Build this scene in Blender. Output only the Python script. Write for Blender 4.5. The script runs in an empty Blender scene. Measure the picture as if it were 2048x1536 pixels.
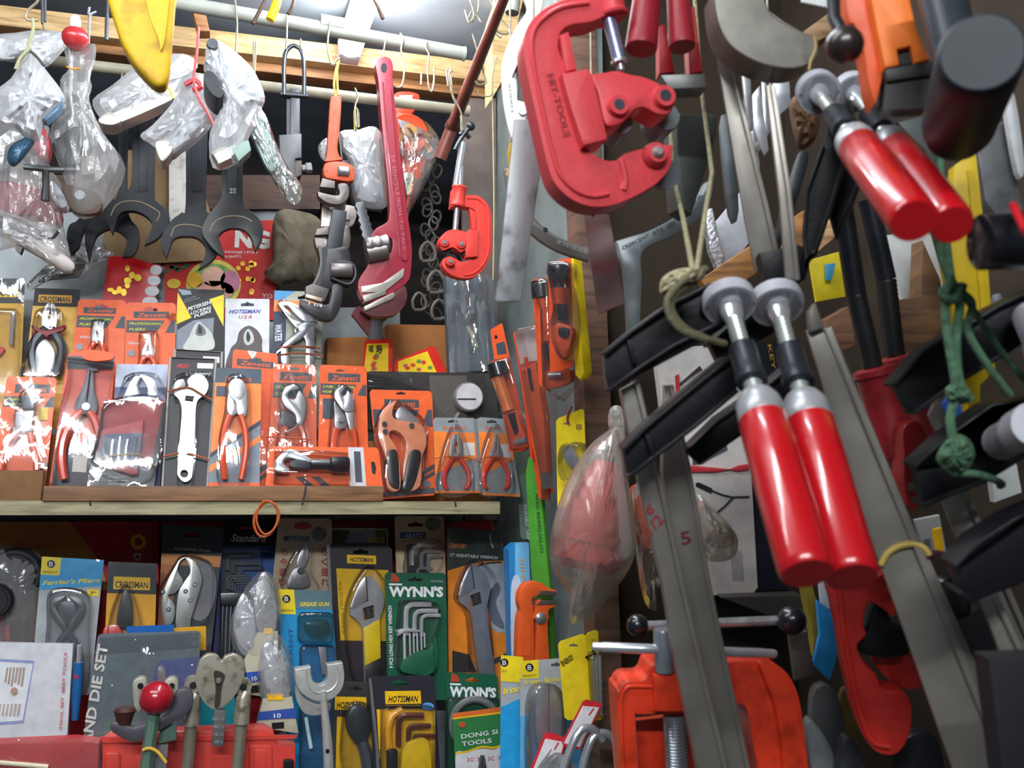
import bpy, bmesh, math, random
from mathutils import Vector as V, Matrix, noise as NZ
random.seed(7)
S = bpy.context.scene
C = S.collection

# ------------------------------------------------------------------ camera
F = 1900.0                      # focal length in pixels of the 2048 x 1536 frame
YAW, PITCH = 18.0, 7.4
CAMP = V((0, 0, 1.5))
cam = bpy.data.cameras.new('camera'); camo = bpy.data.objects.new('camera', cam); C.objects.link(camo)
cam.sensor_width = 36.0; cam.lens = F / 2048 * 36.0
cam.clip_start = 0.02; cam.clip_end = 50
camo.location = CAMP
camo.rotation_euler = (math.radians(90 + PITCH), 0, math.radians(-YAW))
cam.dof.use_dof = True; cam.dof.focus_distance = 1.6; cam.dof.aperture_fstop = 8.0
S.camera = camo

# ------------------------------------------------------------------ world, exposure, large lights
w = bpy.data.worlds.new('shop_air'); S.world = w; w.use_nodes = True
w.node_tree.nodes['Background'].inputs[0].default_value = (0.62, 0.72, 0.9, 1)
w.node_tree.nodes['Background'].inputs[1].default_value = 0.13
S.view_settings.view_transform = 'Standard'; S.view_settings.look = 'None'
S.view_settings.gamma = 1.0; S.view_settings.use_curve_mapping = False
S.view_settings.exposure = -0.15
S.cycles.transparent_max_bounces = 40

def area(name, loc, aim, sx, sy, watts, col=(0.93, 0.97, 1.0)):
    l = bpy.data.lights.new(name, 'AREA'); l.shape = 'RECTANGLE'; l.size = sx; l.size_y = sy
    l.energy = watts; l.color = col
    o = bpy.data.objects.new(name, l); C.objects.link(o); o.location = loc
    o.rotation_euler = (V(aim) - V(loc)).to_track_quat('-Z', 'Y').to_euler()
    return o
# the shop's own ceiling tubes, over the aisle behind and beside the photographer
area('aisle_tube_offscreen', (-0.45, 0.6, 2.42), (0.0, 1.7, 1.5), 1.2, 0.06, 13)
area('rear_tube_offscreen', (-0.45, -1.0, 2.42), (0.2, 1.5, 1.2), 1.2, 0.06, 45)

# ------------------------------------------------------------------ pixels to places
_p, _y = math.radians(PITCH), math.radians(YAW)
FW = V((math.sin(_y) * math.cos(_p), math.cos(_y) * math.cos(_p), math.sin(_p)))
RT = V((math.cos(_y), -math.sin(_y), 0)); UP = RT.cross(FW)
def ray(px, py): return FW + RT * ((px - 1024) / F) - UP * ((py - 768) / F)

class Fr:
    """a plane in the place: o a point on it, n its normal towards the viewer's side"""
    def __init__(s, o, n):
        s.o = o; s.n = n.normalized(); s.sc = (o - CAMP).dot(FW) / F
    def at(s, px, py, h=0.0):
        r = ray(px, py); return CAMP + r * ((s.o + s.n * h - CAMP).dot(s.n) / r.dot(s.n))
    def m(s, px): return px * s.sc
    def off(s, h): return Fr(s.o + s.n * h, s.n)
def W(Y, lean=0.0, px=600, py=1000):
    r = ray(px, py); a = math.radians(lean)
    return Fr(CAMP + r * (Y / r.y), V((0, -math.cos(a), math.sin(a))))
def SW(X, yaw=0.0, px=1100, py=900):
    r = ray(px, py); a = math.radians(yaw)
    return Fr(CAMP + r * (X / r.x), V((-math.cos(a), -math.sin(a), 0)))
def CF(px, py, d, yaw=0.0, pitch=0.0):
    n = Matrix.Rotation(math.radians(yaw), 3, 'Z') @ (Matrix.Rotation(math.radians(pitch), 3, RT) @ (-FW))
    return Fr(CAMP + ray(px, py) * d, n)

# ------------------------------------------------------------------ outlines in pixels
def rc(x0, y0, x1, y1): return [(x0, y0), (x1, y0), (x1, y1), (x0, y1)]
def el(cx, cy, rx, ry=None, n=20, rot=0.0, a0=0.0, a1=360.0):
    ry = rx if ry is None else ry; r = math.radians(rot); o = []
    k = n if abs(a1 - a0) >= 360 else n + 1
    for i in range(k):
        a = math.radians(a0 + (a1 - a0) * i / n); x, y = rx * math.cos(a), ry * math.sin(a)
        o.append((cx + x * math.cos(r) - y * math.sin(r), cy + x * math.sin(r) + y * math.cos(r)))
    return o
def rr(x0, y0, x1, y1, r=6, n=3):
    o = []
    for cx, cy, a in ((x1 - r, y0 + r, -90), (x1 - r, y1 - r, 0), (x0 + r, y1 - r, 90), (x0 + r, y0 + r, 180)):
        o += el(cx, cy, r, r, n, 0, a, a + 90)
    return o
def cv(p, n=5, closed=True):
    """smooth curve through the points; a point with a third entry is a corner"""
    o = []; L = len(p); k = L if closed else L - 1
    P = lambda i: p[i % L] if closed else p[max(0, min(L - 1, i))]
    for i in range(k):
        a, b = P(i), P(i + 1); z = P(i - 1); c = P(i + 2)
        ta = (0, 0) if len(a) > 2 else ((b[0] - z[0]) / 2, (b[1] - z[1]) / 2)
        tb = (0, 0) if len(b) > 2 else ((c[0] - a[0]) / 2, (c[1] - a[1]) / 2)
        if len(a) > 2 and len(b) > 2: o.append(a[:2]); continue
        for j in range(n):
            t = j / n; h1 = 2*t**3 - 3*t*t + 1; h2 = t**3 - 2*t*t + t; h3 = -2*t**3 + 3*t*t; h4 = t**3 - t*t
            o.append(tuple(h1*a[q] + h2*ta[q] + h3*b[q] + h4*tb[q] for q in (0, 1)))
    if not closed: o.append(p[-1][:2])
    return o
def stroke(p, wd):
    """a band of the given width (number or one per point) along an open line"""
    if not hasattr(wd, '__len__'): wd = [wd] * len(p)
    a, b = [], []
    for i, q in enumerate(p):
        u = p[max(0, i - 1)]; v = p[min(len(p) - 1, i + 1)]
        dx, dy = v[0] - u[0], v[1] - u[1]; l = math.hypot(dx, dy) or 1
        nx, ny = -dy / l * wd[i] / 2, dx / l * wd[i] / 2
        a.append((q[0] + nx, q[1] + ny)); b.append((q[0] - nx, q[1] - ny))
    return a + b[::-1]
def mv(p, dx, dy): return [(q[0] + dx, q[1] + dy) + tuple(q[2:]) for q in p]

# ------------------------------------------------------------------ geometry
class G:
    def __init__(s): s.v = []; s.f = []
    def add(s, v, f):
        k = len(s.v); s.v += v; s.f += [tuple(i + k for i in q) for q in f]; return s
    def prism(s, fr, pts, h0, h1, holes=(), bev=0.0, seg=2, top=None):
        """pts drawn on the plane at height h1, carried back to h0; top = pixel outline scale for a draft"""
        bm = bmesh.new(); n = fr.n * (h1 - h0); loops = [pts] + list(holes); ed = []; tops = []
        for L in loops:
            a = [bm.verts.new(fr.at(q[0], q[1], h1)) for q in L]
            b = [bm.verts.new(x.co - n) for x in a]; k = len(a)
            for i in range(k):
                j = (i + 1) % k
                try: bm.faces.new((a[i], b[i], b[j], a[j]))
                except ValueError: pass
            tops.append((a, b))
        if holes:
            for w_ in (0, 1):
                e = []
                for t in tops:
                    L = t[w_]; k = len(L)
                    e += [bm.edges.get((L[i], L[(i + 1) % k])) for i in range(k)]
                bmesh.ops.triangle_fill(bm, edges=[x for x in e if x], use_beauty=True)
        else:
            a, b = tops[0]; bm.faces.new(a); bm.faces.new(b[::-1])
        bmesh.ops.recalc_face_normals(bm, faces=bm.faces[:])
        if bev:
            e = []
            for t in tops:
                L = t[0]; k = len(L); e += [bm.edges.get((L[i], L[(i + 1) % k])) for i in range(k)]
            bmesh.ops.bevel(bm, geom=[x for x in e if x], offset=bev, segments=seg, affect='EDGES', profile=0.6, clamp_overlap=True)
        bm.verts.index_update()
        s.add([x.co.copy() for x in bm.verts], [tuple(x.index for x in f.verts) for f in bm.faces]); bm.free(); return s
    def tube(s, pts, r, seg=8, closed=False, flat=1.0):
        """sweep a circle along world points; r number or list"""
        n = len(pts); R = r if hasattr(r, '__len__') else [r] * n
        v, f = [], []; prev = None
        for i, p in enumerate(pts):
            a = pts[(i - 1) % n] if closed else pts[max(0, i - 1)]; b = pts[(i + 1) % n] if closed else pts[min(n - 1, i + 1)]
            t = (b - a).normalized() if (b - a).length > 1e-9 else V((0, 0, 1))
            if prev is None:
                x = t.cross(V((0.13, 0.31, 0.94)));  x = t.cross(V((1, 0, 0))) if x.length < .1 else x
            else: x = prev - t * prev.dot(t)
            x.normalize(); prev = x; y = t.cross(x)
            for k in range(seg):
                an = 2 * math.pi * k / seg; v.append(p + (x * math.cos(an) + y * math.sin(an) * flat) * R[i])
        m = n if closed else n - 1
        for i in range(m):
            for k in range(seg):
                a = i * seg + k; b = i * seg + (k + 1) % seg; c = ((i + 1) % n) * seg + (k + 1) % seg; d = ((i + 1) % n) * seg + k
                f.append((a, b, c, d))
        if not closed: f.append(tuple(range(seg))[::-1]); f.append(tuple((n - 1) * seg + k for k in range(seg)))
        return s.add(v, f)
    def wire(s, fr, pp, rpx, seg=7, h=0.0, closed=False, smooth=3):
        """tube along pixel points (x, y[, h metres]) on a plane, radius in pixels there"""
        q = [(a[0], a[1], a[2] if len(a) > 2 else h) for a in pp]
        if smooth > 1 and len(q) > 2:
            xs = cv([(a[0], a[1]) for a in q], smooth, closed); hs = []
            L = len(q); k = L if closed else L - 1
            for i in range(k):
                for j in range(smooth): hs.append(q[i][2] + (q[(i + 1) % L][2] - q[i][2]) * j / smooth)
            if not closed: hs.append(q[-1][2])
            q = [(a[0], a[1], b) for a, b in zip(xs, hs)]
            if hasattr(rpx, '__len__'):
                rp = []
                for i in range(k):
                    for j in range(smooth): rp.append(rpx[i] + (rpx[(i + 1) % L] - rpx[i]) * j / smooth)
                if not closed: rp.append(rpx[-1])
                rpx = rp
        r = [fr.m(x) for x in rpx] if hasattr(rpx, '__len__') else fr.m(rpx)
        return s.tube([fr.at(*a) for a in q], r, seg, closed)
    def lathe(s, a, b, prof, seg=16):
        """turned body from world point a to b; prof = (t along, radius in metres)"""
        d = b - a; return s.tube([a + d * t for t, r in prof], [max(r, 1e-5) for t, r in prof], seg)
    def box(s, lo, hi):
        x0, y0, z0 = lo; x1, y1, z1 = hi
        v = [V(q) for q in ((x0,y0,z0),(x1,y0,z0),(x1,y1,z0),(x0,y1,z0),(x0,y0,z1),(x1,y0,z1),(x1,y1,z1),(x0,y1,z1))]
        return s.add(v, [(0,3,2,1),(4,5,6,7),(0,1,5,4),(1,2,6,5),(2,3,7,6),(3,0,4,7)])
    def ball(s, c, r, seg=16, sq=1.0, ax=None):
        n = seg // 2; ax = ax or V((0, 0, 1))
        return s.tube([c + ax * (-r * sq * math.cos(math.pi * i / n)) for i in range(n + 1)], [max(1e-5, r * math.sin(math.pi * i / n)) for i in range(n + 1)], seg)
    def pillow(s, fr, out, depth, rings=6, cr=0.0, seed=0, back=True, cen=None, base=0.0, fl=0.5):
        """a filled bag: pixel outline swelling to depth metres, crumpled by cr"""
        rnd = random.Random(seed); n = len(out)
        cx, cy = cen if cen else (sum(p[0] for p in out) / n, sum(p[1] for p in out) / n)
        sides = (1, -1) if back else (1,); bd = [fr.at(p[0], p[1], base) for p in out]; v = list(bd); f = []
        for sg in sides:
            prev = list(range(n))
            for k in range(1, rings):
                t = 1 - k / rings; row = []
                for i, p in enumerate(out):
                    jx = rnd.uniform(-1, 1) * cr * 1500 * t * (1 - t); x = cx + (p[0] - cx) * t + jx; y = cy + (p[1] - cy) * t + jx * .5
                    h = base + sg * (depth * (1 - t ** 2) ** fl + rnd.uniform(-1, 1) * cr * min(1, 1.8 * t))
                    row.append(len(v)); v.append(fr.at(x, y, h))
                for i in range(n):
                    q = (prev[i], prev[(i + 1) % n], row[(i + 1) % n], row[i]); f.append(q if sg > 0 else q[::-1])
                prev = row
            c = len(v); v.append(fr.at(cx, cy, base + sg * depth))
            for i in range(n):
                q = (prev[i], prev[(i + 1) % n], c); f.append(q if sg > 0 else q[::-1])
        return s.add(v, f)
    def sheet(s, fr, quad, amp, h=0.0, nx=9, ny=12, seed=0):
        """thin wrinkled film stretched over four pixel corners"""
        rnd = random.Random(seed); v, f = [], []; (a, b, c, d) = quad
        for j in range(ny + 1):
            for i in range(nx + 1):
                u, t = i / nx, j / ny
                x = (a[0]*(1-u) + b[0]*u)*(1-t) + (d[0]*(1-u) + c[0]*u)*t; y = (a[1]*(1-u) + b[1]*u)*(1-t) + (d[1]*(1-u) + c[1]*u)*t
                v.append(fr.at(x, y, h + rnd.uniform(0, 1) * amp))
        for j in range(ny):
            for i in range(nx):
                k = j * (nx + 1) + i; f.append((k, k + 1, k + nx + 2, k + nx + 1))
        return s.add(v, f)
    def put(s, name, mat, root=None, smooth=40):
        me = bpy.data.meshes.new(name); o = root.location if root is not None else V((0, 0, 0))
        r0 = root
        while r0 is not None and r0.parent is not None: r0 = r0.parent
        o = r0.location if r0 is not None else V((0, 0, 0))
        if root is None:
            lo = V([min(q[i] for q in s.v) for i in range(3)]); hi = V([max(q[i] for q in s.v) for i in range(3)])
            o = V(((lo.x + hi.x) / 2, (lo.y + hi.y) / 2, lo.z))
        me.from_pydata([q - o for q in s.v], [], s.f); me.validate(); me.update()
        ob = bpy.data.objects.new(name, me); C.objects.link(ob)
        if root is None: ob.location = o
        else: ob.parent = root
        me.materials.append(mat)
        if smooth:
            for p in me.polygons: p.use_smooth = True
            me.set_sharp_from_angle(angle=math.radians(smooth))
        return ob
def thing(name, label, cat, loc, group=None):
    o = bpy.data.objects.new(name, None); C.objects.link(o); o.location = loc; o.empty_display_size = 0.02
    o['label'] = label; o['category'] = cat
    if group: o['group'] = group
    return o
def tag(o, label, cat, group=None):
    o['label'] = label; o['category'] = cat
    if group: o['group'] = group
    return o
def struct(o): o['kind'] = 'structure'; return o

# ------------------------------------------------------------------ procedural materials
def lin(c): return c / 12.92 if c <= .04045 else ((c + .055) / 1.055) ** 2.4
def hx(h): return tuple(lin(int(h[i:i + 2], 16) / 255) for i in (0, 2, 4))
_M = {}
def mt(h, rough=.5, metal=0.0, var=.12, bump=0.0, scale=60, coat=0.0, dirt=None):
    metal *= .72
    k = (h, rough, metal, var, bump, scale, coat, dirt)
    if k in _M: return _M[k]
    m = bpy.data.materials.new('surface_' + h); m.use_nodes = True; t = m.node_tree; N = t.nodes; L = t.links
    b = N['Principled BSDF']; c = hx(h); b.inputs['Roughness'].default_value = rough; b.inputs['Metallic'].default_value = metal
    b.inputs['Specular IOR Level'].default_value = .5 if metal or coat else .28
    b.inputs['Coat Weight'].default_value = coat; b.inputs['Coat Roughness'].default_value = .08
    tc = N.new('ShaderNodeTexCoord'); nz = N.new('ShaderNodeTexNoise'); nz.inputs['Scale'].default_value = scale; nz.inputs['Detail'].default_value = 4
    L.new(tc.outputs['Object'], nz.inputs['Vector'])
    rp = N.new('ShaderNodeValToRGB'); L.new(nz.outputs['Fac'], rp.inputs[0])
    d = hx(dirt) if dirt else tuple(x * (1 - var) for x in c)
    rp.color_ramp.elements[0].position = .3; rp.color_ramp.elements[0].color = (*d, 1)
    rp.color_ramp.elements[1].position = .62 if not dirt else .5; rp.color_ramp.elements[1].color = (*(min(1, x * (1 + var * .4)) for x in c), 1)
    L.new(rp.outputs[0], b.inputs['Base Color'])
    if bump:
        bp = N.new('ShaderNodeBump'); bp.inputs['Strength'].default_value = bump; bp.inputs['Distance'].default_value = .004
        L.new(nz.outputs['Fac'], bp.inputs['Height']); L.new(bp.outputs[0], b.inputs['Normal'])
    _M[k] = m; return m
def wood(h, h2, scale=14, rough=.6):
    k = ('wood', h, h2, scale)
    if k in _M: return _M[k]
    m = bpy.data.materials.new('wood_' + h); m.use_nodes = True; t = m.node_tree; N = t.nodes; L = t.links
    b = N['Principled BSDF']; b.inputs['Roughness'].default_value = rough
    tc = N.new('ShaderNodeTexCoord'); mp = N.new('ShaderNodeMapping'); mp.inputs['Scale'].default_value = (1, 1, 9)
    wv = N.new('ShaderNodeTexNoise'); wv.inputs['Scale'].default_value = scale; wv.inputs['Detail'].default_value = 6; wv.inputs['Distortion'].default_value = .6
    rp = N.new('ShaderNodeValToRGB'); rp.color_ramp.elements[0].color = (*hx(h2), 1); rp.color_ramp.elements[1].color = (*hx(h), 1)
    rp.color_ramp.elements[0].position = .3; rp.color_ramp.elements[1].position = .6
    L.new(tc.outputs['Object'], mp.inputs[0]); L.new(mp.outputs[0], wv.inputs['Vector']); L.new(wv.outputs['Fac'], rp.inputs[0]); L.new(rp.outputs[0], b.inputs['Base Color'])
    bp = N.new('ShaderNodeBump'); bp.inputs['Strength'].default_value = .25; bp.inputs['Distance'].default_value = .002
    L.new(wv.outputs['Fac'], bp.inputs['Height']); L.new(bp.outputs[0], b.inputs['Normal'])
    _M[k] = m; return m
def film(milk=.06, rough=.1, bump=.3, scale=90, gloss=.16, tint='ffffff', fk=.8):
    """clear plastic: see-through, with a skin that mirrors the lamps and a little haze"""
    k = ('film', milk, rough, bump, scale, gloss, tint, fk)
    if k in _M: return _M[k]
    m = bpy.data.materials.new('clear_plastic'); m.use_nodes = True; t = m.node_tree; N = t.nodes; L = t.links
    N.remove(N['Principled BSDF']); out = N['Material Output']
    tr = N.new('ShaderNodeBsdfTransparent'); tr.inputs[0].default_value = (*(.25 * x + .73 for x in hx(tint)), 1)
    gl = N.new('ShaderNodeBsdfGlossy'); gl.inputs['Roughness'].default_value = rough
    df = N.new('ShaderNodeBsdfDiffuse'); df.inputs[0].default_value = (*(.92 * x for x in hx(tint)), 1)
    lw = N.new('ShaderNodeFresnel'); lw.inputs['IOR'].default_value = 1.45
    mu = N.new('ShaderNodeMath'); mu.operation = 'MULTIPLY_ADD'; mu.inputs[1].default_value = fk; mu.inputs[2].default_value = gloss * .35; mu.use_clamp = True
    tc = N.new('ShaderNodeTexCoord'); nz = N.new('ShaderNodeTexNoise'); nz.inputs['Scale'].default_value = scale; nz.inputs['Detail'].default_value = 3; nz.inputs['Distortion'].default_value = 1.0
    bp = N.new('ShaderNodeBump'); bp.inputs['Strength'].default_value = bump; bp.inputs['Distance'].default_value = .006
    mp = N.new('ShaderNodeMapping'); mp.inputs['Scale'].default_value = (1, 1, .35); L.new(tc.outputs['Object'], mp.inputs[0]); L.new(mp.outputs[0], nz.inputs['Vector']); L.new(nz.outputs['Fac'], bp.inputs['Height'])
    for q in (gl, lw): L.new(bp.outputs[0], q.inputs['Normal'])
    ts = N.new('ShaderNodeBsdfTranslucent'); ts.inputs[0].default_value = df.inputs[0].default_value; m0 = N.new('ShaderNodeMixShader'); m0.inputs[0].default_value = .35; L.new(df.outputs[0], m0.inputs[1]); L.new(ts.outputs[0], m0.inputs[2])
    m1 = N.new('ShaderNodeMixShader'); m1.inputs[0].default_value = milk; L.new(tr.outputs[0], m1.inputs[1]); L.new(m0.outputs[0], m1.inputs[2])
    m2 = N.new('ShaderNodeMixShader'); L.new(lw.outputs[0], mu.inputs[0]); L.new(mu.outputs[0], m2.inputs[0]); L.new(m1.outputs[0], m2.inputs[1]); L.new(gl.outputs[0], m2.inputs[2])
    L.new(m2.outputs[0], out.inputs[0]); _M[k] = m; return m
def glow(col, st):
    m = bpy.data.materials.new('lit_tube'); m.use_nodes = True; b = m.node_tree.nodes['Principled BSDF']
    b.inputs['Base Color'].default_value = (.9, .9, .9, 1); b.inputs['Emission Color'].default_value = (*col, 1); b.inputs['Emission Strength'].default_value = st
    return m

# ------------------------------------------------------------------ lettering
_T = {}
def text_geo(s, bold, shear):
    k = (s, bold, shear)
    if k not in _T:
        cu = bpy.data.curves.new('t', 'FONT'); cu.body = s; cu.offset = bold; cu.shear = shear; cu.resolution_u = 2
        ob = bpy.data.objects.new('t', cu); C.objects.link(ob); me = bpy.data.meshes.new_from_object(ob)
        v = [x.co.copy() for x in me.vertices]; f = [tuple(p.vertices) for p in me.polygons]
        bpy.data.objects.remove(ob); bpy.data.curves.remove(cu); bpy.data.meshes.remove(me)
        if not v: v = [V((0,0,0)), V((.1,0,0)), V((.1,.1,0))]; f = [(0,1,2)]
        _T[k] = (v, f)
    return _T[k]
def text(root, s, fr, a, b, hpx, mat, h=.0008, bold=.012, shear=0.0, updir=None, name='lettering'):
    """letters printed between pixel points a and b (baseline), hpx tall"""
    v, f = text_geo(s, bold, shear); x0 = min(q.x for q in v); x1 = max(q.x for q in v); y1 = .72
    dx, dy = b[0] - a[0], b[1] - a[1]; l = math.hypot(dx, dy) or 1
    ux, uy = updir if updir else (dy / l, -dx / l)
    g = G(); pts = []
    for q in v:
        t = (q.x - x0) / ((x1 - x0) or 1); e = q.y / y1 * hpx
        pts.append(fr.at(a[0] + dx * t + ux * e, a[1] + dy * t + uy * e, h))
    g.add(pts, f); return g.put(name, mat, root, 0)

def K(ox, oy, s):
    """points read off an enlarged view of the photograph"""
    return lambda p: [(ox + q[0] / s, oy + q[1] / s) + tuple(q[2:]) for q in p]
k1 = K(0, 0, 4.0); k2 = K(400, 0, 3.148); k3 = K(0, 300, 3.938); k4 = K(480, 360, 3.572); k5 = K(0, 560, 3.338); k6 = K(480, 660, 3.303)
l1 = K(0, 1000, 3.657); l2 = K(500, 1000, 3.657); l3 = K(0, 1230, 4.876); l4 = K(380, 1230, 4.876); l5 = K(760, 1180, 4.267)
l6 = K(940, 480, 3.658); l7 = K(980, 780, 2.743)
r1 = K(960, 0, 3.49); r2 = K(1380, 0, 2.954); r3 = K(980, 360, 3.938); r4 = K(1180, 500, 3.339); r5 = K(1560, 380, 3.658)
r6 = K(1560, 700, 3.338); r7 = K(1180, 900, 3.84); r8 = K(1180, 1160, 4.085); r9 = K(1560, 1080, 3.369)

# ------------------------------------------------------------------ common materials
ORANGE = mt('f0642c', .35); ORG2 = mt('f4863a', .35); SLATE = mt('454b55', .4); INK = mt('17181c', .4); WHITE = mt('e9e9ec', .45)
YEL = mt('f2bd1a', .38); YEL2 = mt('f5d92a', .4); REDP = mt('c4232a', .35); GOLD = mt('d9a52a', .3, .6); GREY = mt('9a9ea6', .45)
CHROME = mt('c9ccd2', .22, .95, .1); STEEL = mt('9a9a9c', .34, .9, .25, scale=120); DSTEEL = mt('4c4e55', .38, .75, .25); BLKM = mt('24262b', .38, .35, .3)
BLUE = mt('1f5fae', .35); SKY = mt('2c9fdc', .35); BLKPL = mt('15161a', .32, 0, .1, coat=.3); GREEN = mt('1c5b42', .4); BEIGE = mt('c9b394', .55)
ORH = mt('ee5a25', .3, coat=.3); REDH = mt('d8352c', .3, coat=.3); CARDB = mt('a2683a', .75, bump=.1); PAPER = mt('dcdad6', .6)
CLEAR = film(.006, .045, .05, 40, .08); WRAP = film(.008, .05, .22, 34, .09); BAG = film(.5, .16, .6, 60, .1, 'f6f8fb', .3); DUSTBAG = film(.34, .25, .35, 34, .1, 'e4ddcf', .5)
RUBBER = mt('b5552c', .5)

# ------------------------------------------------------------------ the room
fb = W(1.85)
struct(G().prism(fb, [(-420, 415), (560, 415), (560, 615), (800, 615), (800, 660), (1060, 660), (1060, 2050), (-420, 2050)], -.02, 0).put('wall_back', mt('8b9396', .45, .3, .35, scale=9, bump=.05)))
struct(G().prism(W(2.7), rc(-520, -160, 1120, 760), -.02, 0).put('wall_rear', mt('3a3431', .8)))
zc = W(1.85).at(500, 34).z
struct(G().box((-1.6, -1.6, zc), (1.6, 2.74, zc + .02)).put('ceiling', mt('8f969e', .6, 0, .25, scale=6, bump=.15)))
struct(G().box((-1.6, -1.6, -.02), (1.6, 2.74, 0)).put('floor', mt('5d5a55', .7, 0, .3, scale=8)))
WLIGHT = wood('cfae7c', 'a07c4c'); WORANGE = wood('a57446', '6e4624'); WDARK = wood('4a2c18', '2a180d'); WPOST = wood('6b5040', '45332a', 10)
struct(G().prism(W(1.80), [(-420, -40), (1008, 128), (1006, 166), (-420, 2)], -.05, 0, bev=.002).put('trim_1', WLIGHT))
struct(G().prism(W(1.83), [(-420, 12), (985, 176), (985, 196), (-420, 34)], -.04, 0, bev=.002).put('trim_2', WORANGE))
struct(G().prism(W(1.84), rc(-420, 350, 640, 418), -.03, 0).put('trim_3', WDARK))
struct(G().prism(W(1.838), [(922, 196), (992, 196), (1000, 1040), (930, 1040)], -.01, 0).put('trim_4', mt('6e625c', .7, 0, .25, scale=20)))
struct(G().prism(W(1.74), [(372, -30), (398, -30), (420, 62), (396, 62)], -.03, 0, bev=.002).put('trim_5', WORANGE))
struct(G().box((.565, 1.33, .7), (.585, 1.87, zc)).put('wall_right', mt('737b79', .6, .1, .3, scale=12)))
struct(G().prism(W(1.32), [(1128, -120), (1184, -120), (1257, 1640), (1206, 1640)], -.04, 0, bev=.002).put('trim_6', WPOST))
struct(G().box((.58, 1.37, .6), (1.0, 1.39, zc)).put('wall_recess', mt('33291f', .8)))
struct(G().box((.95, .02, .6), (.97, 1.38, zc)).put('wall_side', mt('33291f', .8, 0, .3, scale=8)))
struct(G().prism(W(1.62), [(985, 30), (1016, -60), (1060, -60), (1010, 150), (985, 196)], -.05, 0).put('trim_7', WLIGHT))

# shelf, lip, riser
zs = W(1.55).at(500, 1002).z
sh = thing('wooden_shelf', 'weathered plank shelf with pale worn edge carrying the orange tool packs', 'shelf', V((-.2, 1.7, zs - .02)))
G().box((-1.2, 1.55, zs - .021), (W(1.55).at(1000, 1010).x, 1.85, zs)).put('board', wood('a39a78', '6f674c', 10), sh)
G().prism(W(1.545), [(88, 972), (768, 972), (766, 1002), (84, 1002)], -.016, 0, bev=.0015).put('front_lip', wood('8a6240', '5e3f28', 10), sh)
for (x, y0, y1, dx) in ((612, 972, 1010, -8), (910, 1000, 1014, 2), (180, 1000, 1012, 1)):
    G().wire(W(1.54), [(x, y0), (x + dx * .4, (y0 + y1) / 2), (x + dx, y1)], 2.0, h=.012).put('nail', DSTEEL, sh)
o = G().box((-1.2, 1.655, zs), (W(1.6).at(1000, 900).x, 1.836, zs + .105)).put('display_riser', CARDB)
tag(o, 'long brown cardboard step behind the front row of orange packs', 'box')
o = G().prism(W(1.553), [(-60, 940), (87, 941), (82, 1001), (-60, 1002)], -.03, 0, bev=.002).put('cardboard_flap', mt('7d5a3c', .8, bump=.1))
tag(o, 'plain brown cardboard block on the shelf edge beside wooden lip', 'cardboard')

# ceiling lamp in view
p0 = W(1.78).at(698, 100)
lamp = thing('fluorescent_lamp', 'bare lit fluorescent tube under the grey ceiling', 'lamp', p0)
G().tube([p0 + V((0, -.02, 0)), p0 + V((0, -1.1, 0))], .024, 16).put('tube', glow((.92, .96, 1.0), 55), lamp)
G().box(p0 + V((-.02, -.02, -.02)), p0 + V((.02, .021, .03))).put('end_holder', WHITE, lamp)
G().box(p0 + V((-.012, -1.15, .028)), p0 + V((.012, .03, .06))).put('batten', mt('9a9ca0', .5), lamp)
for nm, x, y in (('fluorescent batten on the ceiling over the middle of the aisle', -.45, .6), ('fluorescent batten on the ceiling at the rear of the aisle', -.45, -1.0)):
    r_ = thing('fluorescent_lamp', nm, 'lamp', V((x, y, zc - .04)))
    G().box((x - .62, y - .03, zc - .035), (x + .62, y + .03, zc)).put('batten', WHITE, r_)

# ------------------------------------------------------------------ rails and hooks overhead
PVC = mt('9a9d95', .4, 0, .2, scale=15); PVC2 = mt('979280', .45, 0, .2, scale=15)
f = W(1.6)
o = thing('rail_pipe', 'thick grey plastic pipe with a coupling hung under the ceiling', 'pipe', f.at(400, 10))
G().wire(f, [(-300, -112), (930, 108)], 15, 14).put('pipe', PVC, o)
G().wire(f, [(640, 46), (686, 54)], 19, 14).put('coupling', mt('8d9088', .5), o)
G().wire(f, [(926, 107.5), (930, 108.2)], 16.5, 14).put('pipe_end', PVC, o)
f2 = W(1.68)
o = thing('rail_pipe', 'thin cream pipe strung below the wooden beam', 'pipe', f2.at(400, 150))
G().wire(f2, [(-300, 74), (938, 222)], 11.5, 12).put('pipe', PVC2, o)
G().wire(f2, [(930, 221), (938, 222)], 12.5, 12).put('pipe_end', PVC2, o)
f3 = W(1.5)
o = thing('rail_pipe', 'reddish brown bamboo pole slanting across the rails', 'pole', f3.at(900, 280))
G().tube([W(1.25).at(1030, -60), W(1.62).at(905, 252), W(1.64).at(880, 318)], [.0085, .0115, .012], 10).put('pole', mt('6b3a30', .4, 0, .3, scale=25), o)
G().tube([W(1.615).at(907, 246), W(1.625).at(903, 256)], .0135, 10).put('node_ring', mt('52291f', .5), o)
o = thing('rail_pipe', 'short grey pipe with an open end beside white hanging pliers', 'pipe', W(1.36).at(1026, 22))
a = W(1.36).at(1024, 26); b = W(1.36).at(1032, -60); d_ = b - a
G().tube([a + d_ * .7, a + d_ * .02, a, a, a + d_ * .02, b, b], [.0078, .0078, .0082, .011, .0115, .0115, .001], 14).put('pipe', PVC, o)

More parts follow.
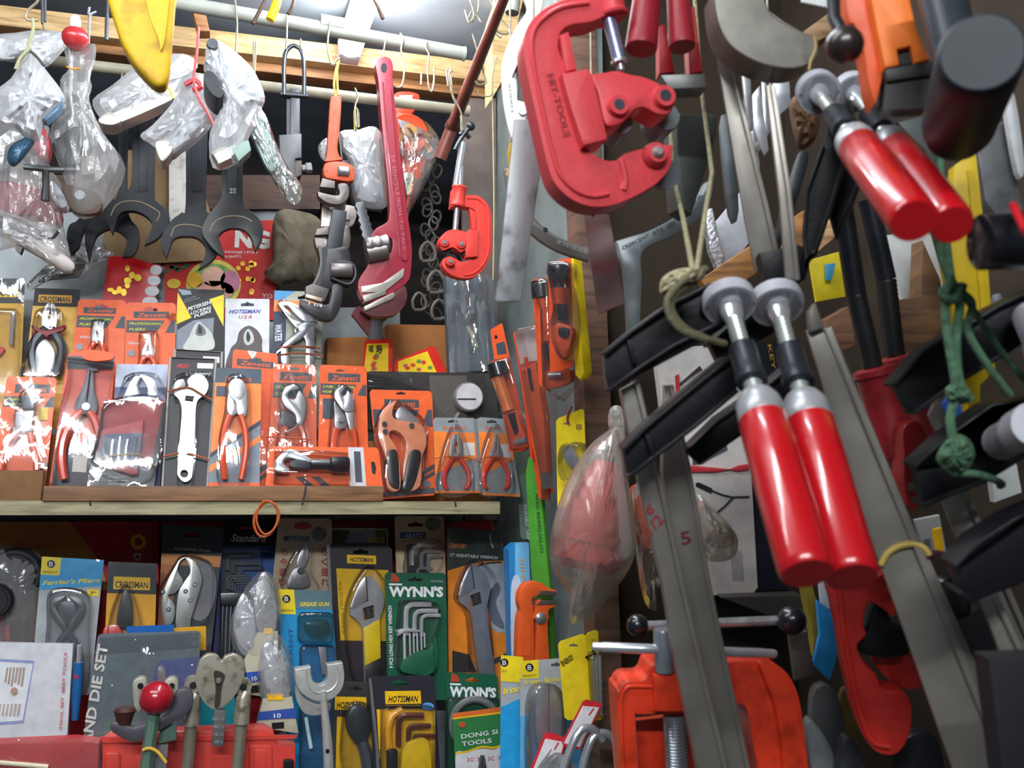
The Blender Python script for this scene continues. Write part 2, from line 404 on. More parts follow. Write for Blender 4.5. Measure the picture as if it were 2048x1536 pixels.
WIRE = mt('8d8672', .45, .5, .3); WIRED = mt('5a5650', .5, .6, .3)
def hook(fr, pts, r=2.2, m=WIRE, label='bent wire S hook hanging on the ceiling rail', group='wire hooks on the rails'):
    o = G().wire(fr, pts, r, 6).put('wire_hook', m); return tag(o, label, 'hook', group)
f = W(1.58)
for P, lb in zip(([(800, 66), (806, 78), (802, 100), (808, 120), (808, 150), (803, 172), (790, 174), (776, 160)],
          [(855, 82), (852, 96), (858, 110), (855, 140), (858, 175), (864, 182), (868, 160), (868, 135)],
          [(470, 0), (474, 40), (474, 62), (472, 100), (474, 128)],
          [(573, 30), (574, 60), (572, 98)], [(508, 84), (507, 120), (509, 145), (512, 84)],
          [(903, 136), (898, 155), (902, 180), (910, 205), (914, 222)],
          [(896, 172), (893, 140), (901, 150), (906, 195), (918, 215), (926, 270)],
          [(710, 176), (716, 195), (710, 215), (712, 262), (716, 218), (718, 255)],
          [(662, 38), (655, 90), (664, 130), (672, 120), (680, 116)],
          [(843, 145), (842, 170)], [(601, 78), (602, 98)], [(766, 100), (766, 122)]), (
          'S hook hung on the thick grey pipe beside the dark red wrench eye', 'long empty S hook on the thick grey pipe beside the bamboo pole', 'straight wire hanger dropping into the clear bag of fittings', 'straight wire hanger holding the black U press', 'narrow doubled wire loop between bag of fittings and black U press', 'crooked wire hook where thin pipe meets bamboo pole', 'long wire twisted down to the small red pipe cutter', 'doubled wire holding the bagged grey block', 'kinked wire at the pipe coupling above the orange handled wrench', 'short wire stub below the thick grey pipe end', 'short wire stub above the black U press', 'short wire stub above the dark red wrench eye')):
    hook(W(1.573 + (.005 if 'pipe meets' in lb else .0 if 'red pipe cutter' in lb else .012)), P, label=lb)
f = W(1.4)
for P in ([(945, 68), (950, 85), (960, 120), (968, 150), (972, 165), (958, 170), (950, 162)],
          [(992, 10), (1004, 40), (1018, 58), (1014, 68), (1000, 66), (985, 55)],
          [(975, -10), (988, 15), (990, 40), (985, 58), (1000, 75), (1002, 70)],
          [(958, 0), (955, 25), (945, 20), (936, 40), (946, 42), (952, 30), (962, 44)],
          [(940, 0), (948, 28), (938, 45), (930, 20)]):
    hook(W(1.385 + .0006 * P[0][0] - .5), P, 2.2, WIRE, 'bent wire S hook bunched on the brown bamboo pole', 'wire hooks on the bamboo pole')
o = G().wire(W(1.5), [(955, 178), (958, 190), (975, 193), (983, 188), (984, 160), (990, 120), (996, 118), (985, 150), (986, 260), (988, 420), (986, 560)], 1.7, 6).put('hanging_wire', mt('a39a78', .6))
tag(o, 'long thin wire dropping down the corner board with hooked top', 'wire')
o = G().wire(W(1.35), [(985, -20), (990, 20), (996, 45)], 3, 6).put('wire_hook', mt('e8e6dd', .4)); tag(o, 'thick white wire hook at the pole top', 'hook')
f = W(1.45)
for P in ([(740, -15), (755, 12), (766, 38)], [(535, -10), (520, 20), (506, 48)], [(590, -10), (584, 15), (576, 28)]):
    o = G().wire(f, P, [2.5, 4, 4], 8).put('tool_tip', WDARK); tag(o, 'dark slim tool tip poking down from the overhead rail', 'tool', 'tool tips on the overhead rail')
o = G().wire(f, [(562, -20), (552, 10), (540, 40)], [6, 10, 9], 10).put('yellow_tool', YEL); tag(o, 'slim yellow handle poking down beside the thick grey pipe', 'tool')

# ------------------------------------------------------------------ blister packs
class Card:
    def __init__(s, name, label, q, Y, mat, lean=7, cat='tool pack', group=None, th=.0012, slot=(.5, .06, 26), fr=None, cut=5):
        s.q = q; bx = (q[2][0] + q[3][0]) / 2; by = (q[2][1] + q[3][1]) / 2
        s.fr = fr or W(Y, lean, bx, by); s.root = thing(name, label, cat, s.fr.at(bx, by, -th / 2), group)
        out = []
        for i in range(4):
            a, b, c = q[i - 1], q[i], q[(i + 1) % 4]
            for z, sg in ((a, 0), (c, 1)):
                d = math.hypot(z[0] - b[0], z[1] - b[1]); t = min(.4, cut / d); out.append((b[0] + (z[0] - b[0]) * t, b[1] + (z[1] - b[1]) * t))
        holes = []
        if slot:
            x, y = s.p(slot[0], slot[1]); w_ = slot[2] / 2; k = w_ / 13
            holes = [[(x - w_, y - 2*k), (x - 5*k, y - 3*k), (x, y - 6*k), (x + 5*k, y - 3*k), (x + w_, y - 2*k), (x + w_, y + 3*k), (x - w_, y + 3*k)]]
        s.body = G().prism(s.fr, out, -th, 0, holes).put('card', mat, s.root, 0); s.n = 0
    def p(s, u, v):
        a, b, c, d = s.q
        return ((a[0]*(1-u) + b[0]*u)*(1-v) + (d[0]*(1-u) + c[0]*u)*v, (a[1]*(1-u) + b[1]*u)*(1-v) + (d[1]*(1-u) + c[1]*u)*v)
    def uv(s, pts): return [s.p(*q[:2]) + tuple(q[2:]) for q in pts]
    def ink(s, name, pts, mat, px=False, h=None):
        """flat print on the card face"""
        s.n += 1; h = h or .0003 + .00012 * s.n
        return G().prism(s.fr, pts if px else s.uv(pts), 0.0001, h).put(name, mat, s.body, 0)
    def band(s, u0, v0, u1, v1, mat, name='printed_panel'): return s.ink(name, [(u0, v0), (u1, v0), (u1, v1), (u0, v1)], mat)
    def tx(s, t, u0, v0, u1, hpx, mat, v1=None, bold=.012, shear=0.0):
        s.n += 1; return text(s.body, t, s.fr, s.p(u0, v0), s.p(u1, v0 if v1 is None else v1), hpx, mat, .0005 + .00012 * s.n, bold, shear)
    def metal(s, name, pts, mat, h0=.002, h1=.009, bev=.0015, holes=(), par=None): return G().prism(s.fr, pts, h0, h1, holes, bev).put(name, mat, par or s.root)
    def wire(s, name, pts, r, mat, h=.008, seg=8): return G().wire(s.fr, pts, r, seg, h).put(name, mat, s.root)
    def shell(s, pts, depth=.016, mat=None, bev=.006, name='blister'): return G().prism(s.fr, pts, .0012, depth, (), bev, 3).put(name, mat or CLEAR, s.root)
    def wrap(s, amp=.004, h=.012, mat=None, q=None, seed=None, nx=7, ny=11):
        return G().sheet(s.fr, q or s.q, amp, h, nx, ny, seed if seed is not None else random.randint(0, 999)).put('clear_wrap', mat or WRAP, s.root, 25)

def xf(pts, ox, oy, sc, rot=0.0, fx=1):
    a = math.radians(rot); ca, sa = math.cos(a), math.sin(a)
    return [(ox + (q[0]*fx*ca - q[1]*sa) * sc, oy + (q[0]*fx*sa + q[1]*ca) * sc) + tuple(q[2:]) for q in pts]
JAWS = {
 'combo': [(-.02, -1, 1), (-.15, -.97), (-.29, -.62), (-.33, -.28), (-.3, .08), (-.16, .2), (.02, .16, 1), (.02, -.25), (-.07, -.36), (-.07, -.52), (-.02, -.6, 1)],
 'nose': [(-.015, -1, 1), (-.07, -.99), (-.17, -.45), (-.27, -.22), (-.3, .06), (-.16, .2), (.02, .16, 1), (-.015, -.3, 1)],
 'cut': [(-.02, -.85, 1), (-.2, -.78), (-.36, -.42), (-.36, -.1), (-.26, .16), (.02, .16, 1), (.02, -.3, 1)],
}
def pliers(fr, root, ox, oy, sc, rot=0.0, kind='combo', metal=STEEL, grip=ORH, spread=.42, hl=2.1, hr=.13, h=.009, t=.006):
    """pivot at a pixel, one head length in pixels: two jaws, a rivet, two dipped handles"""
    for fx in (1, -1):
        G().prism(fr, cv(xf(JAWS[kind], ox, oy, sc, rot, fx), 4), h - t, h + (.001 if fx > 0 else 0), bev=.0012).put('jaw', metal, root)
        H = xf([(-.1, .1), (-.3, .35), (-spread, .85), (-spread * 1.02, 1.4), (-spread * .72, hl)], ox, oy, sc, rot, fx)
        G().wire(fr, H, [hr * sc * .8, hr * sc, hr * sc, hr * sc, hr * sc * .85], 8, h - t * .3).put('handle', grip, root)
    c = fr.at(*xf([(0, -.02)], ox, oy, sc, rot)[0], h); G().tube([c, c + fr.n * .003], fr.m(.1 * sc), 10).put('rivet', CHROME, root)

def spanner(fr, root, ox, oy, sc, rot=0.0, metal=CHROME, fx=1, hl=3.1, h0=.003, t=.008, hw=.26, hole=True, grip=None, hrot=0.0):
    """adjustable wrench with closed jaws; origin at the worm, unit = head height, handle down, head turned by hrot"""
    def X(p):
        o = []
        for q in p:
            w_ = max(0, min(1, (.75 - q[1]) / .6)); a = math.radians(hrot * w_)
            o.append((q[0]*math.cos(a) - q[1]*math.sin(a), q[0]*math.sin(a) + q[1]*math.cos(a)) + tuple(q[2:]))
        return xf(o, ox, oy, sc, rot, fx)
    body = [(.0, -1.18, 1), (.2, -1.06), (.44, -.72), (.52, -.3), (.42, .05), (.28, .42), (hw * .85, .85), (hw, hl - .3), (hw * .8, hl), (0, hl + .12), (-hw * .8, hl), (-hw, hl - .3), (-hw * .85, .85), (-.26, .5), (-.4, .25), (-.62, .06, 1), (-.6, -.12, 1), (.0, -.34, 1)]
    hs = [X([(-.2, -.12), (.16, -.2), (.16, .2), (-.2, .28)])]
    if hole: hs.append(X(el(0, hl - .12, hw * .5, hw * .5, 12)))
    G().prism(fr, cv(X(body), 4), h0, h0 + t, hs).put('body', metal, root)
    G().prism(fr, cv(X([(-.03, -1.14, 1), (-.2, -.98), (-.4, -.62), (-.6, -.16, 1), (-.5, -.1, 1), (-.03, -.36, 1)]), 4), h0 + .001, h0 + t + .0008, bev=.001).put('sliding_jaw', metal, root)
    a, b = X([(-.02, -.12), (-.02, .2)]); n = 6
    G().tube([fr.at(a[0] + (b[0]-a[0])*i/(2*n), a[1] + (b[1]-a[1])*i/(2*n), h0 + t * .6) for i in range(2*n + 1)], [fr.m(sc * (.15 if i % 2 else .115)) for i in range(2*n + 1)], 10).put('worm_screw', mt('6d7076', .3, .9), root)
    if grip: G().prism(fr, cv(X([(-.2, .7, 1), (.2, .7, 1), (hw * 1.15, hl - .4), (hw, hl + .1), (-hw, hl + .1), (-hw * 1.15, hl - .4)]), 4), h0 - .001, h0 + t + .004, bev=.002).put('handle_sleeve', grip, root)
    else: G().prism(fr, cv(X([(-hw * .5, .95), (hw * .5, .95), (hw * .55, hl - .6), (-hw * .55, hl - .6)]), 3), h0 + t - .001, h0 + t + .0004).put('handle_recess', metal, root)
    return X
def hexkeys(fr, root, keys, mat=CHROME, h=.007, name='hex_key'):
    """keys: (corner x, corner y, arm length right, stem length down, radius px)"""
    for i, (x, y, a, b, r) in enumerate(keys):
        k = min(a, b) * .3
        G().wire(fr, [(x + a, y), (x + k, y), (x + k * .3, y + k * .3), (x, y + k), (x, y + b)], r, 6, h + i * .0002, smooth=2).put(name, mat, root, 20)
def locking(fr, root, pts_l, pts_r, metal=CHROME, h0=.003, h1=.012):
    G().prism(fr, cv(pts_l, 4), h0, h1 - .002, bev=.0015).put('jaw_arm', metal, root)
    G().prism(fr, cv(pts_r, 4), h0, h1, bev=.0015).put('body_arm', metal, root)

# ================================================================== upper shelf, back row
YT = mt('d8d832', .4)
def orange_pack(label, q, Y, title=(), lean=7, plate=(.16, .10, .84, .155), tband=(.2, .34), stripes=True, group=None, slot=(.5, .055, 26), size=None, right=True):
    c = Card('tool_pack', label, q, Y, ORANGE, lean, group=group, slot=slot)
    c.band(*plate, SLATE, 'brand_plate'); c.tx('Zanetti', plate[0] + .07, plate[3] - .008, plate[2] - .06, (plate[3] - plate[1]) * .62 * (q[3][1] - q[0][1]), ORANGE, shear=.2)
    if tband:
        c.ink('title_band', [(0.02, tband[0]), (.78, tband[0]), (.62, tband[1]), (0.02, tband[1])], SLATE); c.ink('title_band', [(.92, tband[0]), (.99, tband[0]), (.99, tband[1]), (.8, tband[1])], SLATE)
        n = len(title)
        for i, t in enumerate(title):
            H = (tband[1] - tband[0]); c.tx(t, .07, tband[0] + H * (i + .78) / n * .95, .07 + .055 * len(t), H / n * .42 * (q[3][1] - q[0][1]), YT if i < 1 or n < 3 else WHITE, shear=.25)
    if stripes:
        c.ink('stripe', [(.62, .80), (.99, .70), (.99, .745), (.62, .845)], SLATE); c.ink('stripe', [(.62, .865), (.99, .765), (.99, .80), (.62, .90)], SLATE)
    return c

# yellow packs on the far left
c = Card('tool_pack', 'yellow carded tool with black header at the end of the row', [(-60, 556), (50, 557), (38, 858), (-72, 858)], 1.73, mt('d9a51c', .4), slot=(.45, .05, 26))
c.band(0, .0, 1, .165, INK, 'header_panel'); c.band(.02, .065, .86, .125, YEL, 'brand_plate'); c.tx('CROSSMAN', .06, .118, .82, 13, INK, bold=.02)
c.metal('red_tool', cv([(-40, 690), (6, 694), (4, 706), (-8, 712), (-40, 712)]), REDP); c.wire('blade', [(26, 625), (22, 690)], 4, CHROME)
c.shell(rr(-45, 615, 36, 850, 8), .018); c.wrap(.004, .02)
c = Card('tool_pack', 'yellow carded pliers with black header and shiny dark bulbous grips', [(70, 576), (161, 579), (150, 858), (36, 858)], 1.69, mt('d7a848', .4), slot=(.5, .05, 30))
c.band(0, 0, 1, .125, INK, 'header_panel'); c.band(.1, .045, .82, .10, mt('d9a02c', .4), 'brand_plate'); c.tx('CROSSMAN', .14, .094, .78, 11, INK, bold=.02)
pliers(c.fr, c.root, 98, 652, 46, 4, 'combo', CHROME, mt('3a4048', .25, coat=.5), .62, 2.2, .22, .014)
c.metal('red_bow', cv(k5([(215, 300), (300, 335), (430, 300), (430, 330), (330, 365), (310, 385), (290, 365), (220, 325)])), mt('8e1f2a', .3), .014, .02)
c.metal('chrome_spring_plate', cv(k5([(235, 470), (300, 390), (360, 460), (365, 560), (320, 640), (240, 640)])), CHROME, .004, .02, .004)
c.metal('red_collar', cv(k5([(230, 340), (400, 340), (390, 420), (330, 380), (290, 380), (225, 420)])), REDP, .003, .013)
c.shell(cv(k5([(250, 190), (400, 190), (430, 300), (420, 430), (400, 650), (130, 650), (200, 430), (210, 300)])), .026)
# two orange plier packs
c = orange_pack('orange carded pliers with pale oval jaws beside shiny dark bulbous grips', [(157, 598), (252, 601), (244, 858), (128, 858)], 1.685, ('PROFESSIONAL', 'PLIERS'), tband=(.125, .215), plate=(.13, .062, .8, .105), stripes=False)
pliers(c.fr, c.root, 195, 680, 38, 3, 'combo', STEEL, ORH, .4, 3.6, .16, .009); c.tx('200mm', .1, .3, .4, 5, WHITE)
G().prism(c.fr, el(159, 693, 7, 7, 14), .0004, .0012).put('printed_disc', GREY, c.root, 0); c.shell(rr(180, 636, 214, 850, 10), .016)
c = orange_pack('orange carded pliers with tapered jaws below red calendar', [(252, 605), (352, 606), (346, 858), (246, 858)], 1.685, ('PROFESSIONAL', 'PLIERS'), tband=(.14, .235), plate=(.16, .07, .86, .12), stripes=False)
pliers(c.fr, c.root, 296, 708, 42, 2, 'nose', STEEL, ORH, .4, 3.2, .16, .009); c.tx('175mm', .06, .33, .3, 5, WHITE)
G().prism(c.fr, el(263, 706, 7, 7, 14), .0004, .0012).put('printed_disc', GREY, c.root, 0); c.shell(rr(276, 660, 318, 850, 10), .016)
G().prism(c.fr, el(343, 629, 9, 4, 12), .0004, .02).put('wrap_fold', CLEAR, c.root)
# yellow and black locking plier box
K3 = K(340, 575, 6.4)
c = Card('tool_box', 'black and yellow boxed locking pliers with white slanted lettering', [(356, 577), (449, 580), (446, 858), (350, 858)], 1.70, INK, 5, th=.03, slot=None, cut=1)
c.ink('yellow_panel', K3([(100, 60), (275, 385), (75, 475)]), YEL2, True); c.ink('yellow_panel', K3([(505, 150), (690, 90), (685, 500)]), YEL2, True)
c.ink('printed_photo', K3([(100, 540), (300, 420), (565, 385), (540, 790), (60, 790)]), mt('8a8f9c', .5), True)
for t, a, b, h in (('PETERSEN', (232, 300), (530, 205), 44), ('LOCKING', (268, 350), (532, 270), 40), ('PLIERS', (312, 390), (535, 315), 38)):
    a, b = K3([a, b]); text(c.root, t, c.fr, a, b, h / 6.4, WHITE, .002, .03, .2)
for i, t in enumerate(('GENUINE', 'SATISFACTION')):
    a, b = K3([(180, 175 + 25 * i), (330 + 50 * i, 120 + 20 * i)]); text(c.root, t, c.fr, a, b, 2.6, GREY, .002)
c.ink('printed_jaw', cv(K3([(370, 440), (420, 470), (540, 600), (545, 790), (180, 790), (240, 640), (310, 490)])), mt('c9cdc6', .45), True, .0016)
c.ink('printed_jaw_mouth', cv(K3([(375, 460), (440, 520), (460, 590), (400, 620), (330, 600), (340, 520)])), mt('70747c', .45), True, .0019)
c.ink('printed_jaw_teeth', cv(K3([(375, 480), (410, 540), (400, 590), (360, 570)])), INK, True, .0022)
c.ink('printed_photo_gleam', K3([(100, 20), (260, 40), (280, 90), (160, 100)]), mt('9aa6b4', .5), True)
# white locking plier box
c = Card('tool_box', 'white boxed locking pliers with blue and red lettering', [(451, 597), (539, 598), (537, 858), (447, 858)], 1.70, mt('d3d4da', .45), 5, th=.03, slot=(.5, .045, 26), cut=1)
text(c.root, 'HOTSSMAN', c.fr, *K3([(755, 330), (1165, 325)]), 7.5, mt('3c3f9a', .4), .001, .02, .3); text(c.root, 'U S A', c.fr, *K3([(880, 395), (1050, 392)]), 6, REDP, .001, .01, .2)
c.ink('printed_shadow', cv(K3([(1000, 490), (1110, 540), (1180, 660), (1180, 800), (1240, 1090), (740, 1090), (770, 800), (850, 700), (890, 560)])), mt('5d5456', .5), True)
c.ink('printed_jaw', cv(K3([(1000, 530), (1060, 590), (1070, 690), (990, 740), (945, 680), (950, 590)])), mt('b9bfba', .4), True)
c.ink('printed_jaw_mouth', cv(K3([(995, 560), (1030, 640), (1000, 700), (975, 640)])), mt('26262c', .4), True)
# water pump pliers
c = Card('tool_pack', 'carded water pump pliers with large chrome jaws held by rubber band', [(549, 581), (646, 584), (640, 858), (540, 858)], 1.69, mt('a8a998', .45), slot=(.62, .045, 26))
c.ink('corner_flash', [(0, 0), (.42, 0), (0, .11)], mt('3f8fc0', .4)); c.band(0, .07, .85, .15, ORG2, 'printed_panel'); c.band(0, .15, .26, .95, mt('2e3a50', .4), 'printed_panel')
text(c.root, 'WATER', c.fr, *K3([(1345, 470), (1345, 690)]), 14, WHITE, .001, .02)
c.metal('upper_jaw', cv(K3([(1385, 190), (1500, 180), (1640, 230), (1830, 400), (1830, 435), (1720, 430), (1600, 330), (1520, 240), (1470, 240), (1480, 300), (1560, 400), (1700, 460), (1640, 520), (1560, 450), (1420, 260)]), 4), CHROME, .004, .014)
c.metal('lower_jaw', cv(K3([(1640, 500), (1740, 440), (1860, 470), (1850, 560), (1840, 960), (1740, 960), (1740, 700), (1690, 600)]), 4), CHROME, .006, .016)
c.metal('slide_arm', cv(K3([(1740, 520), (1720, 620), (1520, 760), (1540, 960), (1430, 960), (1440, 740), (1600, 600)]), 4), CHROME, .005, .018)
a = K3([(1380, 770), (1600, 750), (1850, 765), (1930, 790)]); c.wire('rubber_band', a, 1.6, RUBBER, .02); c.wire('rubber_band', mv(a, 4, 14), 1.6, RUBBER, .02)
c.shell(cv(K3([(1380, 170), (1500, 160), (1850, 390), (1900, 480), (1940, 780), (1860, 980), (1360, 980), (1350, 800), (1560, 600), (1560, 460), (1420, 300)])), .022)

# ================================================================== upper shelf, front row
c = orange_pack('orange carded crimping pliers with yellow price sticker behind cardboard block', [(14, 753), (114, 755), (88, 998), (-28, 998)], 1.61, ('PLIERS', 'STRIPPER'), tband=(.16, .245), plate=(.2, .06, .88, .13))
c.metal('jaw_block', k5([(140, 770), (235, 770), (225, 860), (150, 860)]), DSTEEL, .004, .014); c.metal('jaw_block', k5([(105, 880), (228, 870), (205, 1010), (95, 1010)]), STEEL, .004, .016)
c.wire('handle', k5([(110, 1020), (60, 1080), (20, 1160), (0, 1270)]), 7, ORH, .012); c.wire('handle', k5([(200, 1020), (215, 1100), (240, 1180), (245, 1270)]), 7, ORH, .012)
c.metal('price_sticker', k5([(255, 850), (325, 850), (322, 935), (252, 935)]), mt('e0b81e', .5), .001, .0022, 0); c.shell(cv(k5([(130, 750), (250, 750), (260, 1000), (290, 1260), (-20, 1260), (60, 1020)])), .022); c.wrap(.003, .02)
# long nose pliers, red grips
c = Card('tool_pack', 'red blister of long nose pliers with thick red bent handles', [(136, 706), (232, 706), (206, 999), (94, 999)], 1.625, mt('e2553c', .35), slot=None)
c.band(.02, .02, .98, .11, mt('5a6066', .4), 'header_panel'); c.band(.05, .62, .98, .95, mt('4b4f58', .4), 'printed_panel'); c.ink('stripe', [(.1, .68), (.98, .52), (.98, .56), (.1, .73)], mt('333844', .4))
pliers(c.fr, c.root, 172, 815, 76, 7, 'nose', DSTEEL, mt('e0492e', .28, coat=.3), .48, 1.95, .12, .016, .008)
c.metal('loop', k5([(580, 580), (650, 575), (655, 605), (580, 612)]), DSTEEL, .003, .01); c.metal('price_sticker', k5([(490, 1175), (585, 1180), (575, 1285), (480, 1280)]), PAPER, .001, .002, 0)
c.shell(cv(k5([(440, 510, 1), (760, 545, 1), (720, 800), (680, 1300), (345, 1370, 1), (390, 900), (450, 650)])), .026, bev=.01)
o = G().prism(W(1.612), cv([(165, 702), (190, 700), (222, 706), (224, 718), (190, 722), (166, 716)]), -.01, .002).put('rolled_card', ORANGE); tag(o, 'crumpled orange card edge above red blister of long nose pliers', 'card')
# locking pliers in blue card
c = Card('tool_pack', 'blue and white carded locking pliers behind red bit case', [(233, 728), (336, 729), (318, 999), (215, 999)], 1.62, mt('3a4c82', .38), slot=(.5, .04, 22))
c.band(0, 0, 1, .17, mt('b8c0d4', .4), 'header_panel'); c.tx('GRIP', .16, .125, .56, 13, mt('2c3350', .4), bold=.03, shear=.2)
locking(c.fr, c.root, k5([(930, 635), (990, 640), (1040, 690), (1050, 780), (990, 800), (985, 720), (950, 660)]), k5([(900, 640), (940, 650), (920, 700), (935, 790), (830, 800), (850, 720)]))
c.shell(cv(k5([(860, 620), (1040, 620), (1090, 720), (1080, 820), (800, 820), (800, 720)])), .02); c.wrap(.004, .02)
# red bit case
c = Card('bit_case', 'dark blister with red case of screwdriver bits tied with rubber band', [(208, 800), (330, 803), (308, 976), (172, 976)], 1.588, mt('23262e', .3), lean=10, slot=None)
c.ink('red_panel', k5([(700, 810), (1095, 800), (1020, 1180), (640, 1230)]), mt('b8323a', .35), True)
fr = c.fr; G().prism(fr, k5([(680, 1000), (960, 930), (920, 1290), (880, 1300), (640, 1220)]), .003, .014, bev=.002).put('case', mt('c2545a', .3), c.root)
G().prism(fr, k5([(690, 1030), (950, 1020), (920, 1260), (650, 1190)]), .012, .0155).put('tray', mt('5c6a86', .35), c.root)
for i in range(5): c.wire('bit', k5([(700 + i * 52, 1045 + i % 2 * 20), (694 + i * 50, 1120), (690 + i * 49, 1200 + i * 8)]), 4.2, CHROME, .0165)
c.wire('rubber_band', k5([(640, 1195), (780, 1170), (930, 1165), (1000, 1210), (1030, 1240)]), 1.8, mt('b08a4a', .5), .02)
for i in range(3): text(c.root, ('Durable bits', 'All steel driver', 'Chrome vanadium')[i], fr, *k5([(720, 1322 + i * 22), (840 + 20 * i, 1320 + i * 22)]), 3.2, WHITE, .001)
G().prism(fr, cv(k5([(720, 800), (1090, 800), (1000, 1310), (620, 1250), (660, 1000)])), .002, .022, (), .006, 3).put('blister', film(.02, .05, .1, 30, .3), c.root); c.wrap(.003, .02)
# adjustable wrenches in black packs
AIGO = lambda q, Y, label: Card('tool_pack', label, q, Y, mt('2b2a2e', .35), slot=None, group=None)
def aigo(q, Y, label, full=True):
    c = AIGO(q, Y, label); G().wire(c.fr, q + [], 2.6, 6, .002, closed=True, smooth=1).put('rim', mt('a8a9a6', .4), c.root)
    c.tx('AIGO', .14, .075, .42, 8, mt('d8343a', .4), bold=.02, shear=.3); c.band(.6, .035, .95, .075, WHITE, 'barcode_label')
    c.tx('モンキレンチ', .34, .135, .92, 7, WHITE)
    c.ink('red_line', stroke(c.uv([(.1, .17), (.07, .97), (.93, .97), (.93, .17)]), 1.6), REDP); return c
aigo([(350, 699), (444, 704), (436, 998), (344, 998)], 1.625, 'black carded adjustable wrench pack tucked behind its twin')
c = aigo([(341, 715), (432, 718), (414, 978), (324, 978)], 1.603, 'black carded adjustable wrench pack with grey rim bound by rubber bands')
SAT = mt('b4b5b6', .32, .85, .1)
c.metal('body', cv(k5([(1252, 668), (1300, 628), (1360, 640), (1392, 700), (1372, 760), (1322, 800), (1306, 870), (1302, 1000), (1285, 1280), (1265, 1335), (1225, 1346), (1190, 1310), (1184, 1260), (1205, 1000), (1214, 870), (1196, 800), (1162, 762), (1165, 735, 1), (1230, 722, 1), (1262, 706, 1)]), 4), SAT, .004, .013, 0, [k5([(1240, 772), (1296, 776), (1288, 812), (1234, 806)]), el(*k5([(1230, 1293)])[0], 8, 8, 14)]); c.metal('sliding_jaw', cv(k5([(1160, 758, 1), (1152, 715), (1178, 672), (1222, 662), (1240, 700, 1), (1230, 722, 1)])), SAT, .005, .0135, .001); c.wire('worm_screw', k5([(1240, 790), (1290, 795)]), 5, DSTEEL, .01); c.metal('handle_recess', cv(k5([(1232, 870), (1285, 870), (1262, 1210), (1222, 1210)])), SAT, .012, .0136, 0)
c.wire('rubber_band', k5([(1120, 745), (1250, 715), (1340, 760), (1410, 800)]), 1.8, RUBBER, .0175); c.wire('rubber_band', k5([(1085, 1180), (1230, 1155), (1400, 1200)]), 1.8, RUBBER, .0165)
c.shell(cv(k5([(1180, 630), (1400, 620), (1400, 760), (1330, 850), (1290, 1340), (1180, 1340), (1200, 850), (1160, 780)])), .022)
# orange behind
c = orange_pack('orange card with punched slot leaning behind cable cutter', [(466, 698), (556, 708), (548, 998), (452, 998)], 1.64, (), plate=(.1, .06, .9, .105), tband=None); c.wrap(.005, .004)
# cable cutter grey/orange
c = Card('tool_pack', 'orange and slate carded cable cutter with long straight orange handles', [(432, 735), (523, 738), (519, 980), (416, 980)], 1.585, ORG2, slot=(.5, .04, 24))
c.band(0, 0, 1, .12, mt('47525f', .4), 'header_panel'); c.tx('Zanetti', .2, .11, .78, 9, ORANGE, shear=.1)
c.ink('slate_field', [(0, .72), (1, .45), (1, .94), (0, .94)], mt('7d8794', .4)); c.ink('stripe', [(0, .70), (1, .42), (1, .46), (0, .74)], mt('3c4654', .4)); c.ink('stripe', [(0, .80), (1, .55), (1, .60), (0, .86)], ORG2)
c.band(.0, .94, 1, 1, ORANGE, 'footer_panel'); c.tx('Cable Cutter', .22, .985, .82, 7, PAPER); c.band(.04, .15, .26, .23, mt('4a5360', .4), 'printed_photo')
c.metal('jaw', cv(k5([(1580, 655), (1630, 685), (1652, 770), (1645, 900), (1590, 900), (1575, 820), (1535, 770), (1525, 710), (1545, 670)])), SAT, .004, .014); c.metal('jaw_bevel', cv(k5([(1560, 670), (1600, 668), (1640, 740), (1600, 800), (1545, 750), (1540, 700)])), SAT, .012, .0148)
c.metal('jaw', cv(k5([(1530, 745), (1570, 820), (1590, 880), (1540, 905), (1515, 850)])), CHROME, .006, .012)
c.wire('handle', k5([(1535, 905), (1500, 1000), (1485, 1130), (1500, 1330)]), [7, 6.6, 6.4, 6], ORH, .011); c.wire('handle', k5([(1605, 900), (1635, 1000), (1640, 1150), (1608, 1330)]), [7, 6.6, 6.4, 6], ORH, .011)
c.shell(cv(k5([(1520, 640), (1640, 640), (1680, 800), (1660, 1350), (1460, 1350), (1460, 1050), (1500, 850)])), .02)
# cable cutter packs with claw jaws
K2b = K(520, 720, 5.689)
c = orange_pack('orange carded cable cutter with round hooked jaw under creased wrap', [(548, 727), (632, 730), (634, 998), (530, 998)], 1.628, ('CABLE', 'CUTTER'), plate=(.16, .06, .9, .12), tband=(.14, .25), slot=(.5, .035, 20))
c.metal('hooked_jaw', cv(K2b([(300, 300), (390, 280), (440, 310), (430, 330), (350, 345), (315, 400), (340, 440), (400, 440), (440, 350), (490, 390), (525, 470), (520, 580), (480, 740), (420, 720), (400, 620), (300, 540), (250, 450), (260, 360)])), SAT, .006, .018, .002)
c.metal('lower_jaw', cv(K2b([(240, 560), (300, 590), (400, 640), (390, 740), (300, 760), (240, 720)])), DSTEEL, .004, .012)
c.wire('handle', K2b([(300, 770), (260, 830), (230, 980), (225, 1200)]), 7, ORH, .012); c.wire('handle', K2b([(450, 750), (490, 830), (510, 980), (500, 1200)]), 7, ORH, .012); c.wire('spring_wire', K2b([(440, 720), (380, 780), (260, 830)]), 1.6, CHROME, .019)
c.shell(cv(K2b([(250, 280), (430, 265), (540, 450), (540, 620), (560, 1200), (180, 1200), (220, 700), (210, 400)])), .026); c.wrap(.006, .026, film(.05, .05, .3, 40, .45)); c.wire('rubber_band', K2b([(60, 870), (300, 880), (600, 905)]), 1.4, RUBBER, .03)
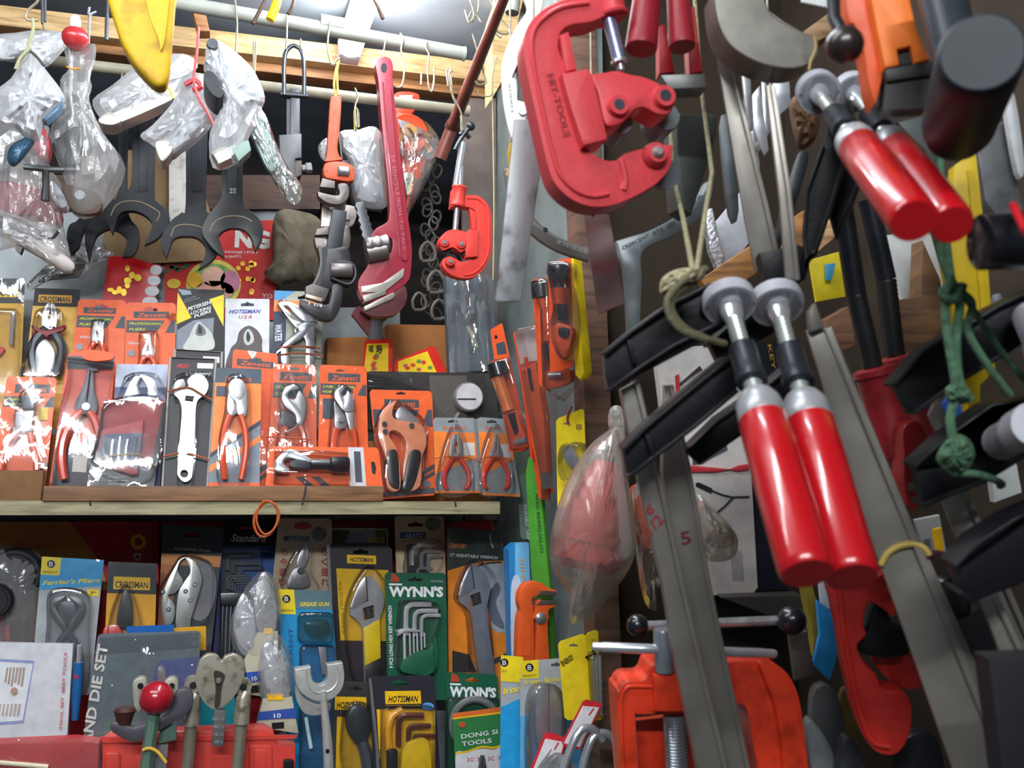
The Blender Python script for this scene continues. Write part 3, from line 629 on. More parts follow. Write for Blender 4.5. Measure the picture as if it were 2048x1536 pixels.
c = orange_pack('orange carded cable cutter with narrow beak jaw and dark photo square', [(640, 729), (733, 733), (738, 998), (634, 998)], 1.622, ('CABLE CUTTER', 'VDE 250'), plate=(.18, .06, .86, .12), tband=(.14, .22), slot=(.44, .04, 18))
c.band(.08, .25, .3, .4, mt('34424c', .4), 'printed_photo'); c.metal('beak_jaw', cv(K2b([(860, 350), (940, 290), (960, 320), (925, 380), (950, 415), (985, 380), (1000, 350), (1055, 430), (1060, 570), (960, 580), (880, 480), (850, 420)])), CHROME, .006, .018, .002)
c.metal('jaw_neck', K2b([(965, 580), (1060, 575), (1070, 800), (1020, 800)]), SAT, .006, .015); c.metal('jaw', cv(K2b([(845, 470), (880, 520), (970, 640), (980, 760), (860, 770), (850, 600)])), STEEL, .004, .013)
c.wire('handle', K2b([(870, 780), (840, 900), (830, 1100), (835, 1250)]), 8, ORH, .012); c.wire('handle', K2b([(1050, 790), (1080, 900), (1080, 1100), (1060, 1250)]), 8, ORH, .012); G().tube([c.fr.at(*K2b([(920, 680)])[0], .012), c.fr.at(*K2b([(920, 680)])[0], .02)], .004, 10).put('rivet', CHROME, c.root)
c.shell(cv(K2b([(850, 290), (980, 280), (1090, 450), (1100, 1230), (800, 1230), (820, 500)])), .025); c.wrap(.004, .024)
# tube cutter pack on its side
c = Card('tool_pack', 'orange blister of chrome tube cutter lying on its side along the lip', [(540, 893), (757, 895), (766, 977), (530, 977)], 1.568, ORANGE, lean=12, slot=None)
c.band(.72, 0, .86, 1, mt('cfd0d4', .4), 'clear_band'); c.ink('brand_plate', [(.77, .1), (.83, .1), (.83, .85), (.77, .85)], SLATE); c.ink('hanger_slot', [(.92, .35), (.95, .35), (.96, .5), (.945, .66), (.92, .62)], INK)
for i in (0, 1): c.ink('stripe', [(.25 + .14 * i, .72), (.32 + .14 * i, .72), (.44 + .14 * i, 1), (.37 + .14 * i, 1)], mt('3a4450', .4))
c.metal('c_frame', cv(k6([(225, 900), (240, 850), (330, 785), (470, 850), (460, 880), (320, 845), (290, 880), (330, 930), (240, 935)]), 4), CHROME, .006, .022, .003)
c.metal('cutter_block', cv(k6([(345, 860), (460, 860), (465, 910), (340, 905)])), BLKM, .006, .022)
fr = c.fr; a, b = [fr.at(*q, .016) for q in k6([(460, 890), (720, 890)])]
G().lathe(a, b, [(0, fr.m(8)), (.03, fr.m(11)), (.5, fr.m(11)), (.55, fr.m(16)), (.95, fr.m(17)), (1, fr.m(14))], 14).put('knob', BLKPL, c.root); c.metal('roller', k6([(230, 900), (290, 900), (290, 945), (240, 945)]), DSTEEL, .004, .016)
c.shell(k6([(230, 790), (470, 780), (720, 800), (740, 990), (230, 980)]), .034, bev=.012); c.wrap(.003, .004)
# PVC pipe cutter pack
c = orange_pack('orange carded plastic pipe cutter with hooked jaw and black grips', [(739, 779), (864, 782), (872, 990), (760, 999)], 1.617, ('', 'PIPE CUTTER'), plate=(.22, .085, .78, .16), tband=(.18, .34), slot=(.5, .03, 18), stripes=True)
PK = mt('f09a72', .3, coat=.3)
c.metal('hooked_jaw', cv(k6([(1035, 465), (1010, 520), (1015, 580), (1080, 600), (1190, 620), (1225, 680), (1230, 760), (1200, 850), (1190, 1030), (1090, 1050), (1080, 900), (1100, 760), (1070, 690), (1010, 660), (985, 700), (1040, 800), (1060, 1040), (975, 1040), (965, 850), (920, 720), (920, 600), (960, 510)]), 4), PK, .006, .024, .003)
c.metal('blade', cv(k6([(1040, 530), (1080, 510), (1190, 610), (1060, 600), (1030, 570)])), CHROME, .008, .014)
for x, y in ((955, 620), (960, 670), (1135, 630)): p_ = fr = c.fr; q_ = k6([(x, y)])[0]; G().tube([c.fr.at(*q_, .022), c.fr.at(*q_, .029)], .0045, 10).put('bolt', DSTEEL, c.root)
for P in ([(975, 800), (970, 900), (990, 1020), (1050, 1050), (1055, 960), (1040, 800)], [(1125, 800), (1195, 800), (1190, 900), (1140, 1050), (1075, 1050), (1090, 940)]): c.metal('grip', cv(k6(P)), BLKPL, .005, .027, .004)
c.band(.05, .93, .98, .98, SLATE, 'footer_panel'); G().prism(c.fr, el(853, 968, 9, 7, 14), .0004, .003).put('printed_seal', mt('6a6e74', .4), c.root, 0)
c.shell(cv(k6([(1040, 455), (1230, 600), (1240, 800), (1180, 1065), (960, 1065), (950, 850), (900, 700), (930, 520)])), .033); c.wrap(.003, .03)
# gauge in wrapped tray
c = Card('gauge_set', 'dark wrapped tray holding black hoses and a round white dial gauge', [(737, 742), (990, 747), (998, 860), (737, 860)], 1.678, mt('33302f', .4), 4, cat='gauge', th=.01, slot=None, cut=3)
for i in range(4): c.wire('hose', k6([(840, 300 + i * 28), (980, 330 + i * 20), (1150, 400 + i * 18), (1250, 420 + i * 20)]), 8, BLKPL, .006)
a = c.fr.at(933, 797, .004); G().lathe(a, a + c.fr.n * .02, [(0, .026), (.85, .0275), (1, .026)], 28).put('dial_rim', CHROME, c.root); G().lathe(a + c.fr.n * .0195, a + c.fr.n * .0215, [(0, .0242), (1, .0242)], 28).put('dial_face', mt('d9d4d6', .5), c.root)
G().prism(c.fr, stroke([(915, 798), (952, 798)], 2.4), .022, .0266).put('needle', INK, c.root); c.wire('gauge_stem', [(918, 826), (912, 836), (910, 852)], 4, CHROME, .006)
c.metal('tray_back', k6([(1250, 300), (1500, 300), (1500, 600), (1270, 600)]), mt('56504c', .5), .001, .003, 0); c.wrap(.006, .026, None, None, 5, 12, 8)
# small pliers packs
for q, Y, lb, (ox, oy), rt, kind in (([(866, 835), (952, 836), (963, 986), (872, 986)], 1.595, 'small slate and orange carded combination pliers with splayed orange handles', (913, 910), 0, 'combo'),
                          ([(955, 834), (1015, 838), (1042, 994), (966, 990)], 1.56, 'small slate and orange carded nose pliers bowed at the shelf corner', (993, 910), 1, 'nose')):
    c = Card('tool_pack', lb, q, Y, mt('8b9497', .4), lean=9, slot=(.46, .05, 20)); c.ink('orange_field', [(0, .18), (1, .2), (1, .52), (0, .75)], ORG2); c.tx('Zanetti', .2, .15, .75, 6, ORANGE)
    pliers(c.fr, c.root, ox, oy, 42, rt, kind, STEEL, REDH, .56, 1.6, .11, .008); c.band(.62, .33, .92, .5, PAPER, 'price_sticker')
    c.band(.0, .97, .98, 1.0, ORG2, 'footer_edge'); c.wire('rubber_band', [(q[0][0] + 2, 917), (ox, 913), (q[1][0] + 8, 922)], 1.3, RUBBER, .014); c.shell(cv([(ox - 14, oy - 50), (ox + 14, oy - 50), (ox + 36, oy + 68), (ox - 36, oy + 68)]), .018); c.wrap(.002, .016)
Card('tool_pack', 'small slate card tucked between the two small plier packs', [(948, 838), (962, 836), (974, 990), (962, 990)], 1.585, mt('7d8487', .4), slot=None)
o = G().wire(W(1.53), cv([(532, 1005), (512, 1025), (508, 1050), (520, 1072), (540, 1068), (554, 1045), (555, 1020), (545, 1006)], 4), 2.6, 6, closed=True, smooth=1)
o.wire(W(1.528), cv([(530, 1002), (516, 1020), (514, 1046), (528, 1068), (546, 1060), (558, 1035), (552, 1012)], 4), 2.2, 6, closed=True, smooth=1); o = o.put('rubber_bands', RUBBER); tag(o, 'bunch of orange rubber bands hanging from a shelf nail', 'rubber band')

# ================================================================== on the wall above the packs
fr = W(1.845)
r_ = thing('wall_calendar', 'red new year calendar with gold blossom and white lettering', 'calendar', fr.at(430, 600))
G().prism(fr, [(430, 445), (548, 440), (556, 640), (330, 640), (328, 505)], .0005, .0015).put('sheet', mt('c9302c', .5), r_, 0)
K4 = K(200, 430, 5.689)
text(r_, 'NG', fr, *K4([(1530, 355), (1930, 375)]), 33, PAPER, .0022, .05); text(r_, 'ถนนราษฎร์ 1.97/308', fr, *K4([(1420, 430), (1790, 440)]), 5, PAPER, .0022); text(r_, '0-564771', fr, *K4([(1420, 485), (1600, 485)]), 5, PAPER, .0022)
G().prism(fr, el(*K4([(1290, 790)])[0], 55, 50, 28), .001, .002).put('printed_medallion', mt('d8c95a', .5), r_, 0); G().prism(fr, el(*K4([(1290, 790)])[0], 47, 42, 28), .001, .0024).put('printed_medallion', mt('7ba557', .5, var=.5), r_, 0)
for x, y, a_, b_, cl in ((1290, 700, 24, 20, 'e8b8a0'), (1480, 760, 20, 24, 'c87f9a'), (1080, 740, 16, 16, 'e0b030'), (840, 780, 14, 10, 'e0c040'), (1300, 860, 40, 20, 'd9a08a')):
    G().prism(fr, el(*K4([(x, y)])[0], a_, b_, 14), .001, .003).put('printed_figure', mt(cl, .5), r_, 0)
for i in range(22):
    x, y = (random.uniform(1560, 1850), random.uniform(520, 900)) if i < 12 else (random.uniform(720, 1020), random.uniform(500, 700))
    G().prism(fr, el(*K4([(x, y)])[0], 5 if i < 12 else 6, 5 if i < 12 else 4, 8), .001, .0026).put('printed_blossom', GOLD if i < 12 else mt('3f6a4c', .5), r_, 0)
text(r_, 'YO', fr, *K4([(1840, 940), (1960, 950)]), 9, PAPER, .0022, .01)
fr = W(1.822, 3, 250, 600); r_ = thing('red_envelope', 'glossy red paper packet with gold blossom print and white seals', 'packet', fr.at(250, 640))
G().prism(fr, [(217, 512), (262, 514), (306, 528), (322, 530), (300, 660), (196, 660)], -.001, 0).put('packet', mt('cf1f24', .25), r_, 0)
for i in range(9): G().prism(fr, el(*K4([(random.uniform(300, 490), random.uniform(580, 880)) if i > 3 else (120 + 50 * i, 850 + 30 * (i % 2))])[0], random.uniform(4, 9), random.uniform(4, 8), 7), 0, .0008).put('gold_print', mt('e8c23a', .25, .7), r_, 0)
for i in range(4): G().prism(fr, el(312 - 4 * i, 540 + 21 * i, 12 + i * 1.2, 10, 16), 0, .0008).put('white_seal', WHITE, r_, 0)
# brown sheet behind the black spanners
o = G().prism(W(1.835), [(255, 300), (375, 300), (420, 420), (430, 520), (335, 525), (230, 530), (205, 480)], -.001, .001).put('brown_paper', mt('8d7352', .7, bump=.2)); tag(o, 'creased brown paper sheet behind the black spanners', 'paper')
# sack
o = G().pillow(W(1.81), cv([(560, 420), (600, 422), (640, 440), (655, 500), (650, 560), (600, 562), (560, 570), (528, 548), (545, 520), (545, 450)], 4), .03, 6, .004, 3).put('dusty_sack', mt('6e6656', .85, 0, .35, bump=.3, scale=40), None, 60); tag(o, 'dusty grey brown sack behind the pipe wrenches', 'sack')
# cardboard cartons and sachets
for q, Y, lb in (([(655, 675), (768, 673), (766, 790), (652, 790)], 1.74, 'low brown cardboard carton behind orange cable cutter packs'), ([(775, 648), (894, 650), (898, 790), (774, 790)], 1.76, 'taller brown cardboard carton behind yellow sachets')):
    o = G().prism(W(Y), q, -.05, 0, bev=.002).put('carton', mt('9c6434', .75, bump=.08)); tag(o, lb, 'carton')
for q, lb, cuts in (([(729, 680), (785, 678), (785, 745), (724, 745)], 'upright red and yellow paper sachet in front of low carton', 0), ([(788, 722), (868, 690), (895, 745), (790, 752)], 'tilted yellow sachet with red rounded end before taller carton', 1)):
    c = Card('paper_sachet', lb, q, 1.702, mt('d0271f', .35), 4, cat='sachet', slot=None); c.ink('yellow_panel', [(.1, .12), (.86 if not cuts else .8, .12), (.86 if not cuts else .8, .97), (.06, .97)], mt('e8c21c', .4))
    for i in range(7): u, v = random.uniform(.2, .72), random.uniform(.4, .92); c.ink('printed_flower', el(*c.p(u, v), 5, 4, 8), mt(('c8402c', 'b5564a', '5c8a3a')[i % 3], .5), True)
    if not cuts: c.tx('福', .16, .36, .34, 11, INK); c.tx('寿', .42, .4, .66, 14, INK)
# wrapped grey box
fr = W(1.72, 2, 940, 745); r_ = thing('wrapped_box', 'tall grey box in shiny clear wrap standing in the corner', 'box', fr.at(940, 746))
G().prism(fr, [(892, 552), (972, 552), (985, 738), (902, 746)], -.028, 0, bev=.001).put('box', mt('5f6b74', .5, 0, .2, scale=12), r_); G().prism(fr, [(972, 552), (986, 556), (992, 736), (985, 738)], -.034, -.005).put('box_side', mt('5f6b74', .5, 0, .2, scale=12), r_)
G().prism(fr, stroke([(935, 652), (955, 695)], 7), 0, .001).put('printed_mark', mt('b0ab8c', .5), r_, 0); G().sheet(fr, [(888, 548), (976, 548), (990, 740), (900, 750)], .012, .003, 9, 5, 8).put('clear_wrap', film(.06, .05, .3, 30, .5), r_, 35)
# funnel foot below the red wrench
fr = W(1.726); o = G().lathe(fr.at(752, 632), fr.at(748, 720), [(0, fr.m(22)), (.06, fr.m(23)), (.12, fr.m(16)), (.3, fr.m(14)), (1, fr.m(16))], 16).put('grey_flange', mt('6d7072', .5)); tag(o, 'dull grey flanged pipe foot below the large red pipe wrench', 'pipe')
# chain and shackles in the dark
r_ = thing('steel_chain', 'dusty dark steel chain hanging down the shadowed corner', 'chain', W(1.815).at(850, 640))
for i in range(24):
    x, y = 862 + 12 * math.sin(i * 1.7), 330 + i * 13; a = i * 50
    G().wire(W(1.815), el(x, y, 9, 13, 12, a % 60 - 30), 2.8, 6, closed=True, smooth=1, h=.004 * (i % 2)).put('chain_link', mt('57534e', .5, .5), r_)
for (x, y, s_) in ((855, 500, 1), (872, 560, 1.15), (838, 600, .9), (878, 616, 1)):
    o = G().wire(W(1.786), [(x - 12 * s_, y + 20 * s_), (x - 14 * s_, y), (x, y - 16 * s_), (x + 14 * s_, y), (x + 12 * s_, y + 20 * s_), (x - 12 * s_, y + 22 * s_)], 4.2 * s_, 8).put('shackle', mt('6a655c', .5, .6)); tag(o, 'grey steel shackle hung with the chain in the dark corner', 'shackle', 'hanging shackles')

# ================================================================== hanging over the shelf
# black open end spanners
PHOS = mt('26292f', .5, 0, .25); PHOS2 = PHOS
SP = ([(1050, -330), (1040, 200), (1000, 320), (900, 390), (842, 450), (835, 550), (885, 662, 1), (905, 600), (925, 530), (965, 488), (1060, 480), (1150, 520), (1195, 575), (1188, 640), (1138, 748, 1), (1235, 700), (1300, 620), (1336, 540), (1310, 470), (1240, 410), (1215, 320), (1210, -330)],
      [(1480, -360), (1462, 420), (1430, 490), (1360, 545), (1290, 630), (1268, 740), (1310, 855, 1), (1335, 780), (1370, 700), (1450, 678), (1550, 690), (1612, 750), (1612, 840), (1562, 942, 1), (1660, 880), (1722, 790), (1705, 690), (1680, 600), (1640, 500), (1622, 400), (1628, -360)],
      [(1755, -200), (1748, 300), (1720, 400), (1620, 540), (1588, 640), (1625, 715), (1700, 800), (1770, 852, 1), (1740, 740), (1722, 680), (1790, 622), (1900, 622), (1972, 680), (2012, 802, 1), (2058, 720), (2072, 620), (2040, 540), (1960, 470), (1912, 400), (1905, -200)],
      [(930, -300), (930, 330), (770, 490), (685, 590), (668, 720), (700, 880, 1), (730, 760), (765, 670), (860, 620), (950, 650), (1000, 720), (962, 842, 1), (1045, 830), (1092, 740), (1090, 620), (1020, 520), (1000, 300), (1000, -300)],
      [(640, -200), (640, 470), (545, 590), (525, 700), (560, 820, 1), (620, 760), (655, 650), (720, 560), (760, 480), (730, 300), (725, -200)])
LB = ('grey black open end spanner with wide jaw beside the bagged tools', 'grey black open end spanner hanging in the middle of the three', 'glossy black open end spanner with blue sheen before the red calendar', 'dark open end spanner hidden behind the grey black one', 'dark open end spanner half covered by hanging plastic bags')
RD = ([(872, 520), (900, 455), (950, 415), (1020, 402), (1110, 412), (1190, 450), (1258, 500), (1230, 560)], [(1345, 680), (1375, 610), (1440, 588), (1520, 592), (1590, 612), (1640, 650)], [(1650, 640), (1690, 570), (1760, 530), (1840, 520), (1920, 530), (1985, 565)], None, None)
for i in range(5):
    fr = W((1.66, 1.65, 1.625, 1.70, 1.72)[i]); q = cv(k3(SP[i]), 4); r_ = thing('open_end_spanner', LB[i], 'spanner', fr.at(*k3([SP[i][len(SP[i]) // 2]])[0][:2]), None)
    G().prism(fr, q, -.014, 0, bev=.003, seg=3).put('body', (PHOS, PHOS, mt('0d0f13', .3, 0, .2), PHOS2, PHOS2)[i], r_)
    if RD[i]: G().wire(fr, k3(RD[i]), 1.2, 6, .0002).put('ridge_line', mt('a3917a', .5), r_)
    xs = k3([SP[i][0], SP[i][-1]]); mx = (xs[0][0] + xs[1][0]) / 2
    if i < 3: G().prism(fr, rc(mx - 11, 250, mx + 9, k3([(0, 330)])[0][1]), -.001, .001, bev=.0008).put('handle_panel', (PHOS, PHOS, PHOS2)[i], r_)
    if i == 2: text(r_, '60', fr, *k3([(1808, 318), (1860, 318)]), 5, GREY, .0015); text(r_, '60', fr, *k3([(1808, 342), (1860, 342)]), 5, GREY, .0015)
    G().wire(W(1.675), [(mx, xs[0][1] + 6), (mx - 6, xs[0][1] - 12), (mx, 128 + mx * .115 - 14), (mx + 8, 140 + mx * .115 - 20)], 2, 6).put('hanging_wire', WIRE, r_)
# chain riveter
fr = W(1.64); r_ = thing('chain_riveter', 'black steel U shaped press with a square block and bolt', 'press tool', fr.at(583, 365)); f_ = lambda *a: k2(a)
G().wire(fr, k2([(530, 600), (528, 420), (540, 330), (575, 292), (605, 292), (640, 325), (655, 420), (655, 600)]), 4.6, 10, .01).put('shackle', mt('5a5f68', .25, .9), r_)
G().wire(fr, k2([(505, 592), (680, 605)]), 6, 8, .008).put('crossbar', BLKM, r_); G().prism(fr, k2([(572, 555), (628, 555), (630, 860), (570, 860)]), -.004, .008, bev=.001).put('stem', mt('45474c', .4, .5), r_); G().prism(fr, k2([(545, 580), (572, 560), (570, 860), (545, 860)]), -.02, .004).put('stem_side', BLKM, r_)
G().prism(fr, k2([(498, 848), (640, 840), (640, 990), (600, 1000), (600, 1130), (510, 1112)]), -.03, .014, bev=.002).put('block', mt('57575a', .45, .4), r_); G().prism(fr, k2([(596, 1010), (640, 1010), (640, 1100), (598, 1120)]), -.03, .01, bev=.001).put('block_foot', mt('4b423c', .5, .4), r_)
a, b = fr.at(*k2([(640, 1060)])[0], .0), fr.at(*k2([(702, 1056)])[0], .0); G().lathe(a, b, [(0, .006), (.4, .006), (.45, .009), (1, .009)], 6).put('bolt', STEEL, r_); a = fr.at(*k2([(480, 1060)])[0]); G().lathe(a, a + V((.02, 0, 0)), [(0, .006), (1, .006)], 6).put('bolt', DSTEEL, r_)
# small orange handled pipe wrench
OLDOR = mt('c5502e', .4, 0, .2, dirt='7a3a24', scale=90); CAST = mt('6a625f', .4, .7, .3)
fr = W(1.62); r_ = thing('pipe_wrench', 'small pipe wrench with worn orange handle hung by twine', 'pipe wrench', fr.at(680, 400))
G().prism(fr, cv(k2([(822, 625), (840, 605), (875, 605), (890, 630), (880, 800), (865, 930), (880, 985, 1), (900, 1005, 1), (785, 1018, 1), (800, 960), (810, 800)])), -.01, .004, bev=.003).put('handle', OLDOR, r_); G().prism(fr, cv(k2([(835, 660), (868, 660), (845, 940), (815, 940)])), .003, .0046).put('handle_recess', OLDOR, r_)
text(r_, 'DROP FORGED', fr, *k2([(832, 930), (856, 680)]), 5, OLDOR, .0052)
G().prism(fr, cv(k2([(785, 1030), (880, 1015), (960, 1040), (975, 1090), (960, 1140), (850, 1130), (785, 1110)])), -.012, .006, bev=.003).put('housing', OLDOR, r_)
a, b = fr.at(*k2([(865, 1078)])[0], .006), fr.at(*k2([(938, 1082)])[0], .006); G().lathe(a, b, [(0, .008), (.1, .0095), (.3, .0085), (.5, .0095), (.7, .0085), (.9, .0095), (1, .008)], 14).put('adjusting_nut', STEEL, r_)
G().prism(fr, cv(k2([(770, 1120, 1), (850, 1140, 1), (850, 1185, 1), (755, 1175, 1)])), -.01, .006, bev=.001).put('heel_jaw', CAST, r_); G().prism(fr, cv(k2([(740, 1205, 1), (850, 1230), (880, 1215), (870, 1160), (930, 1160), (935, 1240), (880, 1285), (800, 1275), (745, 1235, 1)])), -.012, .007, bev=.002).put('hook_jaw', CAST, r_)
G().wire(fr, [(672, 195), (668, 170), (672, 140), (679, 120), (674, 142), (676, 190)], 2.6, 6, .002).put('twine_loop', mt('c9b060', .7), r_)
# middle pipe wrench
fr = W(1.652); r_ = thing('pipe_wrench', 'scuffed silver pipe wrench hanging below the orange one', 'pipe wrench', fr.at(670, 510)); SCUF = mt('8e8680', .35, .7, .4, dirt='55423a', scale=70)
G().prism(fr, cv(k2([(770, 1290, 1), (860, 1280), (975, 1300), (990, 1330), (960, 1420), (860, 1430), (760, 1430, 1)])), -.012, .004, bev=.002).put('housing', SCUF, r_); G().prism(fr, rc(*k2([(870, 1330)])[0], *k2([(945, 1385)])[0]), .003, .009, bev=.003).put('adjusting_nut', STEEL, r_)
G().prism(fr, cv(k2([(735, 1440, 1), (850, 1415, 1), (845, 1475, 1), (725, 1480, 1)])), -.01, .006, bev=.001).put('heel_jaw', CAST, r_); G().prism(fr, cv(k2([(720, 1495, 1), (860, 1500), (880, 1440), (940, 1430), (940, 1560), (860, 1620), (760, 1600), (725, 1530, 1)])), -.012, .008, bev=.002).put('hook_jaw', CAST, r_)
text(r_, '550', fr, *k4([(600, 460), (705, 475)]), 8, PAPER, .009, .01); G().prism(fr, stroke([(690, 320), (680, 420)], 24), -.02, -.008, bev=.002).put('shank', BLKM, r_)
G().wire(fr, [(672, 180), (676, 250), (684, 320)], 1.5, 6, -.014).put('hanging_wire', WIRE, r_)
# big black pipe wrench
fr = W(1.60); r_ = thing('pipe_wrench', 'black cast pipe wrench with long curved hook jaw', 'pipe wrench', fr.at(660, 635)); BCAST = mt('2c2b2d', .35, .5, .3)
G().prism(fr, cv(k4([(560, 470), (640, 490), (770, 480), (800, 600), (830, 680), (790, 760), (700, 780), (600, 780), (520, 750), (545, 680), (570, 580)])), -.016, .004, bev=.004).put('body', BCAST, r_); G().prism(fr, cv(k4([(590, 490), (625, 495), (610, 620), (580, 740), (550, 740), (585, 620)])), .003, .0052).put('body_recess', BCAST, r_)
a, b = fr.at(*k4([(645, 645)])[0], .008), fr.at(*k4([(800, 650)])[0], .008); G().lathe(a, b, [(0, .012), (.1, .0135), (.9, .0135), (1, .012)], 18).put('adjusting_nut', mt('6a6260', .4, .7), r_)
G().wire(fr, k4([(650, 610), (700, 590), (800, 600), (825, 660), (810, 720), (760, 745), (650, 700)]), 4, 8, .01).put('housing_rim', BCAST, r_)
G().prism(fr, k4([(470, 760), (520, 740), (640, 780), (620, 830), (600, 870), (470, 815)]), -.012, .006, bev=.001).put('heel_jaw', mt('57524f', .4, .6), r_); G().prism(fr, k4([(470, 812), (592, 845), (582, 872), (472, 838)]), -.008, .0075, bev=.0006).put('worn_edge', mt('b5a08c', .35, .7), r_)
G().prism(fr, cv(k4([(432, 850, 1), (520, 880), (620, 890), (650, 850), (665, 750), (735, 750), (725, 880), (690, 970), (640, 1000), (560, 985), (480, 940), (430, 890, 1)])), -.016, .008, bev=.004).put('hook_jaw', BCAST, r_)
text(r_, '1 1/4', fr, *k4([(490, 890), (585, 910)]), 6, PAPER, .0095); G().prism(fr, stroke([(680, 420), (668, 500)], 30), -.02, -.01, bev=.002).put('shank', BLKM, r_)
# large dark red pipe wrench
MAROON = mt('8c2434', .3, .1, .15, coat=.4); fr = W(1.57); r_ = thing('pipe_wrench', 'large dark red pipe wrench with long lettered handle', 'pipe wrench', fr.at(770, 630))
body = [(751, 130), (756, 117), (768, 113), (780, 117), (786, 131), (786, 165), (793, 235), (806, 350), (817, 440), (823, 485), (823, 530), (811, 568), (740, 605), (720, 588), (718, 560), (737, 528), (740, 500), (748, 486), (775, 500), (782, 505), (784, 478), (760, 474), (742, 484), (744, 470), (752, 457), (770, 447), (779, 432), (777, 375), (764, 250), (757, 165)]
G().prism(fr, cv(body, 4), -.018, .004, (), bev=.004, seg=3).put('body', MAROON, r_)
G().prism(fr, cv([(769, 180), (782, 180), (803, 380), (812, 480), (815, 515), (803, 512), (798, 460), (788, 380)]), .003, .0052).put('handle_recess', MAROON, r_)
G().wire(fr, [(766, 165), (772, 250), (786, 380), (797, 460), (802, 512), (808, 520), (815, 512), (808, 440), (795, 330), (783, 180)], 1.8, 6, .005).put('recess_rim', MAROON, r_)
text(r_, '24  DUCTILE IRON  TO TAKE', fr, (782, 310), (806, 500), 7, mt('b05a66', .4), .006, .01)
G().prism(fr, el(768, 135, 6, 9, 14), .003, .0052).put('painted_hang_hole', INK, r_)  # black disc painted in for the shade of the eye hole
a, b = fr.at(*k4([(895, 480)])[0], .006), fr.at(*k4([(1055, 455)])[0], .006); n = 8; G().tube([a + (b - a) * (i / n) for i in range(n + 1)], [.0165 if i % 3 else .015 for i in range(n + 1)], 18).put('adjusting_nut', mt('6c6663', .35, .8), r_); a, b = fr.at(*k4([(905, 535)])[0], .006), fr.at(*k4([(1045, 505)])[0], .006); G().tube([a, b], .0155, 18).put('adjusting_nut', mt('6c6663', .35, .8), r_)
G().prism(fr, k4([(865, 760), (1020, 735), (1175, 625), (1168, 690), (1030, 800), (870, 802)]), -.016, .0065, bev=.001).put('heel_jaw', mt('b0aba3', .35, .7), r_); G().prism(fr, k4([(875, 825), (1040, 785), (1045, 815), (890, 875)]), -.012, .0075, bev=.001).put('heel_jaw_teeth', mt('8d8880', .35, .8), r_)
G().prism(fr, cv(k4([(870, 930, 1), (1000, 850), (1090, 770), (1180, 760), (1190, 860), (1130, 950), (1040, 975), (930, 970)])), -.02, .003, bev=.005).put('hook_jaw', mt('5c3033', .4, .3, .3), r_); G().prism(fr, k4([(885, 905), (1095, 800), (1110, 825), (1090, 850), (895, 935)]), -.012, .006, bev=.001).put('hook_jaw_teeth', mt('a09a90', .35, .8), r_)
TO = k4([(830, 180), (870, 175), (950, 380), (950, 440), (900, 480), (830, 350)])
rk = []
P, Q = (712, 405), (732, 492)
for i in range(13): rk += [(P[0] + (Q[0] - P[0]) * i / 12 - (3 if i % 2 else 0), P[1] + (Q[1] - P[1]) * i / 12)]
P, Q = (750, 480), (726, 402)
for i in range(13): rk += [(P[0] + (Q[0] - P[0]) * i / 12 + (3 if i % 2 else 0), P[1] + (Q[1] - P[1]) * i / 12)]
G().prism(fr, rk, -.012, -.002, bev=.0005).put('toothed_shank', mt('4e4f52', .35, .8), r_); G().prism(fr, cv(k4([(800, 960, 1), (850, 900), (930, 980), (920, 1110, 1)])), -.03, -.02).put('lower_fin', mt('5c1a1e', .4), r_)
G().wire(W(1.575), [(768, 137), (766, 120), (768, 100), (772, 76)], 1.8, 6).put('hanging_wire', WIRE, r_)
# small red pipe cutter
PCR = mt('d6423a', .38, 0, .08); fr = W(1.52); r_ = thing('pipe_cutter', 'small bright red pipe cutter with chrome stem hung by wire', 'pipe cutter', fr.at(930, 560))
FRM = [(1520, 60, 1), (1610, 60, 1), (1615, 105), (1700, 112), (1772, 175), (1798, 280), (1795, 500), (1755, 615), (1680, 690), (1590, 702), (1500, 672), (1448, 610), (1455, 560, 1), (1510, 548), (1590, 585), (1640, 565, 1), (1692, 540), (1690, 260), (1660, 205), (1600, 192, 1), (1508, 192, 1)]
G().prism(fr, cv(k4(FRM), 4), -.012, .006, bev=.003).put('frame', PCR, r_); G().wire(fr, k4([(1620, 130), (1700, 135), (1755, 190), (1778, 290), (1775, 500), (1735, 605), (1670, 665), (1600, 680)]), 2.6, 8, .006).put('frame_rim', PCR, r_)
a, b = fr.at(*k4([(1568, 48)])[0], .002), fr.at(*k4([(1552, 195)])[0], .002); G().lathe(a, b, [(0, .0125), (.08, .0135), (.14, .0118), (.86, .0118), (.92, .0135), (1, .0125)], 18).put('collar', PCR, r_)
G().prism(fr, cv(k4([(1425, 430), (1470, 370), (1540, 352), (1620, 372), (1630, 355, 1), (1702, 350, 1), (1700, 545, 1), (1615, 552, 1), (1608, 500), (1580, 515), (1520, 480), (1450, 500)])), -.01, .012, bev=.003).put('roller_block', PCR, r_); G().prism(fr, k4([(1640, 200), (1690, 230), (1690, 350), (1660, 350)]), -.004, .008, bev=.001).put('guide_rail', PCR, r_)
for x, y in ((1455, 450), (1575, 462), (1497, 585)):
    a = fr.at(*k4([(x, y)])[0], .01); G().lathe(a, a + fr.n * .006, [(0, .0085), (.7, .0085), (1, .007)], 16).put('pin_boss', PCR, r_); G().lathe(a, a + fr.n * .008, [(0, .0042), (1, .0038)], 12).put('pin', STEEL, r_)
    a = fr.at(*k4([(x + 5, y + 40 * (1 if y < 500 else -.2))])[0], -.002); G().lathe(a, a + fr.n * .006, [(0, .011), (1, .011)], 18).put('roller', BLKM, r_)
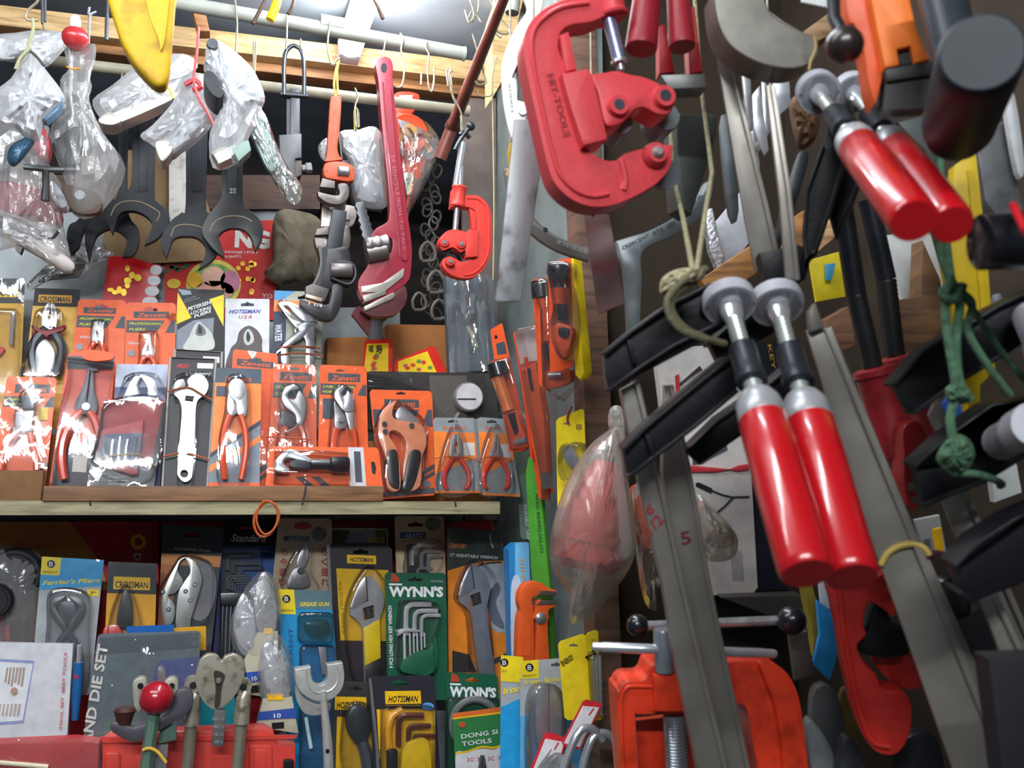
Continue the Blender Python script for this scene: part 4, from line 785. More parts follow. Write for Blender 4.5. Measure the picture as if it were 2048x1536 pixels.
G().tube([fr.at(*q, 0) for q in k4([(1575, -95), (1568, 60)])] , fr.m(7.5), 12).put('stem', CHROME, r_); G().tube([fr.at(*q, 0) for q in k4([(1552, 190), (1538, 360)])], fr.m(6.5), 12).put('screw', STEEL, r_)
G().tube([fr.at(*q) for q in k2([(1655, 900), (1610, 1180)])], fr.m(8), 12).put('stem', CHROME, r_); G().wire(fr, k2([(1605, 945), (1640, 880), (1690, 810), (1705, 790)]), 4.5, 8, .004).put('cross_handle', BLKM, r_); G().ball(fr.at(*k2([(1705, 795)])[0], .004), fr.m(10)).put('handle_ball', BLKM, r_); G().wire(fr, k2([(1640, 850), (1660, 830), (1700, 870)]), 5, 8, .002).put('handle_hub', BLKM, r_)
G().wire(fr, [(926, 275), (922, 255), (924, 235), (918, 215), (905, 190), (902, 170), (898, 150), (904, 140)], 2.2, 6).put('hanging_wire', WIRE, r_)
# bagged grey block and orange hoist
fr = W(1.72); r_ = thing('bagged_block', 'grey block sealed in shiny clear plastic behind the pipe wrenches', 'bagged tool', fr.at(735, 415))
G().prism(fr, k2([(900, 850), (1120, 820), (1160, 1120), (1170, 1290), (980, 1250), (960, 1100)]), -.05, 0, bev=.004).put('block', mt('6a6f78', .5, .3), r_); G().pillow(fr, cv(k2([(880, 830), (1000, 815), (1090, 795), (1140, 850), (1165, 1050), (1170, 1180), (1175, 1300), (1090, 1315), (980, 1280), (950, 1150), (930, 1000), (890, 940)]), 3), .03, 6, .004, 21, False).put('bag', BAG, r_, 20)
G().wire(fr, k2([(975, 820), (972, 700), (990, 690), (998, 800)]), 2, 6, .004).put('bag_tie', mt('d8c030', .5), r_); G().pillow(fr, cv(k2([(745, 920), (790, 870), (810, 900), (790, 1010), (755, 980)]), 3), .015, 4, .002, 22).put('bag_corner', BAG, r_, 20)
ORC = mt('d1502e', .4); fr = W(1.74); r_ = thing('bagged_hoist', 'orange chain hoist wrapped in clear plastic beside the dark red wrench', 'chain hoist', fr.at(830, 420))
G().prism(fr, cv(k2([(1240, 760), (1370, 740), (1480, 860), (1500, 950), (1400, 1150), (1330, 1320), (1250, 1260), (1230, 1000)])), -.05, 0, bev=.01).put('casing', ORC, r_); a = fr.at(*k2([(1298, 870)])[0], .0)
G().lathe(a - fr.n * .01, a + fr.n * .03, [(0, .042), (.8, .041), (1, .036)], 24).put('drum', ORC, r_); G().lathe(a + fr.n * .029, a + fr.n * .032, [(0, .031), (1, .031)], 24).put('drum_face', ORC, r_); G().lathe(a + fr.n * .03, a + fr.n * .042, [(0, .013), (.5, .015), (1, .012)], 16).put('drum_nut', mt('b98a4e', .4, .6), r_)
G().prism(fr, k2([(1285, 1090), (1340, 1085), (1330, 1220), (1285, 1230)]), .0, .004).put('label_plate', mt('d8cfa8', .5), r_); G().prism(fr, k2([(1298, 1120), (1322, 1118), (1318, 1160), (1298, 1165)]), .003, .005).put('label_print', INK, r_)
a = fr.at(*k2([(1425, 975)])[0]); G().lathe(a, a + fr.n * .008, [(0, .009), (1, .007)], 6).put('bolt', DSTEEL, r_); G().prism(fr, cv(k2([(1225, 590), (1300, 570), (1380, 590), (1380, 640), (1330, 720), (1240, 720)])), -.05, .01, bev=.008).put('top_cap', mt('c8432c', .4), r_)
G().pillow(fr, cv(k2([(1220, 700), (1350, 730), (1450, 790), (1515, 900), (1500, 980), (1420, 1160), (1330, 1320), (1300, 1400), (1270, 1300), (1230, 1000)]), 3), .055, 6, .004, 23, False).put('bag', film(.06, .1, .5, 60, .3), r_, 20); G().prism(fr, k2([(1255, 600), (1340, 600), (1330, 640), (1260, 645)]), .009, .012).put('paper_tag', WHITE, r_)

# ================================================================== bagged tools, top left
KB = K(0, 0, 2.742)     # tall view of the left edge
def bag(name, label, Y, out, depth, seed, cr=.005, mat=None, cen=None, cat='bagged tool', rings=7, n=3):
    fr = W(Y); q = cv(out, n); b = max(q, key=lambda p: p[1]); r_ = thing(name, label, cat, fr.at(*b))
    G().pillow(fr, q, depth, rings, cr, seed, True, cen).put('bag', mat or BAG, r_, 15); return fr, r_
BAG2 = film(.76, .16, .6, 60, .1, 'f8f9fc', .3); BAG3 = film(.27, .14, .5, 60, .12, 'ffffff', .35)
fr, r_ = bag('bagged_tool', 'white crumpled plastic bag tied with green twine at its neck', 1.42, KB([(165, 290), (200, 310), (250, 380), (345, 510), (340, 580), (240, 680), (215, 775), (140, 760), (80, 700), (-20, 680), (-40, 520), (60, 430), (120, 330)]), .035, 1, .007, BAG2)
G().wire(fr, KB([(180, 100), (182, 160), (165, 220), (150, 275), (110, 320), (85, 380)]), 3.2, 8, .02).put('twine', mt('a3a27e', .8), r_); G().wire(fr, KB([(165, 280), (200, 310), (240, 360)]), 3, 8, .02).put('twine', mt('4a4f48', .8), r_); G().wire(fr, KB([(210, 110), (160, 112), (140, 90), (160, 50), (200, 15), (215, -20)]), 2.6, 8, .02).put('hook', WIRE, r_)
for x, l in ((232, 130), (248, 120)): G().wire(fr, KB([(x, -20), (x, l)]), 2.6, 6, .0).put('hanger_strip', DSTEEL, r_)
G().pillow(fr, cv(KB([(60, 800), (150, 750), (190, 780), (90, 910), (40, 880)])), .012, 4, .001, 5).put('tool_tip', mt('31516a', .3, .3), r_); G().prism(fr, KB([(320, 520), (345, 530), (320, 600), (250, 660), (240, 640)]), -.01, .012).put('blue_part', mt('6a8fae', .3), r_)
G().prism(fr, cv(KB([(60, 560), (140, 420), (200, 420), (250, 560), (200, 700), (90, 680)])), -.012, .012, bev=.004).put('wrapped_tool', mt('7f858f', .4, .4), r_)
fr, r_ = bag('bagged_tool', 'bulging white plastic bag hung behind the red ball lever', 1.62, KB([(-30, 200), (80, 180), (200, 165), (330, 175), (380, 230), (300, 330), (240, 370), (180, 300), (60, 330), (-40, 320)]), .03, 2, .006, BAG2)
G().prism(fr, cv(KB([(0, 230), (200, 190), (330, 210), (200, 290), (20, 300)])), -.015, .01, bev=.004).put('wrapped_tool', mt('c9ccd2', .4, .3), r_); G().wire(W(1.61), KB([(240, 160), (235, 120), (228, -10)]), 2, 6).put('hanging_wire', WIRE, r_)
# red ball lever tool
fr, r_ = bag('tube_bender', 'bagged lever tool with a red ball knob on top', 1.5, KB([(350, 260), (430, 255), (520, 240), (520, 330), (470, 370), (505, 470), (490, 550), (560, 720), (690, 930), (560, 1160), (420, 1190), (360, 1000), (270, 740), (330, 600), (330, 440), (380, 370)]), .04, 4, .006, BAG3, None, 'bender')
G().ball(fr.at(*KB([(413, 208)])[0], .02), fr.m(25), 20, .88).put('ball_knob', mt('c03238', .3, 0, .1, coat=.4), r_); G().ball(fr.at(*KB([(413, 125)])[0], .018), fr.m(11), 12, 1.6).put('knob_tip', WHITE, r_); G().wire(fr, KB([(385, 265), (390, 400), (385, 540), (395, 640), (375, 720), (360, 800)]), 4.5, 8, .004).put('lever', STEEL, r_)
G().wire(fr, KB([(365, 365), (400, 378), (440, 372)]), 1.8, 6, .03).put('rubber_band', mt('d9902c', .5), r_); G().prism(fr, cv(KB([(330, 740), (420, 690), (490, 800), (440, 890), (350, 900), (285, 790)])), -.012, .008, bev=.004).put('bending_head', mt('3a3a3e', .4, .5), r_)
G().prism(fr, KB([(440, 860), (540, 850), (545, 950), (450, 960)]), -.01, .012, bev=.003).put('screw_block', mt('6a6258', .5, .4), r_); G().wire(fr, KB([(130, 915), (230, 925), (280, 930), (440, 930)]), 6, 8, .006).put('cross_bar', mt('5a5c5c', .4, .5), r_); G().wire(fr, KB([(250, 935), (252, 1020), (248, 1100)]), [6, 6, 8], 8, .006).put('cross_handle', BLKM, r_)
G().prism(fr, cv(KB([(350, 1010), (540, 1060), (545, 1160), (420, 1170), (360, 1090)])), -.012, .01, bev=.004).put('shoe', mt('4d3a2e', .6, .2), r_); a = fr.at(*KB([(440, 1075)])[0], .01); G().lathe(a, a + fr.n * .006, [(0, .008), (1, .007)], 14).put('bolt', GREY, r_)
for x in (470, 440): a = fr.at(*KB([(x, 820)])[0], .004); G().lathe(a, a + fr.n * .02, [(0, .01), (1, .009)], 12).put('bolt_head', BLKM, r_)
# long diagonal white bags
fr, r_ = bag('bagged_tool', 'white bag wound round a wrench slanting up to the yellow handle', 1.60, k1([(740, 800), (900, 680), (1100, 530), (1400, 430), (1540, 460), (1580, 540), (1480, 640), (1380, 800), (1200, 900), (960, 990), (860, 960), (790, 930)]), .03, 6, .006, BAG2)
G().prism(fr, cv(k1([(900, 900), (1370, 740), (1390, 790), (960, 980), (880, 970)])), -.012, .026, bev=.004).put('wrench_shaft', mt('d9d7d2', .3, .6), r_); G().prism(fr, cv(k1([(790, 940), (880, 890), (970, 960), (900, 1000), (800, 985)])), -.012, .03, bev=.004).put('wrench_head', mt('cfcabf', .35, .6), r_); G().wire(fr, k1([(1320, 680), (1360, 720), (1388, 790)]), 2.4, 6, .034).put('rubber_band', mt('e0d050', .5), r_)
fr, r_ = bag('bagged_tool', 'clear bagged wrench hung from a red tie', 1.52, k1([(1480, 620), (1600, 590), (1720, 700), (1800, 830), (1700, 1000), (1600, 1120), (1420, 1250), (1280, 1290), (1240, 1180), (1120, 1090), (1220, 1000), (1380, 820)]), .03, 7, .006, BAG)
G().prism(fr, cv(k1([(1250, 1130), (1340, 1120), (1380, 1200), (1300, 1290), (1250, 1200)])), -.012, .026, bev=.004).put('wrench_head', mt('cfcabf', .35, .6), r_); G().prism(fr, cv(k1([(1330, 1150), (1560, 860), (1660, 920), (1400, 1230)])), -.012, .012, bev=.004).put('wrench_shaft', mt('b5b8be', .35, .6), r_)
G().wire(fr, k1([(1590, 215), (1575, 420), (1550, 640), (1590, 780), (1660, 900), (1710, 1000)]), 3.0, 6, .034).put('red_tie', mt('e0585a', .4), r_); G().wire(fr, k1([(1480, 680), (1560, 640), (1610, 700), (1540, 720)]), 5, 6, .03).put('red_knot', mt('d04048', .4), r_)
fr, r_ = bag('bagged_tool', 'clear bag of pipe fittings with a dark round opening and hex nut', 1.44, k1([(1660, 340), (1720, 315), (1800, 350), (1980, 500), (2060, 620), (2120, 780), (2080, 900), (1980, 1130), (1880, 1320), (1700, 1340), (1680, 1050), (1800, 850), (1640, 600), (1640, 460)]), .035, 8, .006, BAG)
G().prism(fr, el(*k1([(1710, 672)])[0], 15, 31, 22, -30), -.03, .036, bev=.002).put('painted_bore', mt('33363a', .5), r_); G().prism(fr, cv(k1([(1640, 480), (1760, 430), (2000, 620), (2040, 780), (1900, 820), (1760, 600)])), -.03, .02, bev=.008).put('fitting_body', mt('8c9298', .35, .6), r_)  # dark oval plug colours in the shade inside the bore
a, b = fr.at(*k1([(1720, 1290)])[0], .022), fr.at(*k1([(1830, 1240)])[0], .022); G().lathe(a, b, [(0, .013), (.05, .0145), (.95, .0145), (1, .013)], 6).put('hex_nut', mt('c9c5bb', .3, .8), r_, 20); G().prism(fr, k1([(1840, 1150), (1990, 1120), (2010, 1200), (1910, 1290)]), -.006, .022, bev=.002).put('green_label', mt('8fa59e', .5), r_); a = fr.at(*k1([(1700, 360)])[0], .02); G().lathe(a, a + fr.n * .006, [(0, .009), (1, .008)], 12).put('pin_end', DSTEEL, r_)
fr, r_ = bag('bagged_tool', 'long tapering green grey blade hanging in a clear sleeve', 1.52, k2([(250, 660), (340, 640), (420, 740), (480, 900), (560, 1060), (635, 1160), (635, 1250), (600, 1290), (530, 1240), (440, 1100), (340, 900), (290, 780)]), .012, 9, .003, film(.1, .12, .5, 70, .35, 'eaf2ee'))
G().prism(fr, cv(k2([(280, 690), (370, 670), (450, 850), (500, 1000), (440, 1080), (340, 880)])), -.006, .006, bev=.002).put('blade', mt('7f928c', .35, .5), r_)
# bags lower left
fr, r_ = bag('bagged_tool', 'clear bag of red handled tools hung below the twine tied bag', 1.60, KB([(-40, 700), (180, 700), (270, 700), (270, 900), (330, 1000), (370, 1130), (340, 1200), (380, 1400), (250, 1330), (100, 1350), (-50, 1320)]), .03, 11, .007, BAG3)
G().prism(fr, cv(KB([(-40, 1000), (110, 1000), (300, 1080), (320, 1220), (150, 1180), (-40, 1150)])), -.02, .012, bev=.006).put('red_handle', mt('8e3038', .35), r_); G().prism(fr, cv(KB([(190, 760), (240, 700), (275, 800), (250, 870), (190, 830)])), -.01, .015, bev=.004).put('red_grip', mt('b8404a', .35), r_); G().prism(fr, cv(KB([(275, 1010), (300, 1000), (365, 1100), (345, 1140), (295, 1100)])), -.01, .02, bev=.002).put('round_label', mt('c9ccd0', .5), r_)
fr, r_ = bag('bagged_tool', 'grey pipe tool in dull plastic with a rounded bare handle', 1.53, KB([(-40, 1150), (60, 1170), (200, 1220), (300, 1230), (340, 1300), (390, 1420), (320, 1480), (200, 1400), (90, 1340), (-40, 1270)]), .025, 12, .005, BAG3)
G().tube([fr.at(*q, .006) for q in KB([(150, 1330), (240, 1380), (330, 1430), (378, 1470), (398, 1484)])], [fr.m(14), fr.m(14), fr.m(15), fr.m(14), fr.m(7)], 12).put('handle', mt('b5aca8', .5), r_); G().tube([fr.at(*q, .004) for q in KB([(-20, 1210), (100, 1230), (220, 1310)])], fr.m(13), 10).put('jaw_bar', mt('5c5558', .35, .6), r_); G().wire(fr, KB([(225, 1290), (280, 1310), (320, 1270)]), 3, 6, .02).put('dark_clip', BLKM, r_); G().prism(fr, KB([(80, 1340), (130, 1345), (110, 1390), (85, 1370)]), -.01, .004).put('hook_end', BLKM, r_)
fr, r_ = bag('bagged_tool', 'flat crumpled clear bag edge poking out below the black spanners', 1.77, k3([(210, 1060), (400, 880), (560, 760), (620, 720), (870, 800), (860, 860), (640, 1020), (600, 980), (300, 1060), (250, 1110)]), .008, 13, .004, film(.1, .12, .7, 70, .4)); G().prism(fr, k3([(300, 1040), (560, 800), (680, 880), (620, 1000), (400, 1020)]), -.006, 0).put('dark_blade', mt('3a413e', .4), r_)
o = G().prism(W(1.829), rc(338, 300, 372, 445), -.001, .003).put('price_tag_sheet', mt('d2cfc9', .6, dirt='b8a8a0', scale=60)); tag(o, 'white speckled paper sheet showing between the black spanners', 'paper')
# yellow handle
fr = W(1.1); r_ = thing('yellow_tool', 'thick glossy yellow pointed handle hanging from above', 'tool', fr.at(325, 170)); YH = mt('c09a12', .5, 0, .15, dirt='8f6c0c', scale=30)
G().prism(fr, cv([(215, -60), (232, 50), (262, 118), (298, 160), (320, 172), (335, 158), (342, 100), (350, 0), (352, -60)]), -.02, .0, bev=.006, seg=3).put('handle', YH, r_); G().prism(fr, cv([(290, -60), (296, 20), (318, 80), (322, 100), (332, 60), (338, -60)]), -.004, .004, bev=.003).put('raised_panel', mt('c8a214', .5), r_)
o = G().wire(W(1.5), [(215, 0), (214, 40), (213, 80)], [2, 4, 4], 8).put('tool_tip', DSTEEL); tag(o, 'slim dark steel rod hanging beside the yellow handle', 'rod'); 
o = G().wire(W(1.52), KB([(490, 40), (485, 80), (500, 75), (530, 65), (495, 85), (488, 180), (485, 240)]), 2.4, 6).put('wire_hook', mt('8b9098', .4, .6)); tag(o, 'grey twisted wire hook beside the red ball knob', 'hook')

# ================================================================== below the shelf
# cartons at the back
fr = W(1.80); r_ = thing('red_carton', 'long red carton with orange swoosh and a yellow ring print', 'carton', fr.at(150, 1500))
G().prism(fr, rc(-200, 1042, 318, 1500), -.04, 0, bev=.002).put('carton', mt('a32026', .45), r_); G().prism(fr, cv([(-200, 1043, 1), (138, 1043, 1), (165, 1075), (196, 1118), (215, 1180, 1), (-200, 1180, 1)]), .0, .001).put('orange_swoosh', mt('b06a30', .5), r_, 0)
G().prism(fr, cv([(-200, 1100, 1), (60, 1098), (150, 1096), (196, 1118), (215, 1180, 1), (-200, 1180, 1)]), .0, .0015).put('tan_swoosh', mt('b58a44', .5), r_, 0); G().wire(fr, el(277, 1083, 12, 12, 16), 4, 6, .001, True, 1).put('yellow_ring', mt('d8a030', .5), r_); text(r_, 'D', fr, (268, 1107), (268, 1122), 14, mt('c9bdb0', .5), .002, .02)
fr = W(1.81); r_ = thing('red_carton', 'plain dark red carton filling the back below the shelf', 'carton', fr.at(700, 1500))
G().prism(fr, rc(322, 1042, 985, 1500), -.03, 0, bev=.002).put('carton', mt('9a1a1e', .45, var=.3, scale=10), r_)
fr = W(1.79); r_ = thing('picture_card', 'printed landscape card strip with yellow lettering', 'card', fr.at(718, 1120)); G().prism(fr, [(661, 1056), (776, 1057), (776, 1200), (661, 1200)], -.001, 0).put('card', mt('d8d0b0', .5), r_, 0); G().prism(fr, [(664, 1060), (773, 1060), (773, 1190), (664, 1190)], 0, .0006).put('printed_trees', mt('4c6a34', .5, var=.5, scale=60), r_, 0); G().prism(fr, [(700, 1060), (750, 1060), (756, 1086), (690, 1086)], 0, .001).put('printed_building', mt('9d9cb2', .5, var=.3), r_, 0); text(r_, 'AUS', fr, (733, 1085), (770, 1086), 11, mt('e8c02a', .5), .002, .02)

# round black filter wrenches in a bag
fr = W(1.718); r_ = thing('filter_cup', 'bagged black round filter cups with dark handles', 'filter wrench', fr.at(30, 1290))
for x, y, r, h in ((30, 1150, 50, .0), (-8, 1200, 30, .03)): a = fr.at(x, y, h); G().lathe(a - fr.n * .02, a + fr.n * .02, [(0, fr.m(r)), (.9, fr.m(r)), (1, fr.m(r * .9))], 24).put('cup', mt('26262a', .35, .2), r_); G().lathe(a + fr.n * .0195, a + fr.n * .0215, [(0, fr.m(r * .8)), (1, fr.m(r * .75))], 24).put('cup_face', mt('26262a', .35, .2), r_)
for x in (10, 28, 45): G().wire(fr, [(x, 1195), (x + 4, 1240), (x - 2, 1320)], 7, 8, -.01).put('handle', BLKPL, r_)
G().wire(fr, [(14, 1250), (18, 1320)], 4, 6, .002).put('red_grip', REDP, r_); G().pillow(fr, cv([(-40, 1100), (30, 1092), (80, 1110), (86, 1160), (75, 1300), (-40, 1300)]), .03, 6, .003, 31, False).put('bag', BAG3, r_, 20)
# blue and yellow cards (Berent)
def berent(label, q, Y, title, lean=6, blue=SKY, field=None):
    c = Card('tool_pack', label, q, Y, field or mt('a9afb4', .42), lean, slot=(.62, .045, 24)); c.band(0, 0, .31, .13, YEL2, 'brand_square'); G().prism(c.fr, el(*c.p(.155, .05), 8, 8, 18), .0004, .0014).put('brand_disc', INK, c.root, 0)
    x, y = c.p(.155, .05); text(c.root, 'B', c.fr, (x - 4, y + 5), (x + 4, y + 5), 10, WHITE, .0022); c.tx('BERENT', .04, .118, .28, 5, mt('8a7a20', .5))
    if title: c.tx(title, .06, .17, .92, 9, YEL2, .155, .02, .25)
    return c
c = berent('blue and grey carded locksmith pliers with yellow square and round jaw', [(84, 1113), (208, 1120), (180, 1390), (60, 1390)], 1.66, '')
c.band(.31, 0, 1, .13, SKY, 'sky_panel'); c.ink('sky_panel', [(0, .13), (1, .13), (1, .19), (0, .24)], SKY); c.tx("Farrier's Pliers", .05, .205, .97, 9, YEL2, .165, .02, .25); c.band(.78, .22, .97, .27, YEL2, 'size_label'); c.tx('7"', .83, .262, .93, 7, INK)
for fx in (-1, 1): c.metal('jaw', cv([(134 + fx * 2, 1192), (134 + fx * 26, 1196), (134 + fx * 36, 1215), (134 + fx * 26, 1240), (134 + fx * 6, 1262), (134 + fx * 2, 1250), (134 + fx * 16, 1228), (134 + fx * 20, 1212)]), mt('55585c', .3, .8), .004, .014); c.wire('handle', [(134 + fx * 4, 1258), (134 - fx * 18, 1290), (134 - fx * 26, 1330), (134 - fx * 22, 1385)], 7, mt('3c464e', .3, coat=.3), .012)
c.metal('jaw_core', cv([(120, 1205), (148, 1205), (152, 1230), (136, 1250), (118, 1232)]), DSTEEL, .003, .01); c.shell(cv([(100, 1180), (172, 1184), (178, 1250), (170, 1385), (90, 1385), (92, 1250)]), .024, film(.06, .06, .3, 50, .4)); c.wrap(.004, .02)
c = Card('tool_pack', 'black and amber carded pliers with CROSSMAN plate', [(217, 1123), (314, 1127), (306, 1390), (204, 1390)], 1.67, mt('e0a01c', .4), 6, slot=(.5, .05, 30)); c.band(0, 0, 1, .235, mt('22262c', .4), 'header_panel'); c.band(.12, .11, .87, .205, YEL, 'brand_plate'); c.tx('CROSSMAN', .16, .192, .83, 13, INK, bold=.02)
c.metal('jaw', cv([(249, 1180), (260, 1190), (265, 1220), (262, 1252), (234, 1252), (238, 1210)]), mt('3a3e3e', .35, .5), .004, .014); c.metal('red_grip', cv([(208, 1256), (236, 1250), (242, 1280), (210, 1290)]), REDH, .004, .016); c.shell(cv([(240, 1175), (262, 1178), (285, 1260), (290, 1380), (215, 1380), (215, 1250)]), .022); c.wrap(.004, .02)
o = G().prism(W(1.62), [(253, 1253), (347, 1249), (347, 1290), (253, 1290)], -.001, .0).put('blue_tag_card', BLUE); tag(o, 'royal blue card edge behind the wrapped die set', 'card'); o = G().prism(W(1.63), [(345, 1256), (412, 1252), (412, 1300), (345, 1300)], -.001, .0).put('amber_card', mt('d8a024', .45)); tag(o, 'amber card edge behind the wrapped die set', 'card')
# locking pliers dark card
c = Card('tool_pack', 'dark slate carded chrome locking pliers with an orange band', [(326, 1048), (449, 1056), (412, 1390), (308, 1390)], 1.72, mt('3a4248', .4), 6, slot=(.5, .055, 36)); c.band(0, .17, 1, .235, mt('c8823c', .4), 'orange_band'); c.tx('LOCKING PLIER', .2, .145, .82, 5, PAPER, .15, .01, .2); c.ink('orange_field', [(0, .235), (.3, .235), (.2, .62), (0, .62)], mt('b5652e', .4)); c.ink('grey_oval', el(402, 1180, 30, 62, 22, 5), mt('8f8d92', .4), True)
locking(c.fr, c.root, l1([(1360, 420), (1310, 440), (1240, 560), (1190, 680), (1180, 760), (1200, 900), (1260, 900), (1280, 780), (1230, 700), (1280, 680), (1340, 600), (1300, 520), (1320, 450)]), l1([(1360, 420), (1430, 450), (1475, 560), (1465, 650), (1400, 860), (1385, 940), (1290, 940), (1300, 700), (1340, 610), (1390, 530), (1370, 460)]), mt('b9bbb8', .3, .85))
for x, y in ((1425, 620), (1358, 668), (1392, 735), (1232, 800), (1190, 672)): a = c.fr.at(*l1([(x, y)])[0], .01); G().lathe(a, a + c.fr.n * .005, [(0, .0042), (.6, .0038), (1, .002)], 12).put('rivet', CHROME, c.root)
c.shell(cv(l1([(1330, 400), (1480, 420), (1560, 520), (1500, 900), (1150, 920), (1150, 680), (1250, 500)])), .024)
# Standard hex key set
c = Card('tool_pack', 'black and deep blue carded hex key set with script lettering', [(449, 1040), (556, 1042), (540, 1380), (420, 1380)], 1.755, mt('1d4f96', .4), 6, slot=(.42, .045, 30)); c.band(0, 0, 1, .15, mt('17181c', .4), 'header_panel'); c.ink('slot_red', [(.3, .038), (.56, .038), (.56, .05), (.3, .05)], REDP); c.tx('Standard', .15, .125, .82, 15, WHITE, None, .012, .35); c.tx('hex wrenches', .36, .185, .85, 5, mt('7fa8d8', .4)); c.band(.05, .19, .34, .98, mt('20242c', .4), 'dark_holder')
hexkeys(c.fr, c.root, [(455, 1111 + 0, 50, 30, 5), (466, 1127, 52, 20, 4.5), (484, 1137, 42, 14, 4)], mt('7c838c', .3, .8)); hexkeys(c.fr, c.root, [(455 + i * 5, 1152 + i * 5, 42 - i * 4, 26 - i * 3, 2.6 - i * .2) for i in range(6)], mt('8d949c', .3, .8), .012)
for i in range(6): c.wire('key_stem', [(446 + i * 8, 1212), (444 + i * 8, 1260), (442 + i * 8, 1340)], 2.6, mt('6a7078', .3, .8), .008)
c.metal('key_clip', [(442, 1186), (505, 1186), (490, 1212), (440, 1210)], BLKPL, .003, .018); c.shell(rr(440, 1092, 525, 1345, 10), .022)
# Akato snips
c = Card('tool_pack', 'beige carded snips with red japanese lettering', [(557, 1036), (663, 1037), (668, 1240), (538, 1240)], 1.735, BEIGE, 5, slot=(.46, .075, 28)); c.ink('slot_red', c_ := el(*c.p(.46, .075), 18, 8, 14), mt('c0342c', .5), True); c.band(.12, .175, .58, .225, mt('3a3c6a', .4), 'brand_plate'); c.tx('AKATO', .2, .222, .54, 9, mt('b8b8cc', .4), None, .02, .15)
for i, t in enumerate('らく握れ'): c.tx(t, .8, .36 + i * .1, .93, 13, mt('9c2a2c', .5))
for i, t in enumerate('ち今握り'): c.tx(t, .1, .36 + i * .1, .23, 12, mt('b5403a', .5))
G().prism(c.fr, el(638, 1068, 16, 14, 12), .0004, .0012).put('printed_face', mt('6a6a5e', .5, var=.4, scale=150), c.root, 0)
c.metal('blade', cv(l2([(400, 320), (430, 380), (420, 450), (380, 510), (340, 480), (360, 400)])), CHROME, .004, .01); c.metal('blade', cv(l2([(330, 500), (400, 500), (440, 600), (400, 640), (280, 640), (290, 560)])), STEEL, .004, .012); a = c.fr.at(*l2([(372, 520)])[0], .01); G().lathe(a, a + c.fr.n * .006, [(0, .007), (1, .005)], 12).put('rivet', DSTEEL, c.root); c.shell(cv(l2([(390, 290), (460, 330), (450, 520), (500, 650), (240, 650), (270, 480)])), .022); c.wrap(.003, .02)
# Hotssman adjustable wrench
def hotss(label, q, Y, body=None, lean=6, v=(.13, .2), yel=(.25, .95), slot=(.5, .05, 30), plate=(.28, .74)):
    c = Card('tool_pack', label, q, Y, body or mt('2e2a30', .4), lean, slot=slot, cut=8); c.band(plate[0], v[0], plate[1], v[1], YEL, 'brand_plate'); c.tx('HOTSSMAN', plate[0] + .04, v[1] - .012, plate[1] - .04, (v[1] - v[0]) * .5 * (q[3][1] - q[0][1]), INK, None, .02, .3)
    if yel: c.band(.1, yel[0], .93, yel[1], mt('e8b41a', .38), 'yellow_panel')
    return c
c = hotss('black and yellow carded adjustable wrench with yellow handle sleeve', [(657, 1086), (784, 1091), (792, 1400), (676, 1400)], 1.69, yel=(.16, .62), v=(.07, .125))
c.tx('ADJUSTABLE WRENCH', .13, .24, .13, 6, mt('8a6a1a', .5), .58)
X = spanner(c.fr, c.root, 738, 1223, 62, -4, mt('b3b5bd', .28, .9), 1, 2.6, .004, .01, .3, False, None)
c.metal('yellow_sleeve', [(727, 1256), (760, 1238), (762, 1316), (730, 1332)], mt('f0d020', .35), .004, .018, .002); c.metal('black_sleeve', [(730, 1332), (762, 1316), (772, 1400), (734, 1400)], BLKPL, .004, .018, .002); c.shell(cv([(728, 1135), (760, 1145), (790, 1210), (785, 1395), (720, 1395), (690, 1230)]), .026); G().wire(c.fr, [(656, 1088), (664, 1240), (676, 1398)], 4, 8, .004).put('blister_edge', film(.2, .1, .2, 50, .5), c.root)
# Akato hex keys
c = Card('tool_pack', 'beige carded hex key set behind green card', [(789, 1032), (888, 1032), (894, 1240), (795, 1240)], 1.735, BEIGE, 5, slot=(.42, .085, 30)); c.band(.1, .155, .62, .215, mt('3a4a7a', .4), 'brand_plate'); c.tx('AKATO', .2, .21, .56, 9, mt('c0c4d8', .4), None, .02, .15); c.tx('HEXAGONAL KEY SET', .1, .255, .95, 5, mt('a8603a', .5)); c.band(.22, .27, .64, .7, mt('26302e', .4), 'dark_panel'); G().prism(c.fr, el(866, 1048, 16, 14, 12), .0004, .0012).put('printed_face', mt('7a7862', .5, var=.4, scale=150), c.root, 0)
hexkeys(c.fr, c.root, [(823, 1091, 46, 40, 5.2), (843, 1102, 38, 34, 4.4), (856, 1113, 28, 30, 3.4), (835, 1137, 30, 20, 3)]); c.shell(cv(l2([(1180, 290), (1400, 300), (1420, 420), (1350, 540), (1150, 540), (1140, 420)])), .02)
